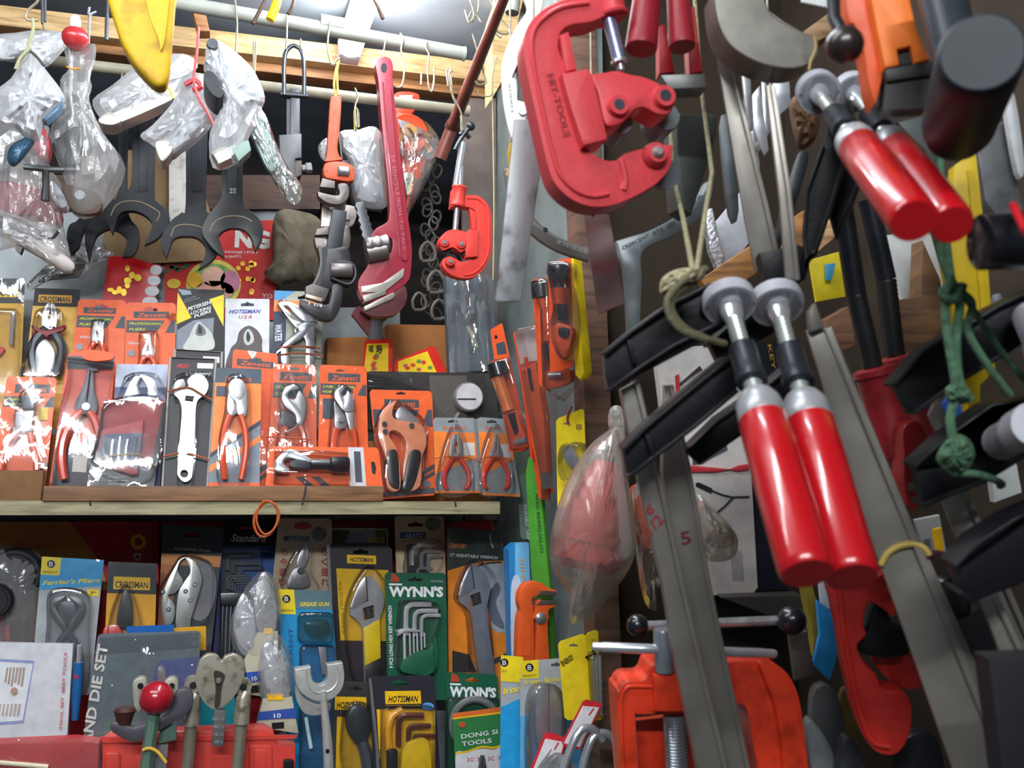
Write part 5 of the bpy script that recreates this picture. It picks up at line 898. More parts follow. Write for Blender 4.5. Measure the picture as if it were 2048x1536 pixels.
# green Wynn's hex key set
def wynns(label, q, Y, lean=6):
    c = Card('tool_pack', label, q, Y, GREEN, lean, slot=(.5, .055, 28)); x, y = c.p(.17, .05); G().prism(c.fr, [(x - 7, y - 12), (x + 1, y - 9), (x + 8, y - 2), (x + 9, y + 6), (x - 9, y + 6)], .0004, .0014).put('brand_mark', mt('b5482e', .45), c.root, 0); c.band(.07, .085, .28, .1, WHITE, 'brand_bar'); c.tx("WYNN'S", .06, .185, .95, 19, WHITE, None, .05); return c
c = wynns('green carded hex key set with large white WYNN\'S lettering', [(769, 1145), (892, 1146), (896, 1400), (776, 1400)], 1.65); c.tx('W0186B', .75, .075, .95, 5, GREY); c.tx('9 PCS LONG HEX KEY WRENCH', .1, .75, .1, 7, PAPER, .26, .03)
hexkeys(c.fr, c.root, [(812, 1209, 50, 62, 5.6), (829, 1222, 46, 50, 4.8), (843, 1231, 38, 42, 4.0)], mt('dcdce2', .3, .6)); c.metal('key_clip', l2([(1070, 950), (1150, 935), (1240, 950), (1245, 965), (1130, 965), (1080, 1000)]), mt('c9c9d0', .35, .3), .003, .016)
for i, x in enumerate((1128, 1168, 1196, 1222, 1252, 1276)): c.wire('key_stem', l2([(x, 970), (x + 2, 1060), (x + 4, 1170 - i * 18)]), 3.2 if i == 0 else 2, mt('dcdce2', .3, .6), .01)
c.metal('holder', cv(l2([(1120, 1180), (1200, 1120), (1320, 1080), (1360, 1000), (1350, 1260), (1120, 1260)])), mt('1e7050', .35), .003, .016, .003); c.shell(cv(l2([(1120, 730), (1350, 740), (1400, 830), (1350, 1000), (1340, 1260), (1100, 1260), (1080, 1000), (1100, 800)])), .026)
# silver strip beside it
r_ = W(1.72); o = G().prism(r_, [(873, 1250), (893, 1200), (903, 1340), (890, 1536), (870, 1536)], -.002, 0).put('clear_strip', mt('a9aeb8', .35, .3)); tag(o, 'pale grey punched plastic strip between green and orange cards', 'strip')
# orange adjustable wrench card
c = Card('tool_pack', 'dark green and orange carded long chrome adjustable wrench', [(894, 1055), (1003, 1064), (1040, 1400), (898, 1400)], 1.672, mt('f08a22', .38), 6, slot=(.56, .045, 28))
c.ink('header_panel', c.uv([(0, 0), (1, 0), (1, .17), (.55, .185), (0, .25)]), mt('2c3632', .4), True); c.tx('CENTURY', .03, .115, .34, 9, mt('e07a2a', .4)); c.tx('12" ADJUSTABLE WRENCH', .04, .165, .88, 6, PAPER, .165, .02, .15); c.ink('grey_oval', cv(l2([(1640, 540), (1700, 470), (1840, 460), (1860, 560), (1900, 930), (1780, 950), (1720, 800)])), mt('aab0bc', .4), True); c.ink('oval_rim', stroke(cv(l2([(1560, 640), (1620, 530), (1700, 470), (1840, 455)]), 4, False), 4), mt('3a3a40', .4), True); c.ink('dark_stripe', l2([(1480, 1100), (1600, 1130), (1660, 1260), (1480, 1260)]), mt('2c2e2c', .4), True); c.ink('dark_stripe', l2([(1770, 1170), (1930, 1090), (1940, 1130), (1790, 1200)]), mt('3a3c3c', .4), True)
G().wire(c.fr, l2([(1755, 250), (1762, 310), (1780, 350)]), 1.4, 6, .001).put('printed_mark', PAPER, c.root)
spanner(c.fr, c.root, 953, 1196, 58, -8, mt('b9bcc6', .25, .92), 1, 4.0, .004, .011, .3, False, None); text(c.root, 'CENTURY', c.fr, (961, 1262), (982, 1345), 9, mt('8b8e96', .4, .5), .0165); c.metal('printed_wrench', cv(l2([(1810, 600), (1830, 660), (1800, 760), (1860, 930), (1780, 900), (1740, 780), (1760, 660)])), mt('6d7686', .4, .3), .001, .002, 0); c.shell(cv(l2([(1640, 430), (1800, 560), (1760, 760), (1790, 1280), (1640, 1280), (1600, 850), (1510, 690)])), .026); c.wrap(.003, .02)  # flat grey wrench beside the tool is an image printed on the card
# tin snips with paper sleeves
for P, lb, Y in ((0, 'chrome tin snips with beige and blue paper sleeve in a clear bag', 1.655), (1, 'second chrome tin snips with blue banded sleeve below the first', 1.625)):
    fr = W(Y, 4); dx, dy = (0, 0) if not P else (52, 92); r_ = thing('tin_snips', lb, 'snips', fr.at(515 + dx, 1400 + dy))
    G().prism(fr, cv([(488 + dx, 1186 + dy - 0), (472 + dx, 1215 + dy), (466 + dx, 1260 + dy), (480 + dx, 1305 + dy), (500 + dx, 1310 + dy), (512 + dx, 1275 + dy), (506 + dx, 1220 + dy)] if not P else [(528, 1290), (520, 1340), (532, 1400), (560, 1400), (565, 1340), (552, 1290)]), .0, .012, bev=.003).put('blade', CHROME, r_)
    G().prism(fr, cv([(520, 1150), (540, 1150), (555, 1200), (552, 1260), (520, 1265), (508, 1210)] if not P else [(560, 1300), (576, 1330), (580, 1385), (562, 1400), (556, 1340)]), -.004, .008, bev=.003).put('blade', STEEL, r_); a = fr.at(500 + dx, 1290 + dy - (0 if not P else 20), .012); G().lathe(a, a + fr.n * .006, [(0, .006), (1, .004)], 12).put('rivet', CHROME, r_)
    q = [(515, 1265), (556, 1262), (560, 1400), (500, 1390), (488, 1320)] if not P else [(526, 1398), (585, 1394), (598, 1468), (512, 1455)]
    G().prism(fr, q, -.004, .014, bev=.003).put('paper_sleeve', mt('b9b29c', .6), r_); b = [(492, 1345), (524, 1342), (524, 1362), (494, 1366)] if not P else [(519, 1424), (591, 1416), (594, 1436), (514, 1440)]
    G().prism(fr, b, .012, .0152).put('blue_band', mt('2f4fa0', .45), r_, 0); text(r_, '10', fr, (b[3][0] + (10 if not P else 34), b[3][1] - 4), (b[3][0] + (20 if not P else 48), b[3][1] - 5), 9, WHITE, .0162); G().prism(fr, mv(rc(528, 1256, 545, 1268) if not P else rc(535, 1388, 566, 1400), 0, 0), .013, .0155).put('yellow_tab', YEL, r_, 0); q = [(500, 1372), (520, 1370), (520, 1384), (502, 1386)] if not P else [(544, 1446), (568, 1444), (568, 1456), (544, 1458)]
    G().prism(fr, q, .013, .0158).put('black_label', INK, r_, 0)
    G().pillow(fr, cv([(488, 1180), (525, 1142), (556, 1170), (560, 1270), (520, 1330), (470, 1300), (462, 1240)] if not P else [(530, 1280), (560, 1270), (586, 1330), (584, 1400), (526, 1402), (515, 1340)]), .024, 5, .003, 41 + P, False).put('bag', BAG3, r_, 20)
    if P: G().wire(fr, [(566, 1462), (572, 1500), (574, 1560)], 10, 8, .002).put('handle', mt('4d5258', .4), r_)
# blue Berent pack
c = berent('bright blue carded tool with yellow square and teal blister', [(555, 1178), (662, 1182), (690, 1560), (580, 1560)], 1.645, '', 5, SKY, mt('1f8fc8', .38)); c.band(.31, 0, 1, .1, mt('5c7a84', .4), 'header_panel'); c.tx('GREASE GUN', .4, .085, .95, 8, YEL2, .08, .02, .25); c.tx('BERENT', .2, .4, .24, 9, mt('2b5a90', .5), .2); c.metal('black_body', cv(l2([(410, 890), (560, 880), (590, 950), (540, 1000), (430, 990)])), BLKPL, .004, .024, .006); c.shell(rr(597, 1224, 668, 1285, 10), .03, film(.12, .08, .3, 60, .35, '4fc8d8')); c.metal('chrome_fork_tip', l4([(1250, 310), (1330, 310), (1340, 580), (1290, 580)]), mt('b09ca0', .4, .5), .01, .016); c.shell(rr(600, 1290, 672, 1540, 10), .018, film(.05, .08, .3, 60, .3, '8fd0e8')); c.wire('spray_tube', l4([(1130, 1000), (1150, 1130), (1180, 1300)]), 4, mt('c0e4f0', .3), .02)
# chrome fork bender
fr = W(1.50); r_ = thing('fork_bender', 'bright chrome tool with a U shaped grooved fork head', 'bender', fr.at(665, 1560)); UQ = [(1025, 535, 1), (1060, 525), (1130, 515), (1178, 505, 1), (1180, 580), (1210, 660), (1270, 690), (1320, 665), (1345, 600), (1335, 490, 1), (1400, 478), (1488, 465, 1), (1505, 600), (1480, 720), (1400, 810), (1300, 840), (1200, 830), (1100, 770), (1040, 680)]
NICK = mt('d6d6cf', .28, .75, .12); G().prism(fr, cv(l4(UQ), 4), -.02, .004, bev=.003, seg=3).put('fork', NICK, r_); G().wire(fr, l4([(1130, 530), (1140, 640), (1200, 740), (1290, 760), (1390, 720), (1450, 620), (1430, 490)]), 1.8, 6, .004).put('groove', NICK, r_); G().prism(fr, cv(l4([(1040, 700), (1120, 810), (1250, 870), (1360, 850), (1360, 930), (1240, 980), (1120, 960), (1050, 850)])), -.03, -.012, bev=.003).put('rear_cheek', NICK, r_)
G().tube([fr.at(*q, .004) for q in l4([(1300, 740), (1310, 900), (1330, 1100), (1345, 1300), (1355, 1600)])], [fr.m(6), fr.m(7), fr.m(8.5), fr.m(10), fr.m(10)], 12).put('shaft', NICK, r_); a = fr.at(*l4([(1340, 1325)])[0], .011); G().lathe(a, a + fr.n * .002, [(0, .003), (1, .003)], 10).put('painted_shaft_hole', INK, r_)  # shaft hole is not cut, a black disc paints its shade
# Hotssman packs in front
c = hotss('black and yellow carded tool with a dark round ratchet head', [(668, 1362), (748, 1364), (756, 1600), (660, 1600)], 1.62, mt('3a3a3a', .4), yel=(.30, 1), v=(.13, .24), slot=(.55, .06, 24), plate=(.04, .8)); c.metal('ratchet_head', cv(l4([(1600, 880), (1700, 890), (1770, 1000), (1760, 1150), (1710, 1260), (1620, 1260), (1540, 1130), (1530, 980)])), mt('3c4248', .3, .5), .004, .02, .006); c.wire('ratchet_handle', [(722, 1480), (732, 1510), (738, 1560)], 13, mt('6c727a', .3, .7), .01); c.shell(cv(l4([(1580, 860), (1740, 870), (1800, 1050), (1780, 1500), (1500, 1500), (1500, 1000)])), .028)
c = hotss('black framed yellow carded folding hex keys with brown L shaped keys', [(736, 1352), (868, 1350), (886, 1620), (752, 1620)], 1.585, mt('2c2c34', .35), yel=(.25, 1), v=(.115, .21), slot=(.47, .055, 34), plate=(.24, .78)); G().prism(c.fr, el(856, 1413, 12, 8, 16), .0008, .0025).put('blue_seal', mt('5a9ad0', .4), c.root, 0); c.tx('HEX KEY WRENCH', .13, .98, .12, 7, INK, .55)
hexkeys(c.fr, c.root, [(797, 1431, 50, 60, 6.5), (817, 1452, 44, 34, 5.5), (828, 1472, 40, 22, 4.5)], mt('6a3a2a', .35, .4), .012); c.metal('yellow_holder', cv([(802, 1536), (806, 1500), (822, 1482), (856, 1480), (864, 1536), (862, 1600), (800, 1600)]), mt('f0c81c', .35), .006, .024, .004); c.metal('black_grip', rr(776, 1498, 796, 1600, 5), BLKPL, .004, .02, .003); G().wire(c.fr, [(778, 1500), (776, 1460), (784, 1432), (804, 1420)], 8, 8, .006).put('amber_handle', mt('f0a828', .3, coat=.4), c.root); c.shell(rr(766, 1412, 872, 1600, 12), .03); G().wire(c.fr, [(740, 1356), (754, 1500), (760, 1610)], 3.4, 6, .004).put('blister_edge', film(.2, .1, .2, 50, .5), c.root)
# second Wynn's and Dong Si
c = wynns('green carded tool with WYNN\'S lettering behind the DONG SI TOOLS pack', [(893, 1344), (996, 1349), (1002, 1600), (890, 1600)], 1.615); a = c.fr.at(945, 1445, .006); G().wire(c.fr, el(950, 1450, 46, 52, 26, 0, 150, 390), 7, 8, .014, smooth=1).put('chrome_ring', CHROME, c.root); c.shell(rr(895, 1395, 1000, 1590, 10), .024)
c = Card('tool_pack', 'green white and red pack reading DONG SI TOOLS with plier tips below', [(905, 1427), (1011, 1413), (1026, 1600), (914, 1600)], 1.555, mt('2f7d42', .4), 7, slot=None); c.ink('orange_edge', [(0, 0), (1, 0), (1, .05), (0, .05)], mt('e06a2c', .4)); c.ink('yellow_edge', [(0, .05), (1, .05), (1, .07), (0, .07)], YEL); c.tx('DONG SI', .14, .30, .82, 9, WHITE, .28, .02); c.tx('TOOLS', .14, .385, .7, 9, WHITE, .37, .02); G().prism(c.fr, el(*c.p(.17, .14), 7, 6, 14), .0006, .002).put('brand_disc', mt('c0572c', .5), c.root, 0)
c.ink('white_window', cv(c.uv([(.02, .48), (.25, .46), (.5, .43), (.75, .45), (.98, .4), (.98, 1, 1), (.02, 1, 1)])), mt('d8d8dc', .4), True); c.ink('yellow_wave', stroke(cv(c.uv([(.02, .46), (.25, .45), (.5, .41), (.75, .43), (.98, .38)]), 4, False), 4), YEL, True)
for i in range(4): c.tx('3C', .22 + .19 * i, .565, .34 + .19 * i, 8, mt('c8404a', .5)); c.ink('window_line', stroke(c.uv([(.18 + .18 * i, .5), (.18 + .18 * i, .98)]), 1.4), mt('a8a8b4', .5))
pliers(c.fr, c.root, 966, 1560, 48, 0, 'nose', DSTEEL, REDP, .4, 2, .13, .01); c.wrap(.002, .016)
# iron scissors packs
c = berent('yellow and grey carded scissors mostly hidden behind its twin', [(1002, 1310), (1046, 1314), (1050, 1600), (1000, 1600)], 1.393, '', 5, SKY); c.ink('yellow_square', c.uv([(0, 0), (1, 0), (1, .18), (0, .18)]), YEL2, True); c.ink('blue_field', c.uv([(0, .36), (1, .28), (1, 1), (0, 1)]), SKY, True); c.tx('Iron', .12, .27, .9, 13, YEL2, .24, .02, .2)
c = berent('grey blue and yellow carded Iron Scissors with chrome nose', [(1041, 1322), (1158, 1314), (1166, 1600), (1040, 1600)], 1.345, 'Iron Scissors', 5, SKY); c.ink('blue_field', c.uv([(0, .4), (1, .22), (1, 1), (0, 1)]), mt('5aaee0', .4), True); c.tx('BT8681', .72, .03, .96, 5, PAPER); c.band(.78, .28, .95, .36, mt('e8d868', .4), 'size_label'); c.tx('10"', .8, .352, .93, 10, mt('6a5a10', .5))
for fx in (-1, 1): c.metal('blade', cv([(1098 + fx * 2, 1380), (1098 + fx * 18, 1390), (1098 + fx * 25, 1420), (1098 + fx * 22, 1490), (1098 + fx * 6, 1536), (1098 + fx * 3, 1600)]), mt('b5b8c0', .3, .8), .004, .016, .003)
c.shell(cv([(1075, 1375), (1120, 1375), (1135, 1440), (1130, 1590), (1070, 1590), (1062, 1440)]), .03, film(.06, .06, .3, 50, .4)); c.wrap(.003, .02)
# yellow glass cutter cards
for q, lb, X_ in (([(1116, 1284), (1170, 1266), (1185, 1440), (1130, 1440)], 'yellow hanging card with black slot beside the brown post', 0), ([(1170, 1268), (1196, 1258), (1206, 1440), (1184, 1440)], 'yellow hanging card holding a clear sleeve of steel rods', 1)):
    c = Card('tool_pack', lb, q, 1.31 if not X_ else 1.292, YEL2, 2, slot=(.55, .1, 18 if not X_ else 8)); c.tx('ENERGY' if not X_ else 'N', .1, .32, .55 if not X_ else .8, 11, INK, .26, .03)
    if X_: [c.wire('rod', [(1186 + 6 * i, 1310), (1190 + 6 * i, 1430)], 2.4, CHROME, .006) for i in range(3)]; c.shell([(1182, 1305), (1204, 1305), (1208, 1438), (1188, 1438)], .016, None, .004)
    else: c.ink('red_line', stroke(c.uv([(.75, .65), (.85, .95)]), 2), REDP)
# red and white angled cards, chrome loops
for q, lb in (([(1168, 1398), (1206, 1406), (1160, 1500), (1122, 1490)], 'white card with red border leaning behind the chrome loops'), ([(1092, 1462), (1134, 1476), (1110, 1570), (1052, 1560)], 'white card with red border and awl drawing beside the scissors card')):
    c = Card('tool_card', lb, q, 1.255 if 'leaning' in lb else 1.30, mt('d8303a', .4), 10, slot=None); c.ink('white_panel', c.uv([(.1, .14), (.92, .1), (.92, .95), (.1, .95)]), mt('e4e2e4', .45), True); c.ink('red_mark', stroke(c.uv([(.7, .14), (.62, .3)]), 3), REDP, True)
    if 'awl' in lb: c.ink('printed_awl', stroke(c.uv([(.5, .3), (.35, .6), (.2, .95)]), [2, 7, 9]), mt('8a8d92', .4), True)
fr = W(1.225); r_ = thing('chrome_handles', 'pair of curved chrome handles at the foot of the brown post', 'handles', fr.at(1180, 1560))
for P in ([(1120, 1560), (1140, 1500), (1160, 1462), (1185, 1458), (1206, 1480)], [(1160, 1560), (1175, 1500), (1192, 1470), (1220, 1470), (1236, 1500), (1240, 1560)]): G().wire(fr, P, 9, 10, 0).put('handle', CHROME, r_)
G().prism(fr, cv([(1090, 1536), (1120, 1510), (1150, 1530), (1150, 1580), (1080, 1580)]), -.02, -.006, bev=.004).put('spring_end', STEEL, r_)
# wrapped die set and white box
c = Card('die_set_box', 'grey wrapped flat box with white vertical lettering DIE SET', [(196, 1268), (402, 1262), (386, 1520), (160, 1524)], 1.575, mt('5c6a70', .4, var=.2), 5, cat='box', th=.02, slot=None, cut=6); c.ink('header_fold', c.uv([(.03, .03), (.98, .01), (.98, .13), (.02, .16)]), mt('4a545a', .4), True); text(c.root, 'AND DIE SET', c.fr, (182, 1492), (216, 1290), 20, PAPER, .0022, .03); c.ink('blue_panel', c.uv([(.62, .22), (.99, .2), (.95, .7), (.5, .6)]), mt('4a5288', .4), True); c.ink('green_panel', c.uv([(.18, .7), (.4, .6), (.6, 1), (.15, 1)]), mt('55786a', .4), True)
c.wrap(.006, .006, film(.03, .06, .6, 60, .35), None, 77, 12, 12)
c = Card('white_box', 'white cardboard box with printed tool set drawing and red lettering', [(-40, 1284), (146, 1288), (134, 1478), (-60, 1486)], 1.60, mt('c9cbd0', .55), 4, cat='box', th=.02, slot=None, cut=1); c.ink('outline_print', c.uv([(.1, .16), (.6, .18), (.54, .82), (.05, .84)]), mt('8a94c0', .5), True); c.ink('tray_print', c.uv([(.12, .19), (.585, .21), (.525, .79), (.07, .81)]), mt('d4d8dc', .5), True)
for i in range(6): c.ink('printed_tool', stroke(c.uv([(.32 + .035 * i, .25), (.31 + .035 * i, .4 + .02 * (i % 3))]), 4), mt('a08f84', .5), True); c.ink('printed_tool', stroke(c.uv([(.28 + .04 * i, .62), (.27 + .04 * i, .74)]), 4), mt('b0a49c', .5), True)
G().prism(c.fr, el(28, 1382, 7, 7, 12), .001, .0035).put('printed_wheel', mt('b08a7a', .5), c.root, 0); text(c.root, 'TOOL SET  BEST TOOLS', c.fr, (124, 1460), (134, 1305), 6, mt('c05a5a', .5), .003)
c = None; fr = W(1.61); r_ = thing('blue_screwdriver', 'slim tool with glossy blue handle between white box and die set', 'screwdriver', fr.at(152, 1450)); G().wire(fr, [(160, 1290), (157, 1340)], 5, 8).put('ferrule', CHROME, r_); G().wire(fr, [(157, 1325), (154, 1380), (150, 1440)], [8, 9, 6], 12).put('handle', mt('1f5f9a', .25, coat=.5), r_); G().wire(fr, [(158, 1352), (150, 1354)], 9, 8).put('red_ring', REDP, r_)
# teal backdrop card
o = G().prism(W(1.62), [(385, 1400), (470, 1395), (470, 1536), (380, 1536)], -.002, 0).put('teal_card', mt('2a9fb0', .45)); tag(o, 'teal card showing behind the nickel bending tool', 'card')
# red tool cases
RP = mt('d9453a', .35, 0, .08, coat=.2); fr = W(1.525); r_ = thing('red_case', 'red plastic tool case with moulded front panels', 'tool case', fr.at(380, 1600)); G().prism(fr, [(204, 1482), (224, 1468), (530, 1456), (548, 1466), (554, 1490), (592, 1492), (592, 1640), (200, 1640)], -.035, 0, bev=.005).put('lid', RP, r_); G().prism(fr, rr(210, 1506, 240, 1620, 4), -.002, .004, bev=.002).put('moulded_panel', RP, r_); G().prism(fr, rr(498, 1490, 545, 1620, 6), -.002, .005, bev=.003).put('moulded_panel', RP, r_); G().prism(fr, rr(508, 1500, 534, 1620, 5), .004, .007, bev=.002).put('panel_inset', RP, r_); G().prism(fr, rr(567, 1520, 588, 1620, 4), 0, .008, bev=.003).put('latch', BLKPL, r_); G().prism(fr, [(200, 1474), (596, 1470), (590, 1478), (206, 1486)], 0, .003).put('lid_seam', RP, r_)
fr = W(1.52); r_ = thing('red_case', 'red case wrapped in shiny clear film below the white box', 'tool case', fr.at(80, 1600)); G().prism(fr, [(-60, 1490), (150, 1480), (198, 1486), (194, 1640), (-60, 1640)], -.035, 0, bev=.004).put('case', mt('c23a38', .35), r_); G().sheet(fr, [(-60, 1482), (200, 1474), (206, 1640), (-60, 1640)], .012, .002, 10, 6, 4).put('clear_wrap', film(.06, .06, .5, 50, .5), r_, 30); G().wire(fr, [(-40, 1522), (30, 1528), (96, 1534)], 4, 8, .014).put('cream_rod', mt('d8d0b0', .4), r_)
# flaring tool with ball
fr = W(1.455); r_ = thing('tube_bender', 'green lever tool with a dark red ball knob and grey curved arm', 'bender', fr.at(300, 1580)); GRN = mt('5f7d6c', .45, .2); G().ball(fr.at(*l3([(1525, 805)])[0], .012), fr.m(31), 24, .96).put('ball_knob', mt('a8182a', .25, 0, .1, coat=.5), r_)
G().wire(fr, l3([(1500, 950), (1480, 1100), (1450, 1300), (1420, 1560)]), 12, 6, .006).put('lever', GRN, r_, 25); G().prism(fr, cv(l3([(1070, 1090), (1110, 1040), (1210, 1060), (1300, 1090), (1400, 1060), (1560, 1000), (1650, 940), (1690, 870), (1700, 780), (1760, 720), (1830, 720), (1885, 790), (1870, 900), (1790, 990), (1640, 1080), (1500, 1170), (1350, 1240), (1240, 1230), (1100, 1150)]), 4), -.016, .002, bev=.004).put('curved_arm', mt('57545c', .4, .4), r_)
for fx, x in ((0, 1360), (1, 1665)): G().prism(fr, cv(l3([(x - 70, 700), (x - 40, 630), (x + 40, 610), (x + 75, 680), (x + 30, 900), (x - 40, 950)])), -.03, -.012, bev=.003).put('cheek', mt('a9a898', .4, .4), r_); a = fr.at(*l3([(x + 10, 690)])[0], -.011); G().lathe(a, a + fr.n * .002, [(0, .004), (1, .004)], 12).put('painted_cheek_hole', INK, r_)  # holes in the cheeks are black discs, shade painted on
a, b = fr.at(*l3([(1220, 900)])[0], -.004), fr.at(*l3([(1210, 1060)])[0], -.004); G().lathe(a, b, [(0, .012), (.2, .015), (.4, .013), (1, .009)], 14).put('bung', mt('4a2a26', .5), r_); G().prism(fr, l3([(1560, 1080), (1720, 1060), (1720, 1220), (1540, 1260)]), -.03, -.01, bev=.002).put('bracket', GRN, r_); G().wire(fr, l3([(1390, 1320), (1450, 1300), (1530, 1330), (1620, 1440)]), 3, 8, .018).put('rubber_band', mt('d8b040', .5), r_); G().prism(fr, l3([(1540, 1270), (1640, 1260), (1620, 1500), (1480, 1500)]), -.02, -.008).put('steel_link', STEEL, r_); G().prism(fr, cv(l3([(1530, 540), (1570, 510), (1620, 560), (1600, 660), (1540, 660)])), -.04, -.02, bev=.003).put('top_lug', mt('7c7a80', .4, .5), r_)
# nickel heart shaped bender
fr = W(1.48); r_ = thing('heart_bender', 'tarnished nickel bending tool with heart shaped head and two round arms', 'bender', fr.at(440, 1600)); TN = mt('b0aa98', .32, .8, .3, dirt='6c5f50', scale=60)
G().prism(fr, cv(l4([(60, 560), (100, 440), (180, 385), (260, 395), (310, 450), (340, 410), (420, 385), (500, 420), (540, 520), (510, 660), (430, 800), (340, 890), (240, 925), (160, 880), (90, 780), (55, 660)]), 4), -.016, .002, bev=.004, seg=3).put('head', TN, r_); G().prism(fr, cv(l4([(230, 560), (290, 550), (340, 600), (310, 700), (290, 880), (240, 900), (250, 720)])), .001, .0032).put('worn_slot', mt('3a302a', .6), r_); a = fr.at(*l4([(280, 640)])[0], .002); G().lathe(a, a + fr.n * .006, [(0, .005), (1, .003)], 12).put('rivet', STEEL, r_)
for x, top in ((510, 800), (20, 820)): G().tube([fr.at(*q, -.006) for q in l4([(x + 40, top - 60), (x + 10, top), (x - 10, top + 260)])], [fr.m(10), fr.m(14), fr.m(15)], 14).put('arm_socket', TN, r_); G().tube([fr.at(*q, -.006) for q in l4([(x - 12, top + 270), (x - 30, top + 500), (x - 60, top + 800)])], fr.m(11.5), 14).put('arm', mt('a59f8c', .3, .8), r_)
for x, y in ((515, 690), (30, 670)): a = fr.at(*l4([(x, y)])[0], -.014); G().lathe(a, a + fr.n * .012, [(0, .013), (1, .012)], 16).put('pivot', TN, r_); G().lathe(a, a + fr.n * .014, [(0, .005), (1, .005)], 12).put('pivot_pin', BLKM, r_)
G().prism(fr, l4([(240, 920), (355, 930), (325, 1280), (212, 1280)]), -.008, .002, bev=.001).put('scale_plate', mt('6d6a68', .4, .5), r_)
for i in range(4): text(r_, 'ABC 12', fr, *l4([(240 - i * 8, 1250 - i * 75), (318 + i * 5, 1252 - i * 75)]), 6, GREY, .003)

# ================================================================== hung on the corner board
def tubecut(label, quad, d, yaw, parts, shell, Y=None, hang=None):
    fr = CF(quad[3][0], quad[3][1], d, yaw); c = Card('tool_pack', label, quad, 0, mt('e0582a', .38), fr=fr, slot=None, cut=3); parts(c); c.shell(shell, .034, film(.03, .06, .25, 60, .3), .008); return c
def P_(c):
    fr = c.fr; ax = lambda p, r, nm, m, h=.018: G().tube([fr.at(*q, h) for q in l6(p)], [fr.m(x) for x in r], 14).put(nm, m, c.root)
    ax([(190, 900), (215, 990)], [19, 21], 'knob', BLKPL); ax([(200, 1000), (255, 1160), (285, 1250)], [13, 12, 13], 'barrel', mt('ef7a24', .3, coat=.3)); c.metal('cutter_jaw', cv(l6([(240, 1270), (320, 1250), (400, 1420), (420, 1520), (300, 1536)])), ORH, .004, .02, .003); c.metal('black_slide', l6([(270, 1275), (320, 1260), (350, 1400), (325, 1430)]), BLKPL, .012, .024); ax([(330, 1480), (410, 1460)], [6, 6], 'roller', CHROME, .024)
    c.ink('slot', el(*l6([(190, 710)])[0], 3, 4, 10), INK, True); c.ink('slate_panel', l6([(190, 760), (250, 740), (270, 830), (200, 840)]), SLATE, True)
tubecut('orange blister tube cutter with black knob leaning at the shelf corner', [(980, 660), (1004, 645), (1058, 890), (1018, 905)], 1.585, -25, P_, l6([(130, 880), (270, 850), (340, 1080), (430, 1500), (280, 1536), (230, 1300)]))
def P_(c):
    fr = c.fr; c.metal('saw_body', l6([(400, 950), (480, 900), (540, 1300), (560, 1700), (500, 1720), (450, 1500)]), mt('e05a28', .38), .004, .02, .002); c.metal('frame_edge', l6([(320, 700), (350, 680), (400, 900), (460, 1600), (440, 1600), (370, 1000)]), mt('d9482a', .35), .004, .016, .002); c.wire('toothed_blade', l6([(430, 940), (440, 1020), (455, 1100)]), 3.4, BLKM, .022); c.metal('clear_window', l6([(350, 650), (500, 620), (510, 880), (430, 890)]), mt('b8a8a4', .45), .001, .002, 0); c.metal('card_foot', l6([(520, 1720), (570, 1700), (580, 1900), (520, 1900)]), mt('7a3a24', .5), .001, .004, 0)
tubecut('tall orange blister holding a narrow orange hand saw', [(1026, 664), (1076, 648), (1106, 985), (1078, 1000)], 1.50, -35, P_, l6([(310, 660), (500, 615), (560, 1200), (600, 1760), (520, 1830), (400, 1200)]))
for Y_, sx, lb, q in ((1.42, 0, 'orange tube cutter blister with tall black knob on the corner board', [(1064, 560), (1108, 552), (1142, 760), (1078, 772)]), (1.35, 1, 'orange tube cutter blister with round ribbed black knob and oval jaw', [(1096, 525), (1142, 515), (1145, 735), (1100, 745)])):
    def P_(c):
        fr = c.fr; ax = lambda p, r, nm, m, h=.018: G().tube([fr.at(*q_, h) for q_ in l6(p)], [fr.m(x) for x in r], 14).put(nm, m, c.root)
        if not sx: ax([(510, 300), (525, 420)], [18, 20], 'knob', BLKPL); ax([(535, 430), (545, 600), (545, 740)], [13, 13, 12], 'barrel', ORH); c.metal('black_slide', l6([(545, 760), (610, 750), (625, 950), (580, 955)]), BLKPL, .006, .02); c.metal('cutter_jaw', cv(l6([(520, 970), (600, 960), (720, 950), (730, 1030), (640, 1080), (520, 1080)])), ORH, .004, .022, .003); ax([(575, 990), (670, 985)], [5.5, 5.5], 'roller', CHROME, .026)
        else: ax([(640, 170), (645, 225), (650, 300)], [20, 24, 18], 'knob', BLKPL); ax([(645, 310), (648, 350)], [9, 10], 'collar', BLKM); ax([(648, 350), (650, 470)], [11, 12], 'barrel', ORH); c.metal('black_slide', l6([(640, 475), (690, 470), (695, 590), (640, 590)]), BLKPL, .006, .022); c.metal('cutter_jaw', cv(l6([(590, 650), (650, 610), (730, 640), (735, 740), (690, 860), (640, 800), (600, 740)])), ORH, .004, .022, .003); c.metal('dark_roller', cv(l6([(650, 640), (715, 650), (710, 710), (650, 700)])), BLKM, .02, .028)
    tubecut(lb, q, Y_, -25, P_, l6([(440, 320), (520, 270), (580, 300), (590, 800), (720, 940), (740, 1060), (640, 1180), (520, 1080), (500, 500)]) if not sx else cv(l6([(560, 180), (650, 150), (730, 180), (700, 300), (720, 380), (750, 620), (700, 870), (620, 820), (575, 640), (600, 500), (580, 360)])))
o = G().prism(CF(1150, 640, 1.34, -40), [(1140, 518), (1146, 514), (1168, 745), (1160, 760), (1150, 750)], -.02, 0, bev=.002).put('yellow_card', YEL2); tag(o, 'thin yellow card edge hanging beside the brown post', 'card')
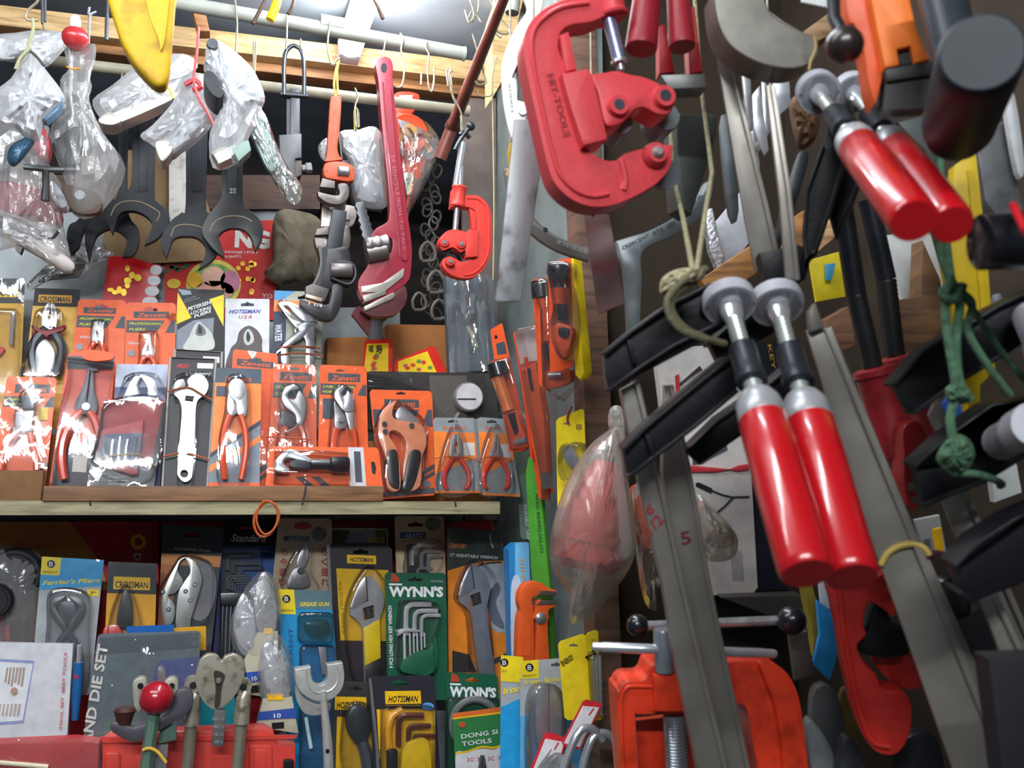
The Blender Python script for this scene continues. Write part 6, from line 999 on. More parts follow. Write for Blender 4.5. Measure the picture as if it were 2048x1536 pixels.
fr = CF(1140, 915, 1.42, -30); c = Card('tool_pack', 'yellow hanging card with a clear bubble and black slot behind red funnel bag', [(1112, 838), (1168, 816), (1174, 985), (1115, 1018)], 0, YEL2, fr=fr, slot=(.38, .1, 14)); c.metal('tool', cv(l7([(400, 340), (430, 300), (460, 340), (480, 400), (460, 430), (420, 400)])), CHROME, .004, .012); c.shell(cv(l7([(380, 310), (460, 290), (500, 330), (480, 420), (400, 500), (365, 430)])), .026); c.ink('printed_seal', rr(1152, 848, 1164, 860, 3), mt('a89030', .5), True); G().wire(fr, l7([(430, 190), (425, 150), (440, 110), (450, 90)]), 2.4, 6, .003).put('red_tie', mt('8a3a2a', .6), c.root)
# green boxes and blue box in the corner
fr = CF(1075, 1310, 1.525, -25); r_ = thing('green_box', 'tall narrow bright green box with faint lettering', 'box', fr.at(1085, 1320)); G().prism(fr, [(1057, 914), (1068, 926), (1082, 985), (1100, 1180), (1108, 1320), (1078, 1320), (1062, 1140), (1051, 945)], -.012, 0, bev=.001).put('box', mt('4f9a34', .45), r_); text(r_, 'ANG BERKUALITI', fr, (1070, 985), (1080, 1105), 6, mt('2d5a26', .5), .001)
fr = CF(1045, 1010, 1.665, -20); c = Card('clear_sleeve', 'grey green sleeve with small white lettering beside the green box', [(1032, 900), (1054, 882), (1062, 1078), (1041, 1078)], 0, mt('6a8270', .45), fr=fr, cat='sleeve', slot=None); text(c.root, 'DURABLE  GRIP', fr, (1048, 1010), (1054, 1080), 6, PAPER, .001)
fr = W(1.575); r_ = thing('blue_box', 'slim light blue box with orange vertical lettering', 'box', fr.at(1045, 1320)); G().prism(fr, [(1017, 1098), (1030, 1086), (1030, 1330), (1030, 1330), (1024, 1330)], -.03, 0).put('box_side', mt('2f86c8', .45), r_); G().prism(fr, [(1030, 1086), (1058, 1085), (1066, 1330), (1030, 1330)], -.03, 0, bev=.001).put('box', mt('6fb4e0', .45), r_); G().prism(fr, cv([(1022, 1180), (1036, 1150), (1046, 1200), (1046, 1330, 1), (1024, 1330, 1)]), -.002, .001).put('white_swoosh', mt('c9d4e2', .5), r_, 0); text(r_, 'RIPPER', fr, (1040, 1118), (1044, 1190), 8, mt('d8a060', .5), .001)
# orange pipe wrench by the post
ORW = mt('e05a24', .38, coat=.15); fr = W(1.43, 0, 1070, 1300); r_ = thing('pipe_wrench', 'orange swedish pattern pipe wrench with grey jaw plates', 'pipe wrench', fr.at(1070, 1330))
G().prism(fr, cv(l5([(1180, 720), (1180, 280), (1200, 180), (1185, 110), (1190, 30), (1230, -40), (1300, -75), (1380, -60), (1440, -20), (1510, 5, 1), (1510, 50, 1), (1320, 60), (1300, 110), (1310, 200), (1310, 720)]), 4), -.014, .004, bev=.003).put('fixed_arm', ORW, r_); G().prism(fr, cv(l5([(1330, 720), (1340, 300), (1310, 240), (1330, 180), (1350, 90), (1400, 85), (1510, 110, 1), (1500, 140, 1), (1440, 170), (1440, 240), (1430, 300), (1440, 720)]), 4), -.012, .006, bev=.003).put('moving_arm', ORW, r_)
for y in (28, 105): G().prism(fr, l5([(1380, y - 22), (1505, y - 16), (1505, y + 18), (1340, y + 22)]), -.01, .0078, bev=.001).put('jaw_plate', mt('5c5650', .45, .6), r_)
a = fr.at(*l5([(1368, 240)])[0], .005); G().lathe(a, a + fr.n * .006, [(0, .009), (.5, .009), (1, .005)], 14).put('rivet', STEEL, r_); G().prism(fr, l5([(1205, 290), (1285, 300), (1285, 560), (1205, 560)]), .003, .0048).put('arm_recess', ORW, r_)
# red funnels in dusty bags
fr = CF(1185, 1010, 1.22); r_ = thing('bagged_funnel', 'red plunger cup in a dusty clear bag tied at the top', 'bagged cup', fr.at(1150, 1240)); RB = mt('c22a34', .4)
G().lathe(fr.at(1212, 925, -.02), fr.at(1170, 1140, .0), [(0, fr.m(28)), (.1, fr.m(40)), (.4, fr.m(58)), (.62, fr.m(68)), (.66, fr.m(64)), (.72, fr.m(62)), (.76, fr.m(70)), (.92, fr.m(70)), (1, fr.m(54))], 28).put('cup', RB, r_); G().lathe(fr.at(1182, 1066, -.001), fr.at(1179, 1082, .0), [(0, fr.m(66)), (1, fr.m(66))], 28).put('rib_groove', RB, r_)
G().pillow(fr, cv([(1228, 850), (1238, 862), (1252, 930), (1268, 1040), (1270, 1110), (1238, 1170), (1190, 1225), (1152, 1246), (1138, 1240), (1140, 1190), (1112, 1150), (1098, 1110), (1110, 1030), (1140, 950), (1180, 890), (1215, 862)], 4), .072, 10, .0022, 51, True, (1185, 1060)).put('bag', DUSTBAG, r_, 50); G().pillow(fr, cv([(1220, 862), (1216, 838), (1222, 815), (1240, 812), (1250, 835), (1252, 870), (1262, 930), (1240, 900)], 3), .012, 5, .003, 52).put('bag_neck', DUSTBAG, r_, 25)
fr = CF(1300, 1090, 1.28); r_ = thing('bagged_funnel', 'second red cup in a dusty bag half hidden by the clamp bars', 'bagged cup', fr.at(1310, 1225)); G().prism(fr, cv([(1266, 985), (1300, 980), (1330, 1040), (1335, 1090), (1290, 1100), (1272, 1060)]), -.04, 0, bev=.01).put('cup', mt('c8402c', .4), r_); G().pillow(fr, cv([(1264, 980), (1300, 970), (1340, 1040), (1345, 1120), (1330, 1200), (1305, 1222), (1285, 1190), (1270, 1100)], 3), .03, 6, .004, 53).put('bag', film(.18, .25, .4, 50, .2, 'b5ab8c'), r_, 30)
fr = CF(1420, 1060, 1.05); r_ = thing('bagged_fitting', 'dusty bag with a small rusty fitting before the white box', 'bagged part', fr.at(1440, 1125)); G().prism(fr, cv([(1420, 1060), (1460, 1055), (1470, 1090), (1440, 1100), (1420, 1090)]), -.02, 0, bev=.006).put('fitting', mt('8a7862', .5, .3), r_); G().pillow(fr, cv([(1394, 990), (1420, 1010), (1460, 1050), (1476, 1080), (1470, 1112), (1440, 1124), (1410, 1115), (1395, 1060)], 3), .03, 6, .004, 54).put('bag', DUSTBAG, r_, 30)

# ================================================================== the side wall
def plank(name, label, pts, d, mat, th=.03, yaw=0, cat='plank', pitch=0, bev=.002):
    x = sum(p[0] for p in pts) / len(pts); y = sum(p[1] for p in pts) / len(pts); o = G().prism(CF(x, y, d, yaw, pitch), pts, -th, 0, bev=bev).put(name, mat); return tag(o, label, cat)
plank('wooden_rail', 'tan wooden rail crossing behind the clamps with a nail hole', [(1400, 560), (1500, 492), (1560, 452), (1640, 400), (1680, 380), (1690, 440), (1560, 520), (1430, 596)], 1.25, wood('a9743c', '6e4722', 10))
plank('wooden_rail', 'brown wooden rail end behind the black threaded pipes', [(1652, 640), (1700, 612), (1712, 690), (1664, 712)], 1.15, wood('8a6244', '5c3f2a', 10)); plank('wooden_rail', 'rough brown wooden block below the red clamp handles', [(1796, 600), (1842, 590), (1846, 480), (1882, 560), (1888, 650), (1850, 700), (1808, 720)], 1.02, wood('7a5636', '4a3220', 10))
plank('white_board', 'off white board strip showing behind the threaded pipes', [(1774, 470), (1860, 460), (1888, 560), (1880, 600), (1802, 600)], 1.08, mt('b9bab6', .6), .01, cat='board'); plank('yellow_sign', 'yellow and black card on the wall behind the upper clamp bar', [(1618, 520), (1690, 500), (1700, 592), (1632, 604)], 1.16, mt('c8b41a', .5), .004, cat='card', bev=.0008); plank('blue_clip', 'small blue plastic clip on the yellow card', [(1652, 528), (1672, 526), (1664, 560), (1654, 560)], 1.15, mt('3a8ab0', .4), .006, cat='clip', bev=.001); plank('tan_plank', 'pale tan plank end beside the black threaded pipe', [(1640, 470), (1670, 430), (1676, 470), (1640, 500)], 1.2, wood('c09a6a', '8a6440', 10))
plank('grey_board', 'pale grey board behind the aluminium ring frame', [(1410, 470), (1500, 360), (1520, 460), (1450, 545)], 1.345, mt('b3b6bc', .5, .2), .01, cat='board'); plank('foil_roll', 'crumpled silver foil strip behind the steel clamp bar', [(1410, 420), (1425, 415), (1450, 520), (1436, 540), (1420, 500)], 1.305, mt('c9ccd0', .25, .9, .3, bump=.6, scale=120), .02, cat='foil')
plank('blue_sticker', 'bright blue printed packet beside the orange clamp', [(1634, 1200), (1672, 1230), (1678, 1300), (1660, 1362), (1626, 1330), (1640, 1270)], .98, mt('2a8fd0', .45), .006, cat='packet', bev=.001); plank('white_packet', 'white and blue packet corner beside the red casting', [(1638, 1160), (1662, 1155), (1668, 1220), (1644, 1215)], .99, mt('d0d8e0', .45), .006, cat='packet', bev=.001); plank('olive_level', 'olive yellow level bar behind the black ball', [(1606, 1160), (1622, 1158), (1658, 1290), (1654, 1310), (1625, 1312), (1628, 1280), (1612, 1200)], 1.0, mt('8a7a2c', .5), .02, cat='level')
plank('white_label_box', 'white packet beside the black clamp arm with the rope knot', [(1972, 880), (2020, 850), (2044, 985), (1990, 1005)], .95, mt('cfd2d0', .5), .01, cat='packet', bev=.001); plank('blue_packet', 'deep blue printed packet behind the green rope', [(1880, 815), (1915, 775), (1950, 800), (1945, 850), (1905, 870)], .96, mt('2456b0', .45), .008, cat='packet', bev=.001); plank('grey_board', 'pale grey board glimpsed between steel clamp bars below the red jaw', [(1830, 1040), (1880, 1030), (1895, 1110), (1850, 1100)], 1.0, mt('a8aaa8', .6), .006, cat='board'); plank('yellow_packet', 'small yellow packet edge below the black clamp arms', [(1868, 1060), (1884, 1056), (1888, 1104), (1876, 1106)], .97, YEL, .006, cat='packet', bev=.001)
# white printed box
fr = CF(1450, 950, 1.16, -6); r_ = thing('product_box', 'dark box with white printed front tied with red ribbon', 'box', fr.at(1480, 1192)); G().prism(fr, [(1310, 700), (1488, 684), (1516, 1176), (1504, 1190), (1372, 1192)], -.1, 0, bev=.001).put('box', mt('cdc8c2', .55), r_); G().prism(fr.off(-.002), [(1488, 684), (1604, 690), (1606, 1160), (1590, 1176), (1516, 1182)], -.08, 0).put('box_side', mt('1c2028', .35), r_)
KX = K(1360, 900, 4.8)
G().prism(fr, KX([(105, 150), (320, 170), (480, 185), (560, 150), (665, 135), (665, 190), (560, 205), (480, 190), (320, 215), (105, 215)]), 0, .004, bev=.0006).put('ribbon', mt('b8303a', .45), r_); G().prism(fr, [(1350, 752), (1358, 748), (1361, 800), (1353, 804)], 0, .003).put('ribbon', mt('b8303a', .45), r_)
G().prism(fr, KX([(150, 320), (180, 310), (310, 370), (300, 420), (150, 350)]), 0, .0008).put('printed_clip', mt('23252c', .5), r_, 0); G().prism(fr, stroke(KX([(300, 390), (400, 430), (500, 455), (665, 450)]), 4), 0, .0008).put('printed_cable', mt('33343c', .5), r_, 0); G().prism(fr, stroke(KX([(510, 455), (430, 540), (345, 610)]), 3.4), 0, .001).put('printed_cable', mt('33343c', .5), r_, 0); G().prism(fr, [(1385, 900), (1400, 878), (1450, 862), (1455, 900), (1425, 915), (1405, 928), (1385, 930)], 0, .0008).put('printed_photo', mt('4a5058', .5), r_, 0); G().prism(fr, stroke([(1352, 776), (1380, 752), (1402, 735)], [5, 5, 9]), 0, .0016).put('printed_driver', mt('3a3236', .5), r_, 0)
for i in range(6): G().prism(fr, stroke([(1462 + i * 4, 1100), (1466 + i * 4, 1162)], 1.2), 0, .0008).put('printed_text_line', mt('8a8888', .5), r_, 0)
text(r_, 'KEY', fr, (1535, 690), (1545, 740), 8, mt('b58a2a', .5), .0)

# ================================================================== near tools: red pipe cutter
BR = mt('c63f45', .42, 0, .1, bump=.04, scale=300); fr = CF(1195, 215, .82, 12, -6); r_ = thing('pipe_cutter', 'large red cast pipe cutter with raised lettering on its C frame', 'pipe cutter', fr.at(1200, 425))
FR = [(760, -60, 1), (560, 5), (440, 65), (350, 155), (308, 260), (308, 380), (340, 560), (410, 880), (478, 1170), (530, 1290), (640, 1392), (780, 1442), (930, 1432), (1080, 1372), (1220, 1290), (1300, 1210), (1338, 1130), (1345, 1008, 1), (1180, 1030), (1020, 1068), (950, 1118), (860, 1112), (775, 1060), (735, 1000), (690, 820), (640, 560), (560, 380), (548, 290), (570, 215), (640, 172), (780, 150), (880, 105, 1), (1015, 98, 1), (970, -60, 1)]
G().prism(fr, cv(r1(FR), 5), -.026, 0, bev=.004, seg=3).put('frame', BR, r_); G().wire(fr, r1([(760, 20), (570, 50), (440, 130), (375, 220), (362, 340), (390, 540), (455, 850), (530, 1150), (590, 1260), (690, 1340), (800, 1370), (900, 1350)]), 4.6, 8, .001).put('frame_rim', BR, r_); G().wire(fr, r1([(1000, 1330), (1010, 1250), (980, 1120)]), 8, 8, -.001).put('frame_rib', BR, r_)
a, b = fr.at(*r1([(900, -60)])[0], -.006), fr.at(*r1([(935, 115)])[0], -.006); G().lathe(a, b, [(0, fr.m(26)), (.8, fr.m(26)), (.9, fr.m(32)), (1, fr.m(30))], 20).put('screw_boss', BR, r_)
G().prism(fr, r1([(560, 240), (620, 215), (680, 480), (600, 500)]), -.016, .004, bev=.002).put('guide_rail', BR, r_); G().prism(fr, cv(r1([(572, 512, 1), (740, 482, 1), (785, 530), (890, 970, 1), (725, 1012, 1), (640, 760)]), 3), -.02, .012, bev=.003).put('slide_block', BR, r_)
G().prism(fr, cv(r1([(770, 525), (880, 498), (960, 488), (1060, 515), (1150, 532), (1260, 582), (1350, 660), (1368, 715), (1322, 792), (1240, 795), (1150, 750), (1080, 765), (1000, 850), (900, 880), (860, 820), (820, 640)]), 4), -.018, .012, bev=.004).put('roller_carriage', BR, r_)
for x, y, r in ((952, 752, 76), (1272, 690, 82)):
    a = fr.at(*r1([(x, y)])[0], .01); k = fr.m(r / 3.49); G().lathe(a, a + fr.n * .008, [(0, k * 1.15), (.4, k), (1, k * .9)], 24).put('pin_boss', BR, r_); G().lathe(a, a + fr.n * .0085, [(0, k * .5), (1, k * .5)], 18).put('pin', mt('3c4048', .35, .5), r_)
for x, y, r in ((985, 850, 95), (1300, 810, 110)): a = fr.at(*r1([(x, y)])[0], -.012); k = fr.m(r / 3.49); G().lathe(a - fr.n * .03, a, [(0, k), (.9, k), (1, k * .92)], 24).put('roller', mt('707678', .4, .5), r_)
a = fr.at(*r1([(1215, 1090)])[0], .0); G().lathe(a, a + fr.n * .01, [(0, .0115), (.6, .0105), (1, .0085)], 22).put('pin_boss', BR, r_); G().lathe(a, a + fr.n * .014, [(0, .0065), (.7, .006), (1, .003)], 18).put('pin_head', mt('9a938f', .35, .6), r_); a = fr.at(*r1([(1300, 1210)])[0], -.02); G().lathe(a, a - fr.n * .012, [(0, .014), (1, .012)], 20).put('cutting_wheel', mt('5c666c', .35, .6), r_)
a, b = fr.at(*r1([(900, 130)])[0], -.008), fr.at(*r1([(975, 430)])[0], -.006); n = 22; G().tube([a + (b - a) * (i / n) for i in range(n + 1)], [fr.m(14.5 if i % 2 else 13.4) for i in range(n + 1)], 16).put('screw', mt('9aa0c0', .22, .95), r_); a, b = fr.at(*r1([(972, 420)])[0], -.006), fr.at(*r1([(985, 490)])[0], -.006); G().lathe(a, b, [(0, fr.m(17)), (.3, fr.m(18)), (.35, fr.m(8)), (1, fr.m(8))], 16).put('screw_collar', STEEL, r_)
text(r_, 'HIT-TOOLS', fr, *r1([(470, 520), (590, 955)]), 13, mt('8c1f2a', .5), .0012, .03); G().prism(fr, r1([(440, 500), (500, 490), (640, 940), (570, 960)]), -.001, .0004).put('name_recess', BR, r_)
# hanging steel strips
o = G().prism(CF(1040, 440, .95, 8), r3([(195, -480), (420, -480), (390, 0), (245, 940), (225, 955), (60, 962), (45, 945)]), -.006, 0, bev=.0015).put('steel_file', mt('8e9092', .4, .6, .25, dirt='5c5c5e', scale=40)); tag(o, 'worn flat grey steel file hanging before the corner board', 'file')
o = G().prism(CF(1200, 540, .98, -4), r3([(735, 240), (940, 270), (1062, 970), (850, 1058)]), -.006, 0, bev=.001).put('rusty_file', mt('6b5654', .5, .3, .3, dirt='7a3c38', scale=30)); tag(o, 'brown rusty flat file hanging below the large red pipe cutter', 'file')
# white jawed pliers
fr = CF(1025, 180, 1.1, 0); r_ = thing('hanging_pliers', 'white painted slip joint pliers hanging jaws down', 'pliers', fr.at(1030, 285)); WP = mt('e6e4da', .45, 0, .1); G().prism(fr, cv(r1([(290, -80), (330, 60), (250, 190), (190, 320), (150, 470), (160, 690), (200, 900), (240, 990), (275, 975), (330, 790), (345, 720, 1), (260, 700, 1), (250, 560), (220, 545, 1), (270, 430), (320, 380), (420, 100), (430, -80)]), 4), -.014, 0, bev=.003).put('jaw', WP, r_); G().prism(fr, cv(r1([(250, 440), (330, 400), (360, 600), (345, 740), (250, 730), (270, 600)])), -.02, -.006, bev=.002).put('dark_jaw', mt('3c3a34', .5, .3), r_); text(r_, '60001', fr, *r1([(195, 580), (215, 780)]), 6, GREY, .001)
a = fr.at(*r1([(300, 780)])[0], -.002); G().lathe(a, a + fr.n * .006, [(0, .006), (1, .005)], 12).put('rivet', STEEL, r_)
o = G().wire(CF(1020, 320, 1.15), r1([(225, 1000), (205, 1080), (215, 1160), (195, 1230)]), 5, 8).put('twisted_rope', mt('c8982c', .5)); tag(o, 'twisted yellow cord below the white painted pliers', 'cord')
# aluminium ring frame
AL = mt('6f7678', .38, .75, .2); fr = CF(1250, 480, 1.12, 0); r_ = thing('frame_saw', 'grey cast frame with curved arms, engraved lettering and straight handle', 'saw frame', fr.at(1290, 700))
G().prism(fr, cv(r3([(990, 480, 1), (1120, 440), (1250, 400), (1450, 295), (1620, 150), (1690, 20), (1760, 40), (1700, 240), (1520, 400), (1300, 500), (1210, 560), (1190, 640), (1200, 800), (1180, 1200, 1), (1080, 1200, 1), (1060, 850), (1040, 680), (1000, 590)]), 4), -.012, 0, bev=.003).put('handle_arm', AL, r_); text(r_, 'CRESCENT  ATA  CO', fr, *r3([(1045, 550), (1460, 345)]), 7, mt('4a4e50', .4), .0012); text(r_, 'USA', fr, *r3([(1570, 240), (1680, 120)]), 6, mt('4a4e50', .4), .0012)
fr = CF(1150, 450, 1.16, 0); r_ = thing('pipe_die_ring', 'dull grey curved band stamped with letters behind the red cutter', 'ring', fr.at(1150, 520)); G().prism(fr, stroke(cv(r3([(160, -100), (190, 100), (270, 280), (400, 420), (570, 520), (790, 590)]), 5, False), 27), -.012, 0, bev=.002).put('band', mt('5f5d58', .42, .6), r_); text(r_, '0.½  DIA', fr, *r3([(520, 500), (760, 585)]), 8, mt('8f8a80', .4), .0012); a = fr.at(*r3([(437, 392)])[0], .0); G().lathe(a, a + fr.n * .001, [(0, .003), (1, .003)], 12).put('hole', INK, r_)  # hole in the band is a black disc painted for its shade
# red handles and press at the top
fr = CF(1320, 60, .85); r_ = thing('bolt_cutter', 'pair of dark red tube handles with a red and steel fork end', 'bolt cutter', fr.at(1370, 175)); RT_ = mt('8a1e28', .4, 0, .15)
for p, q, r, dz in (((1300, -60), (1282, 98), 32, .01), ((1352, -60), (1364, 94), 27, .0)): a, b = fr.at(*p, dz - .02), fr.at(*q, dz); G().lathe(a, b, [(0, fr.m(r * .8)), (.97, fr.m(r)), (1, fr.m(r * .96))], 22).put('handle', RT_, r_); G().lathe(b, b + (b - a) * .004, [(0, fr.m(r * .9)), (1, fr.m(r * .9))], 22).put('handle_mouth', RT_, r_)
G().prism(fr.off(-.03), r1([(1250, 180), (1290, 160), (1360, 500), (1250, 515)]), -.02, 0, bev=.002).put('fork_prong', mt('b8222c', .4), r_); G().prism(fr.off(-.03), r1([(1440, 60), (1500, 40), (1555, 500), (1460, 515)]), -.02, 0, bev=.002).put('fork_prong', mt('b8222c', .4), r_); G().prism(fr.off(-.03), r1([(1260, 520), (1570, 510), (1580, 610), (1320, 620)]), -.03, 0, bev=.002).put('steel_yoke', mt('6d706c', .4, .4), r_)
fr = CF(1395, 300, .98, 10); o = G().prism(fr, r1([(1370, 820), (1400, 790), (1640, 790), (1662, 820), (1650, 950), (1560, 1250), (1480, 1500), (1400, 1450), (1380, 1200)]), -.04, 0, bev=.003).put('hammer_head', mt('3e4340', .45, .5)); tag(o, 'dark grey steel wedge head behind the red pipe cutter', 'hammer')
# grey curved jaw at the top
fr = CF(1520, 60, .8, 0); r_ = thing('bench_snips', 'large smooth grey curved steel jaw with a serrated edge', 'shears', fr.at(1560, 135)); G().prism(fr, cv(r2([(140, -60, 1), (165, 130), (240, 270), (390, 365), (560, 405), (690, 385), (755, 320), (735, 225), (640, 175), (550, 130), (470, 60), (430, -60, 1)]), 5), -.04, 0, bev=.014, seg=4).put('jaw', mt('6d6a62', .4, .55, .2), r_); G().prism(fr, r2([(370, 60), (440, 40), (560, 130), (650, 180), (730, 225), (720, 260), (560, 200)]), -.02, -.006, bev=.001).put('jaw_lip', mt('8a8078', .4, .5), r_)
t = []; 
for i in range(18): t += [(1602 + i * 3.4, 2 + i * .7 + (3 if i % 2 else 0))]
o = G().prism(CF(1630, 0, .85), t + [(1665, -40), (1600, -40)], -.002, 0).put('saw_blade', mt('c9cbca', .35, .7)); tag(o, 'bright toothed saw blade tip above the grey curved jaw', 'saw')
plank('wooden_rail', 'short tan wooden batten with bolt holes behind orange handles', [(1608, 62), (1655, 28), (1690, 0), (1720, 20), (1660, 70), (1618, 92)], .95, wood('a08058', '6a4e34', 12)); o = G().wire(CF(1625, 100, .78), [(1628, 72), (1632, 95), (1622, 120), (1618, 140)], 3, 6).put('string', mt('a8905c', .8)); tag(o, 'short tan string tied to the grey curved jaw', 'string')
# bright steel blades behind the bar
for P, m, lb in (([(1505, 190), (1520, 170), (1538, 300), (1530, 310), (1508, 260)], CHROME, 'polished steel bracket hanging behind the clamp bar'), ([(1480, 110), (1500, 120), (1506, 260), (1496, 262)], STEEL, 'narrow steel blade hanging behind the clamp bar'), ([(1546, 160), (1578, 150), (1582, 210), (1548, 240)], mt('aeb2b8', .3, .7), 'pale steel plate hanging between the clamp bars'), ([(1522, 130), (1530, 128), (1542, 260), (1520, 302), (1504, 300), (1530, 260)], CHROME, 'bent chrome frame hooked behind the clamp bar')):
    plank('steel_piece', lb, P, 1.03 if 'bent' in lb else 1.0, m, .004, cat='steel part', bev=.0008)
# ------------------------------------------------------------------ bar clamps
BARM = mt('8d8880', .38, .75, .2, scale=20); EDGE = BARM; CBL = mt('0f1115', .45, 0, .2, bump=.05, scale=200)
def bar(root, fr, left, right, edge, th=.009, h=0.0):
    """steel clamp rail: face between two pixel lines, with a bright milled edge strip along the right"""
    G().prism(fr, left + right[::-1], h - th, h, bev=.0008).put('rail', BARM, root); e = stroke(right, edge); G().prism(fr, e, h - th * 1.1, h + .0045, bev=.0014).put('rail_edge', EDGE, root)
def clamp_screw(root, A, B, dA, dB, r, rot=0, foot=True):
    """swivel foot, thread, nut, ferrule, turned red handle along one axis from pixel A (far) to B (near)"""
    a = CAMP + ray(*A) * dA; b = CAMP + ray(*B) * dB; k = (dA * .25 + dB * .75) / F; d = b - a; ax = d.normalized()
    T = lambda u: u * dA / (dB + u * (dA - dB)) if u > 0 else u
    def seg(nm, m, pr, n=22): G().lathe(a, b, [(T(t), q * r * k) for t, q in pr], n).put(nm, m, root)
    th = lambda t0, t1, n, q: [(t0 + (t1 - t0) * i / n, q * (1.04 if i % 2 else .8)) for i in range(n + 1)]
    if foot: seg('swivel_foot', mt('a4a4ac', .45, 0, .1), [(-.014, 1.0), (-.014, 1.22), (.016, 1.26), (.024, 1.2), (.024, 1.05), (.016, 1.0), (.016, .5)], 28); seg('foot_socket', CHROME, [(.016, .58), (.05, .52), (.075, .4)])
    seg('screw', mt('c3c8c2', .3, .8), th(.07, .18, 14, .38)); seg('nut', mt('1f242c', .4, .1), [(.17, .5), (.175, .6), (.19, .62), (.27, .62), (.275, .68), (.3, .68), (.305, .5)]); seg('screw', mt('c3c8c2', .3, .8), th(.3, .36, 7, .4)); seg('ferrule', mt('a3a4a8', .35, .5, .15), [(.345, .45), (.352, .75), (.375, .93), (.39, .97), (.44, 1.0), (.442, .98)])
    seg('handle', mt('b40f18', .3, 0, .1, scale=8, coat=.6), [(.44, .97), (.445, 1.02), (.6, 1.03), (.8, 1.02), (.97, 1.0), (.99, .96), (1.0, .88), (1.0, .01)], 28)
def arm(root, fr, out, th=.03, ribs=()):
    G().prism(fr, out, -th * .7, -th * .2, bev=.002).put('arm', CBL, root)
    for p, w_ in ribs: G().prism(fr, stroke(p, w_), -th, 0, bev=.0015).put('arm_rib', CBL, root)
# upper pair
for A, B, dA, dB, r, lb, x in (((1634, 182), (1828, 442), .80, .56, 44, 'bar clamp with red handle and pale foot ring beside the frayed brown rope', 0), ((1704, 182), (1905, 450), .82, .58, 40, 'bar clamp with red handle tucked behind the black rubber mallet', 1)):
    r_ = thing('bar_clamp', lb, 'bar clamp', CAMP + ray(*B) * dB); clamp_screw(r_, A, B, dA, dB, r)
    fr = CF(1640, 340, .78, -18 if not x else -22); q = [(1664, 215), (1700, 200), (1710, 250), (1664, 400), (1630, 500), (1612, 522), (1608, 470), (1614, 380), (1646, 290)] if not x else [(1730, 215), (1756, 220), (1740, 290), (1700, 400), (1672, 470), (1660, 430), (1690, 320)]
    arm(r_, fr.off(-.06 * x), q, .03, ((q[4:9], 8), (q[1:5], 8)))
    if not x: G().prism(CF(1560, 530, .815, -10), [(1518, 505), (1600, 488), (1622, 520), (1612, 556), (1530, 562)], -.06, 0, bev=.003).put('arm_collar', CBL, r_)
    L = ([(1412, -40), (1440, 150), (1490, 440), (1510, 540)], [(1436, -40), (1478, 190), (1530, 400), (1566, 560)]) if not x else ([(1532, 170), (1560, 400), (1572, 556)], [(1546, 170), (1578, 380), (1596, 560)])
    bar(r_, CF(1500, 330, .86 - .07 * x, -10), L[0], L[1], 10)
# lower pair
for A, B, dA, dB, r, lb, x in (((1457, 600), (1614, 1148), .76, .58, 52, 'bar clamp with red handle and twine round its black arm', 0), ((1552, 602), (1704, 1156), .78, .60, 52, 'bar clamp beside the product box with red handle next to the steel bar', 1)):
    r_ = thing('bar_clamp', lb, 'bar clamp', CAMP + ray(*B) * dB); clamp_screw(r_, A, B, dA, dB, r)
    if not x:
        q = r4([(92, 705), (280, 540), (500, 385), (800, 228), (940, 197), (1030, 212), (1045, 290), (980, 400), (890, 520), (700, 640), (400, 800), (130, 945), (100, 850)]); arm(r_, CF(1400, 650, .76, 0), q, .034, ((r4([(100, 695), (280, 545), (500, 390), (800, 232), (1020, 207)]), 9), (r4([(125, 940), (330, 790), (560, 640), (720, 560), (900, 470)]), 9), (r4([(260, 600), (300, 760)]), 9)))
        q = r4([(225, 1340), (380, 1180), (640, 960), (900, 755), (960, 700), (1000, 840), (980, 940), (700, 1190), (400, 1410), (262, 1525)]); arm(r_, CF(1370, 850, .74, 0), q, .036, ((r4([(228, 1340), (380, 1185), (640, 965), (940, 720)]), 9), (r4([(262, 1520), (420, 1390), (700, 1180), (990, 935)]), 9), (r4([(385, 1230), (430, 1380)]), 12)))
        bar(r_, CF(1360, 1200, .79, 6), [(1242, 780), (1279, 970), (1324, 1160), (1347, 1300), (1404, 1580)], [(1274, 762), (1318, 950), (1363, 1160), (1395, 1300), (1462, 1580)], 10)
        for t, p, q_ in (('6', (1294, 1030), (1310, 1026)), ('1/2', (1304, 1070), (1330, 1040))): text(r_, t, CF(1360, 1200, .79, 6), p, q_, 22, mt('8e2a30', .5), .001)
    else:
        bar(r_, CF(1400, 1200, .83, 6), [(1330, 770), (1325, 950), (1366, 1160), (1400, 1300), (1468, 1580)], [(1344, 770), (1378, 935), (1417, 1160), (1446, 1300), (1506, 1580)], 9)
        q = [(1375, 905), (1440, 840), (1540, 770), (1600, 720), (1620, 780), (1500, 860), (1400, 930)]; arm(r_, CF(1450, 850, .82, 0), q, .03, ((q[0:4], 8),)); q = [(1420, 690), (1500, 620), (1560, 580), (1600, 575), (1590, 640), (1440, 730)]; arm(r_, CF(1500, 650, .8, 0), q, .03, ((q[0:4], 8),)); text(r_, '5', CF(1400, 1200, .83, 6), (1364, 1090), (1384, 1086), 26, mt('6a2a2c', .5), .001)
TW = mt('8f8a6c', .85, 0, .3, bump=.4, scale=200); r_ = thing('twine_loop', 'grey green twine looped and knotted round the black clamp arm', 'twine', CF(1380, 620, .7).at(1380, 690)); fr = CF(1400, 600, .715)

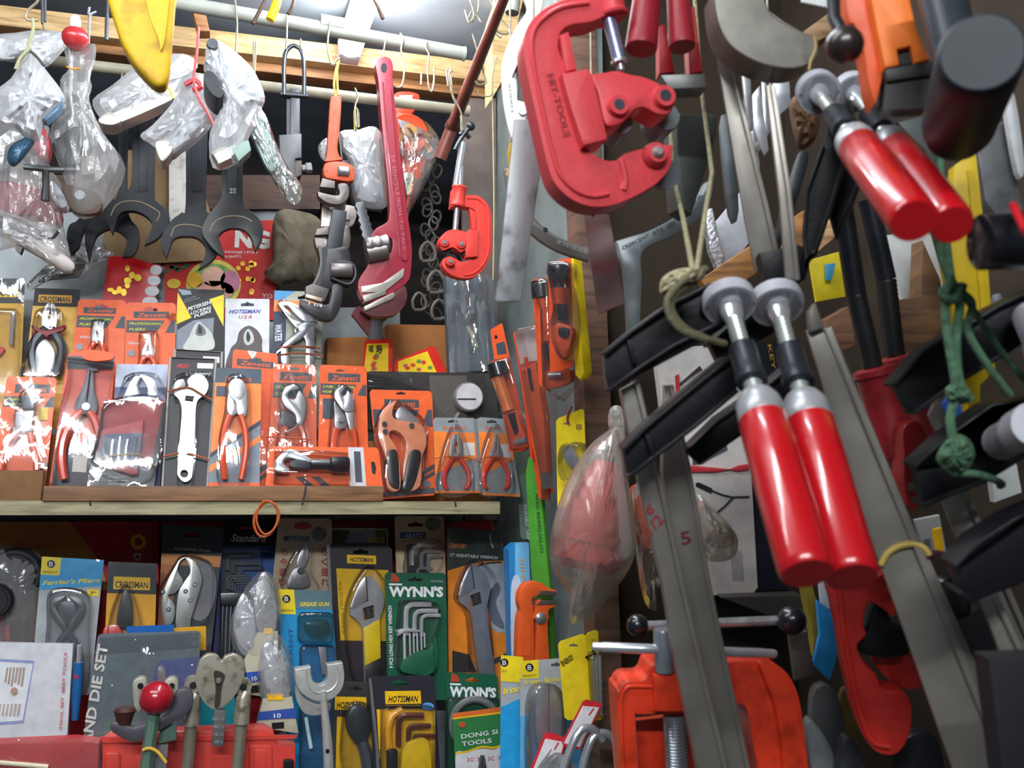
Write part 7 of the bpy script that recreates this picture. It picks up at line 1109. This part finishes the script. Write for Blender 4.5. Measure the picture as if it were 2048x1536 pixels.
for Q in (((1340, -60, .95), (1338, 170, .94), (1345, 345, .935), (1366, 436, .80), (1386, 543, .70)), ((1385, -60, .95), (1402, 170, .945), (1424, 345, .87), (1409, 436, .78), (1393, 543, .70))): G().tube([CAMP + ray(x_, y_) * d_ for x_, y_, d_ in Q], .0021, 8).put('cord', TW, r_); G().wire(fr, r3([(1700, 700, .0), (1560, 760, .012), (1420, 900, .014), (1400, 1020, .014), (1480, 1160, .014), (1620, 1230, .01), (1850, 1290, -.01)]), 7.5, 8).put('cord', TW, r_); G().wire(fr, r3([(1620, 800, .0), (1480, 880, .01), (1430, 1000, .008), (1520, 1150, .008), (1700, 1240, .0)]), 6, 8).put('cord', TW, r_)
G().pillow(fr, cv(r3([(1350, 780), (1450, 710), (1560, 690), (1700, 680), (1680, 780), (1560, 830), (1420, 900), (1340, 890)]), 3), .014, 5, .004, 61).put('frayed_knot', mt('a39a7c', .9, 0, .4, bump=.5, scale=150), r_, 0)
# third long bar with rubber band, right hand clamps
r_ = thing('bar_clamp', 'long steel bar clamp slanting past the red handles with a tan rubber band', 'bar clamp', CF(1900, 1536, .6).at(2000, 1560)); fr = CF(1800, 1100, .745, -14); bar(r_, fr, [(1612, 660), (1630, 720), (1690, 930), (1768, 1150), (1818, 1290), (1920, 1580)], [(1656, 655), (1690, 740), (1756, 900), (1830, 1080), (1890, 1230), (2030, 1580)], 16); G().prism(fr, stroke([(1812, 1030), (1858, 1130), (1905, 1245), (2050, 1580)], [8, 12, 20, 26]), -.016, -.003, bev=.001).put('rail_flange', EDGE, r_); G().prism(CF(1612, 580, .752), [(1620, 622), (1632, 606), (1650, 656), (1622, 664)], -.01, .0, bev=.002).put('rail_end', BARM, r_)
G().wire(fr, [(1762, 1130), (1776, 1106), (1800, 1092), (1830, 1088), (1850, 1098), (1858, 1110)], 6.5, 8, .003).put('rubber_band', mt('a89048', .6), r_)
RIGHT = (('bar clamp whose black arm crosses the yellow level behind green rope', [(1790, 770), (1850, 702), (1930, 655), (2000, 612), (2080, 575), (2080, 660), (1990, 720), (1900, 775), (1830, 826), (1812, 812)], .72, [(1858, 830), (1890, 900), (1906, 950)], [(1872, 800), (1906, 866), (1920, 930)], ((2062, 630), (2110, 735))),
         ('bar clamp whose black arm carries the green rope knot', [(1832, 935), (1890, 880), (1985, 812), (2080, 795), (2080, 900), (1990, 955), (1900, 990), (1848, 1012)], .70, [(1880, 990), (1930, 1120), (2020, 1360), (2090, 1560)], [(1925, 970), (1985, 1110), (2060, 1280), (2130, 1440)], ((2000, 885), (2070, 848))),
         ('bar clamp whose plain black arm hangs above the dark square plate', [(1915, 1135), (1960, 1085), (2030, 1040), (2090, 1010), (2090, 1150), (1950, 1206), (1922, 1185)], .64, [(1960, 1200), (2010, 1330), (2080, 1500)], [(1990, 1190), (2050, 1320), (2110, 1450)], None))
for lb, q, d, L, R, sc in RIGHT:
    r_ = thing('bar_clamp', lb, 'bar clamp', CF(q[0][0], q[0][1], d).at(*q[-1])); fr = CF(q[0][0], q[0][1], d, -8); arm(r_, fr, q, .034, ((q[0:5], 9), (q[5:9] if len(q) > 9 else q[5:], 9))); bar(r_, CF(L[0][0], L[0][1], d + .05, -14), L, R, 12)
    if sc: a = CAMP + ray(*sc[0]) * (d - .02); b = CAMP + ray(*sc[1]) * (d - .08); G().lathe(a, b, [(0, .012), (.02, .013), (.6, .013), (.62, .015), (1, .015)], 18).put('screw_end', mt('b4b4bc', .4, .2), r_)
# green rope
GR = mt('4d6e54', .85, 0, .35, bump=.4, scale=160); fr = CF(1910, 750, .655); r_ = thing('green_rope', 'dusty green rope knotted around two black clamp arms', 'rope', fr.at(1900, 950))
for P, w_ in (([(1868, 440, -.06), (1886, 520, -.03), (1900, 570, 0), (1890, 620, .006), (1900, 700, .006), (1912, 780, .004), (1900, 840, .004), (1912, 900, .006)], 9), ([(1892, 480, -.05), (1902, 560, 0), (1920, 600, .006), (1912, 680, .006), (1918, 760, .004), (1940, 800, .0)], 9), ([(1898, 560, .004), (1930, 590, .004), (1945, 610, 0), (1935, 660, .0), (1975, 730, -.0), (2020, 790, -.01)], 8), ([(1915, 570, 0), (1960, 640, -.02), (2000, 700, -.03), (2050, 760, -.04)], 7), ([(1900, 890, .004), (1885, 920, .006), (1910, 945, .004), (1950, 948, 0), (1985, 958, -.01), (2004, 968, -.04), (2000, 972, -.08)], 8), ([(1905, 560, .006), (1885, 590, .008), (1910, 600, .01), (1925, 570, .006)], 10)):
    G().wire(fr, P, w_, 8).put('cord', GR, r_)
G().pillow(fr, cv([(1884, 890), (1910, 868), (1940, 880), (1950, 915), (1925, 950), (1895, 945), (1872, 920)], 3), .016, 5, .004, 71).put('knot', GR, r_, 0); G().pillow(fr, cv([(1890, 778), (1915, 765), (1945, 785), (1938, 805), (1900, 808)], 3), .012, 4, .003, 72).put('knot', GR, r_, 0)
# mallet, black cylinder, orange handles, knob
r_ = thing('rubber_mallet', 'black rubber mallet with its round face towards the aisle', 'mallet', CAMP + ray(1905, 300) * .72); RUB = mt('232a31', .5, 0, .2, scale=30); a, b = CAMP + ray(1964, 105) * .52, CAMP + ray(1914, 262) * .645; k = .52 / F; G().lathe(a, b, [(0, k * 78), (.015, k * 83), (.1, k * 85), (.9, k * 84), (1, k * 76)], 36).put('head', RUB, r_); G().lathe(a - (b - a) * .006, a, [(0, k * 76), (1, k * 79)], 36).put('face', RUB, r_); c_ = CAMP + ray(1900, 60) * .6; G().tube([(a + b) / 2, CAMP + ray(1870, -60) * .62], .014, 14).put('handle', mt('2b3138', .35, 0, .1), r_)
r_ = thing('black_grip', 'glossy black cylinder grip with a red cord before the yellow level', 'tool', CAMP + ray(2048, 540) * .6); a, b = CAMP + ray(1956, 485) * .6, CAMP + ray(2120, 478) * .6; k = .6 / F; G().lathe(a, b, [(0, k * 50), (.03, k * 56), (1, k * 58)], 28).put('grip', mt('14161b', .28, coat=.4), r_); G().tube([CAMP + ray(2026, 410) * .58, CAMP + ray(2050, 460) * .56, CAMP + ray(2065, 480) * .56], .0025, 8).put('red_cord', REDP, r_)
fr = CF(1800, 90, .66, -10); r_ = thing('orange_plane', 'orange plastic tool body with a notched end over a dark block', 'tool', fr.at(1820, 260)); OP = mt('ee7a2c', .38); G().prism(fr, cv(r2([(1060, -60, 1), (1290, -60, 1), (1340, 160), (1420, 350, 1), (1330, 372, 1), (1302, 270, 1), (1225, 290, 1), (1240, 382, 1), (1150, 402, 1), (1100, 150)]), 4), -.03, 0, bev=.003).put('body', OP, r_); G().prism(fr, r2([(1150, 408), (1440, 352), (1440, 440), (1165, 480)]), -.026, -.002, bev=.002).put('block', mt('33332f', .45), r_); G().prism(fr, r2([(1225, 295), (1300, 275), (1328, 370), (1242, 385)]), -.05, -.006).put('block_tongue', mt('33332f', .45), r_); G().prism(fr, r2([(1158, 470), (1440, 442), (1400, 640), (1140, 650)]), -.026, -.006).put('block_front', mt('33332f', .45), r_)
G().prism(fr.off(-.01), cv(r2([(915, -60, 1), (1060, -60, 1), (1100, 150), (1140, 400), (1095, 610, 1), (1060, 500), (1030, 300), (975, 150), (940, 120)]), 4), -.03, 0, bev=.003).put('side_body', mt('d8582a', .38), r_)
r_ = thing('wooden_ball', 'round dark brown wooden knob beside the orange tool body', 'knob', CAMP + ray(1690, 128) * .635); G().ball(CAMP + ray(1689, 90) * .635, .635 / F * 38, 24).put('ball', mt('2a1c1c', .35, 0, .2, coat=.3), r_); G().tube([CAMP + ray(1682, 62) * .638, CAMP + ray(1668, 36) * .645, CAMP + ray(1664, -60) * .65], .0045, 10).put('stem', BLKM, r_)
o = G().pillow(CF(1610, 230, .9), cv([(1580, 200), (1620, 190), (1640, 230), (1630, 280), (1600, 300), (1585, 260)], 3), .02, 5, .006, 75).put('frayed_rope', mt('7a5a44', .9, 0, .4, bump=.4)); tag(o, 'frayed brown rope end behind the white clamp foot', 'rope')
plank('steel_square', 'dark steel angle plate behind the red handles', [(1795, 245), (1880, 222), (1886, 330), (1890, 380), (1850, 300)], .79, mt('4a5050', .4, .4), .01, cat='plate'); plank('steel_level', 'grey speckled metal level hanging beside the yellow level', [(1955, 300), (2010, 240), (2048, 420), (2000, 440), (1970, 400)], .875, mt('5c5d60', .45, .3, .3), .02, cat='level'); plank('green_strap', 'thin green strap behind the red clamp handle', [(1876, 280), (1886, 278), (1896, 480), (1888, 490)], .75, mt('4f7a5c', .6), .003, cat='strap', bev=.0005)
fr = CF(1935, 580, .82, -10); r_ = thing('yellow_level', 'long yellow level bar hanging behind the black grip', 'level', fr.at(1950, 860)); G().prism(fr, [(1910, 330), (1952, 300), (1975, 500), (1992, 740), (1962, 770), (1960, 860), (1944, 862), (1890, 520)], -.02, 0, bev=.002).put('bar', mt('c8a812', .45), r_); G().prism(fr, [(1935, 340), (1945, 335), (1985, 740), (1975, 750)], -.001, .002).put('groove', mt('c8a812', .45), r_)
# threaded pipes with red sockets
for A, B, C_, D, d, lb in (((1682, 395), (1712, 590), (1746, 735), 20, .92, 'black pipe clamp with smooth upper pipe and red socket'), ((1735, 400), (1772, 560), (1790, 712), 20, .97, 'black threaded pipe clamp with a red flange behind its twin')):
    r_ = thing('pipe_clamp', lb, 'pipe clamp', CAMP + ray(C_[0] + 60, 960) * d); k = d / F; pt = lambda q: CAMP + ray(*q) * d; a, b, c_ = pt(A), pt(B), pt(C_)
    G().tube([a, b], k * D, 16).put('pipe', mt('262a32', .3, .5), r_); n = 34; G().tube([b + (c_ - b) * (i / n) for i in range(n + 1)], [k * D * (1.02 if i % 2 else .94) for i in range(n + 1)], 16).put('thread', mt('26272a', .4, .4), r_)
    e = pt((C_[0] + 52, C_[1] + 190)); G().lathe(c_, e, [(0, k * 34), (.02, k * 42), (.08, k * 43), (.1, k * 39), (.8, k * 36), (.84, k * 40), (.92, k * 40), (.93, k * 22), (1.2, k * 20)], 22).put('socket', mt('8a1820', .35, 0, .25, coat=.3), r_)
fr = CF(1850, 900, .878); r_ = thing('red_jaw', 'red cast sliding jaw beside the pipe socket', 'clamp jaw', fr.at(1840, 1010)); G().prism(fr, cv(r6([(830, 520), (930, 480), (1000, 640), (960, 780), (860, 900), (880, 1000), (960, 960), (950, 1030), (870, 1060), (830, 900), (830, 700)])), -.03, 0, bev=.004).put('jaw', mt('8e1c1e', .4, 0, .2), r_)
# red casting
RC = mt('c02a20', .35, 0, .15, coat=.3); fr = CF(1740, 1330, .84, -10); r_ = thing('pipe_vice', 'red cast pipe vice with long rounded foot behind the steel bar', 'vice', fr.at(1775, 1510)); G().prism(fr, cv(r9([(330, 250), (560, 270), (720, 230), (760, 360), (770, 520), (700, 470), (600, 420), (560, 560), (580, 640), (520, 720), (580, 850), (640, 900), (700, 1010), (840, 1030), (890, 1150), (870, 1320), (800, 1430), (720, 1450), (630, 1410), (540, 1280), (480, 1080), (430, 850), (400, 650), (360, 450)]), 4), -.03, 0, bev=.006, seg=3).put('casting', RC, r_); G().wire(fr, r9([(400, 320), (430, 600), (450, 720), (500, 1000), (570, 1260), (640, 1370), (740, 1390)]), 6, 8, .001).put('edge_rib', RC, r_)
G().prism(fr.off(-.012), cv(r9([(640, 420), (700, 400), (740, 520), (860, 600), (880, 760), (700, 800), (540, 760), (520, 700), (590, 600)])), -.04, 0, bev=.006).put('black_core', mt('141314', .4, .2), r_); G().prism(fr.off(-.03), cv(r9([(620, 760), (840, 760), (980, 860), (940, 1000), (820, 1000), (680, 900)])), -.03, 0, bev=.004).put('rear_casting', RC, r_)
# C clamp
OC = mt('d83a1c', .36, 0, .12, coat=.25, dirt='b02c14', scale=40); fr = CF(1430, 1400, .88, 6); r_ = thing('c_clamp', 'heavy orange red cast clamp with steel screw and crossbar', 'clamp', fr.at(1430, 1600))
CQ = [(275, 1700, 1), (225, 1000), (245, 900), (305, 832), (450, 815), (500, 715), (545, 690), (700, 690), (900, 720), (1160, 668), (1420, 668), (1540, 705), (1635, 795), (1705, 960), (1745, 1200), (1810, 1700, 1), (1400, 1700, 1), (1330, 1300), (1300, 1110), (1230, 1010), (1050, 1040), (800, 1095), (420, 1100), (372, 1150), (400, 1700, 1)]
G().prism(fr, cv(r8(CQ), 4), -.04, 0, bev=.005, seg=3).put('frame', OC, r_); G().prism(fr, cv(r8([(1390, 685), (1520, 710), (1620, 800), (1690, 960), (1730, 1200), (1795, 1700), (1610, 1700), (1560, 1300), (1520, 1050), (1450, 860)])), -.002, .007, bev=.003).put('outer_flange', OC, r_); G().wire(fr, r8([(270, 1560), (255, 1020), (285, 900), (330, 870), (480, 870), (700, 870)]), 4, 8, .001).put('frame_rim', OC, r_); G().prism(fr, r8([(520, 780), (760, 760), (790, 1080), (530, 1080)]), -.002, .008, bev=.003).put('screw_boss', OC, r_); G().prism(fr, r8([(372, 1150), (800, 1100), (900, 1700), (400, 1700)]), -.05, -.042).put('back_web', OC, r_)
a, b = fr.at(*r8([(598, 400)])[0], .002), fr.at(*r8([(612, 745)])[0], .002); G().lathe(a, b, [(0, fr.m(18)), (.05, fr.m(20)), (1, fr.m(20))], 20).put('screw_head', mt('8f959c', .3, .8), r_); a, b = fr.at(*r8([(690, 1100)])[0], -.01), fr.at(*r8([(720, 1700)])[0], -.01); n = 46; G().tube([a + (b - a) * (i / n) for i in range(n + 1)], [fr.m(23.5 if i % 2 else 20.5) for i in range(n + 1)], 18).put('screw', mt('8f959c', .28, .85), r_)
a, b = fr.at(*r8([(20, 545)])[0], .004), fr.at(*r8([(1520, 603)])[0], .004); G().lathe(a, b, [(0, fr.m(7)), (.015, fr.m(9)), (.05, fr.m(9)), (.055, fr.m(10)), (.93, fr.m(10)), (.935, fr.m(9)), (.985, fr.m(9)), (1, fr.m(7))], 16).put('crossbar', CHROME, r_)
fr = CF(1430, 1250, .94, 4); r_ = thing('vice_handle', 'steel vice crossbar with a black ball at each end', 'vice handle', fr.at(1500, 1270)); a, b = fr.at(*r8([(420, 378)])[0]), fr.at(*r8([(1560, 330)])[0]); G().tube([a, b], fr.m(10), 16).put('crossbar', mt('9a9a9c', .3, .85, .3, scale=90), r_); G().ball(fr.at(*r8([(388, 370)])[0]), fr.m(22), 22).put('ball_end', mt('12151c', .28, coat=.3), r_); G().ball(fr.at(*r8([(1648, 330)])[0], .01), fr.m(29), 22).put('ball_end', mt('12151c', .28, coat=.3), r_)
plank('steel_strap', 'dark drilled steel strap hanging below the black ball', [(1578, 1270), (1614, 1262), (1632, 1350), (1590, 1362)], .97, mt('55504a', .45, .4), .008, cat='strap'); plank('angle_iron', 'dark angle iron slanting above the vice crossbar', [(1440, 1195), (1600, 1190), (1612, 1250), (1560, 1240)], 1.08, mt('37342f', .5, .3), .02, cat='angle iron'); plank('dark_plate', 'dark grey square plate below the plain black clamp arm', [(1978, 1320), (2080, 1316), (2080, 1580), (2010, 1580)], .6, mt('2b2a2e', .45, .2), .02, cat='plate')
plank('shade_panel', 'added black panel standing for shade behind the long steel bar', [(1890, 1250), (1990, 1200), (2080, 1250), (2080, 1560), (1960, 1560)], .86, mt('101114', .4), .03, cat='shade panel'); plank('shade_block', 'added black block standing for the shade below the product box', [(1380, 1200), (1590, 1190), (1600, 1420), (1400, 1420)], 1.2, mt('14120f', .5), .04, cat='case')  # both slabs are invented, their black colour stands in for shade
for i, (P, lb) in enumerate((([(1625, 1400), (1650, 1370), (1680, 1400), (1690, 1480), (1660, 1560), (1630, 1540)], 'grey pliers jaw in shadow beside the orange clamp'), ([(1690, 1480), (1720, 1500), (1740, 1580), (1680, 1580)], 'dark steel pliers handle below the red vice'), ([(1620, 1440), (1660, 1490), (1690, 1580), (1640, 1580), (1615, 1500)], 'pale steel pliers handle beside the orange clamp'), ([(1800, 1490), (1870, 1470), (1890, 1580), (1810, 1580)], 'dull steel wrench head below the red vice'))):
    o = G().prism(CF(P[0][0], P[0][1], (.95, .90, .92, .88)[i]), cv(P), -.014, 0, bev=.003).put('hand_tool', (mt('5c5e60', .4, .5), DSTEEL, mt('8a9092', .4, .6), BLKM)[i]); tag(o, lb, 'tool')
fr = CF(1900, 1180, .78); r_ = thing('purple_ring', 'small glossy purple brown ring by the rubber band', 'ring', fr.at(1890, 1150)); G().wire(fr, [(1850, 1112), (1875, 1108), (1900, 1120), (1908, 1150)], 8, 10).put('ring', mt('6a3a4a', .3, coat=.4), r_); G().prism(fr, cv([(1880, 1165), (1930, 1160), (1945, 1230), (1890, 1240)]), -.04, -.01, bev=.006).put('black_hub', BLKPL, r_)

# wires that carry the near tools from the ceiling
def hang(root_name, px, py, d):
    p = CAMP + ray(px, py) * d; r_ = bpy.data.objects[root_name]; g = G().tube([p, V((p.x, p.y, zc))], .0012, 6); g.put('hanging_wire', WIRE, r_)
for nm, px, py, d in (('pipe_cutter.001', 1225, -50, .82), ('steel_file', 1068, 246, .95), ('rusty_file', 1185, 430, .98), ('hanging_pliers', 1060, -20, 1.1), ('bolt_cutter', 1300, -58, .85), ('bench_snips', 1440, -50, .82), ('bar_clamp', 1425, -38, .86), ('orange_plane', 1780, -55, .66), ('rubber_mallet', 1870, -58, .62), ('pipe_die_ring', 1020, 335, 1.16)):
    hang(nm, px, py, d)
G().tube([CAMP + ray(1540, 174) * .79, CAMP + ray(1541, 180) * .97, V(((CAMP + ray(1541, 158) * .97).x, (CAMP + ray(1541, 158) * .97).y, zc))], .0012, 6).put('hanging_wire', WIRE, bpy.data.objects['bar_clamp.001'])
# more tools in the shadow of the side wall
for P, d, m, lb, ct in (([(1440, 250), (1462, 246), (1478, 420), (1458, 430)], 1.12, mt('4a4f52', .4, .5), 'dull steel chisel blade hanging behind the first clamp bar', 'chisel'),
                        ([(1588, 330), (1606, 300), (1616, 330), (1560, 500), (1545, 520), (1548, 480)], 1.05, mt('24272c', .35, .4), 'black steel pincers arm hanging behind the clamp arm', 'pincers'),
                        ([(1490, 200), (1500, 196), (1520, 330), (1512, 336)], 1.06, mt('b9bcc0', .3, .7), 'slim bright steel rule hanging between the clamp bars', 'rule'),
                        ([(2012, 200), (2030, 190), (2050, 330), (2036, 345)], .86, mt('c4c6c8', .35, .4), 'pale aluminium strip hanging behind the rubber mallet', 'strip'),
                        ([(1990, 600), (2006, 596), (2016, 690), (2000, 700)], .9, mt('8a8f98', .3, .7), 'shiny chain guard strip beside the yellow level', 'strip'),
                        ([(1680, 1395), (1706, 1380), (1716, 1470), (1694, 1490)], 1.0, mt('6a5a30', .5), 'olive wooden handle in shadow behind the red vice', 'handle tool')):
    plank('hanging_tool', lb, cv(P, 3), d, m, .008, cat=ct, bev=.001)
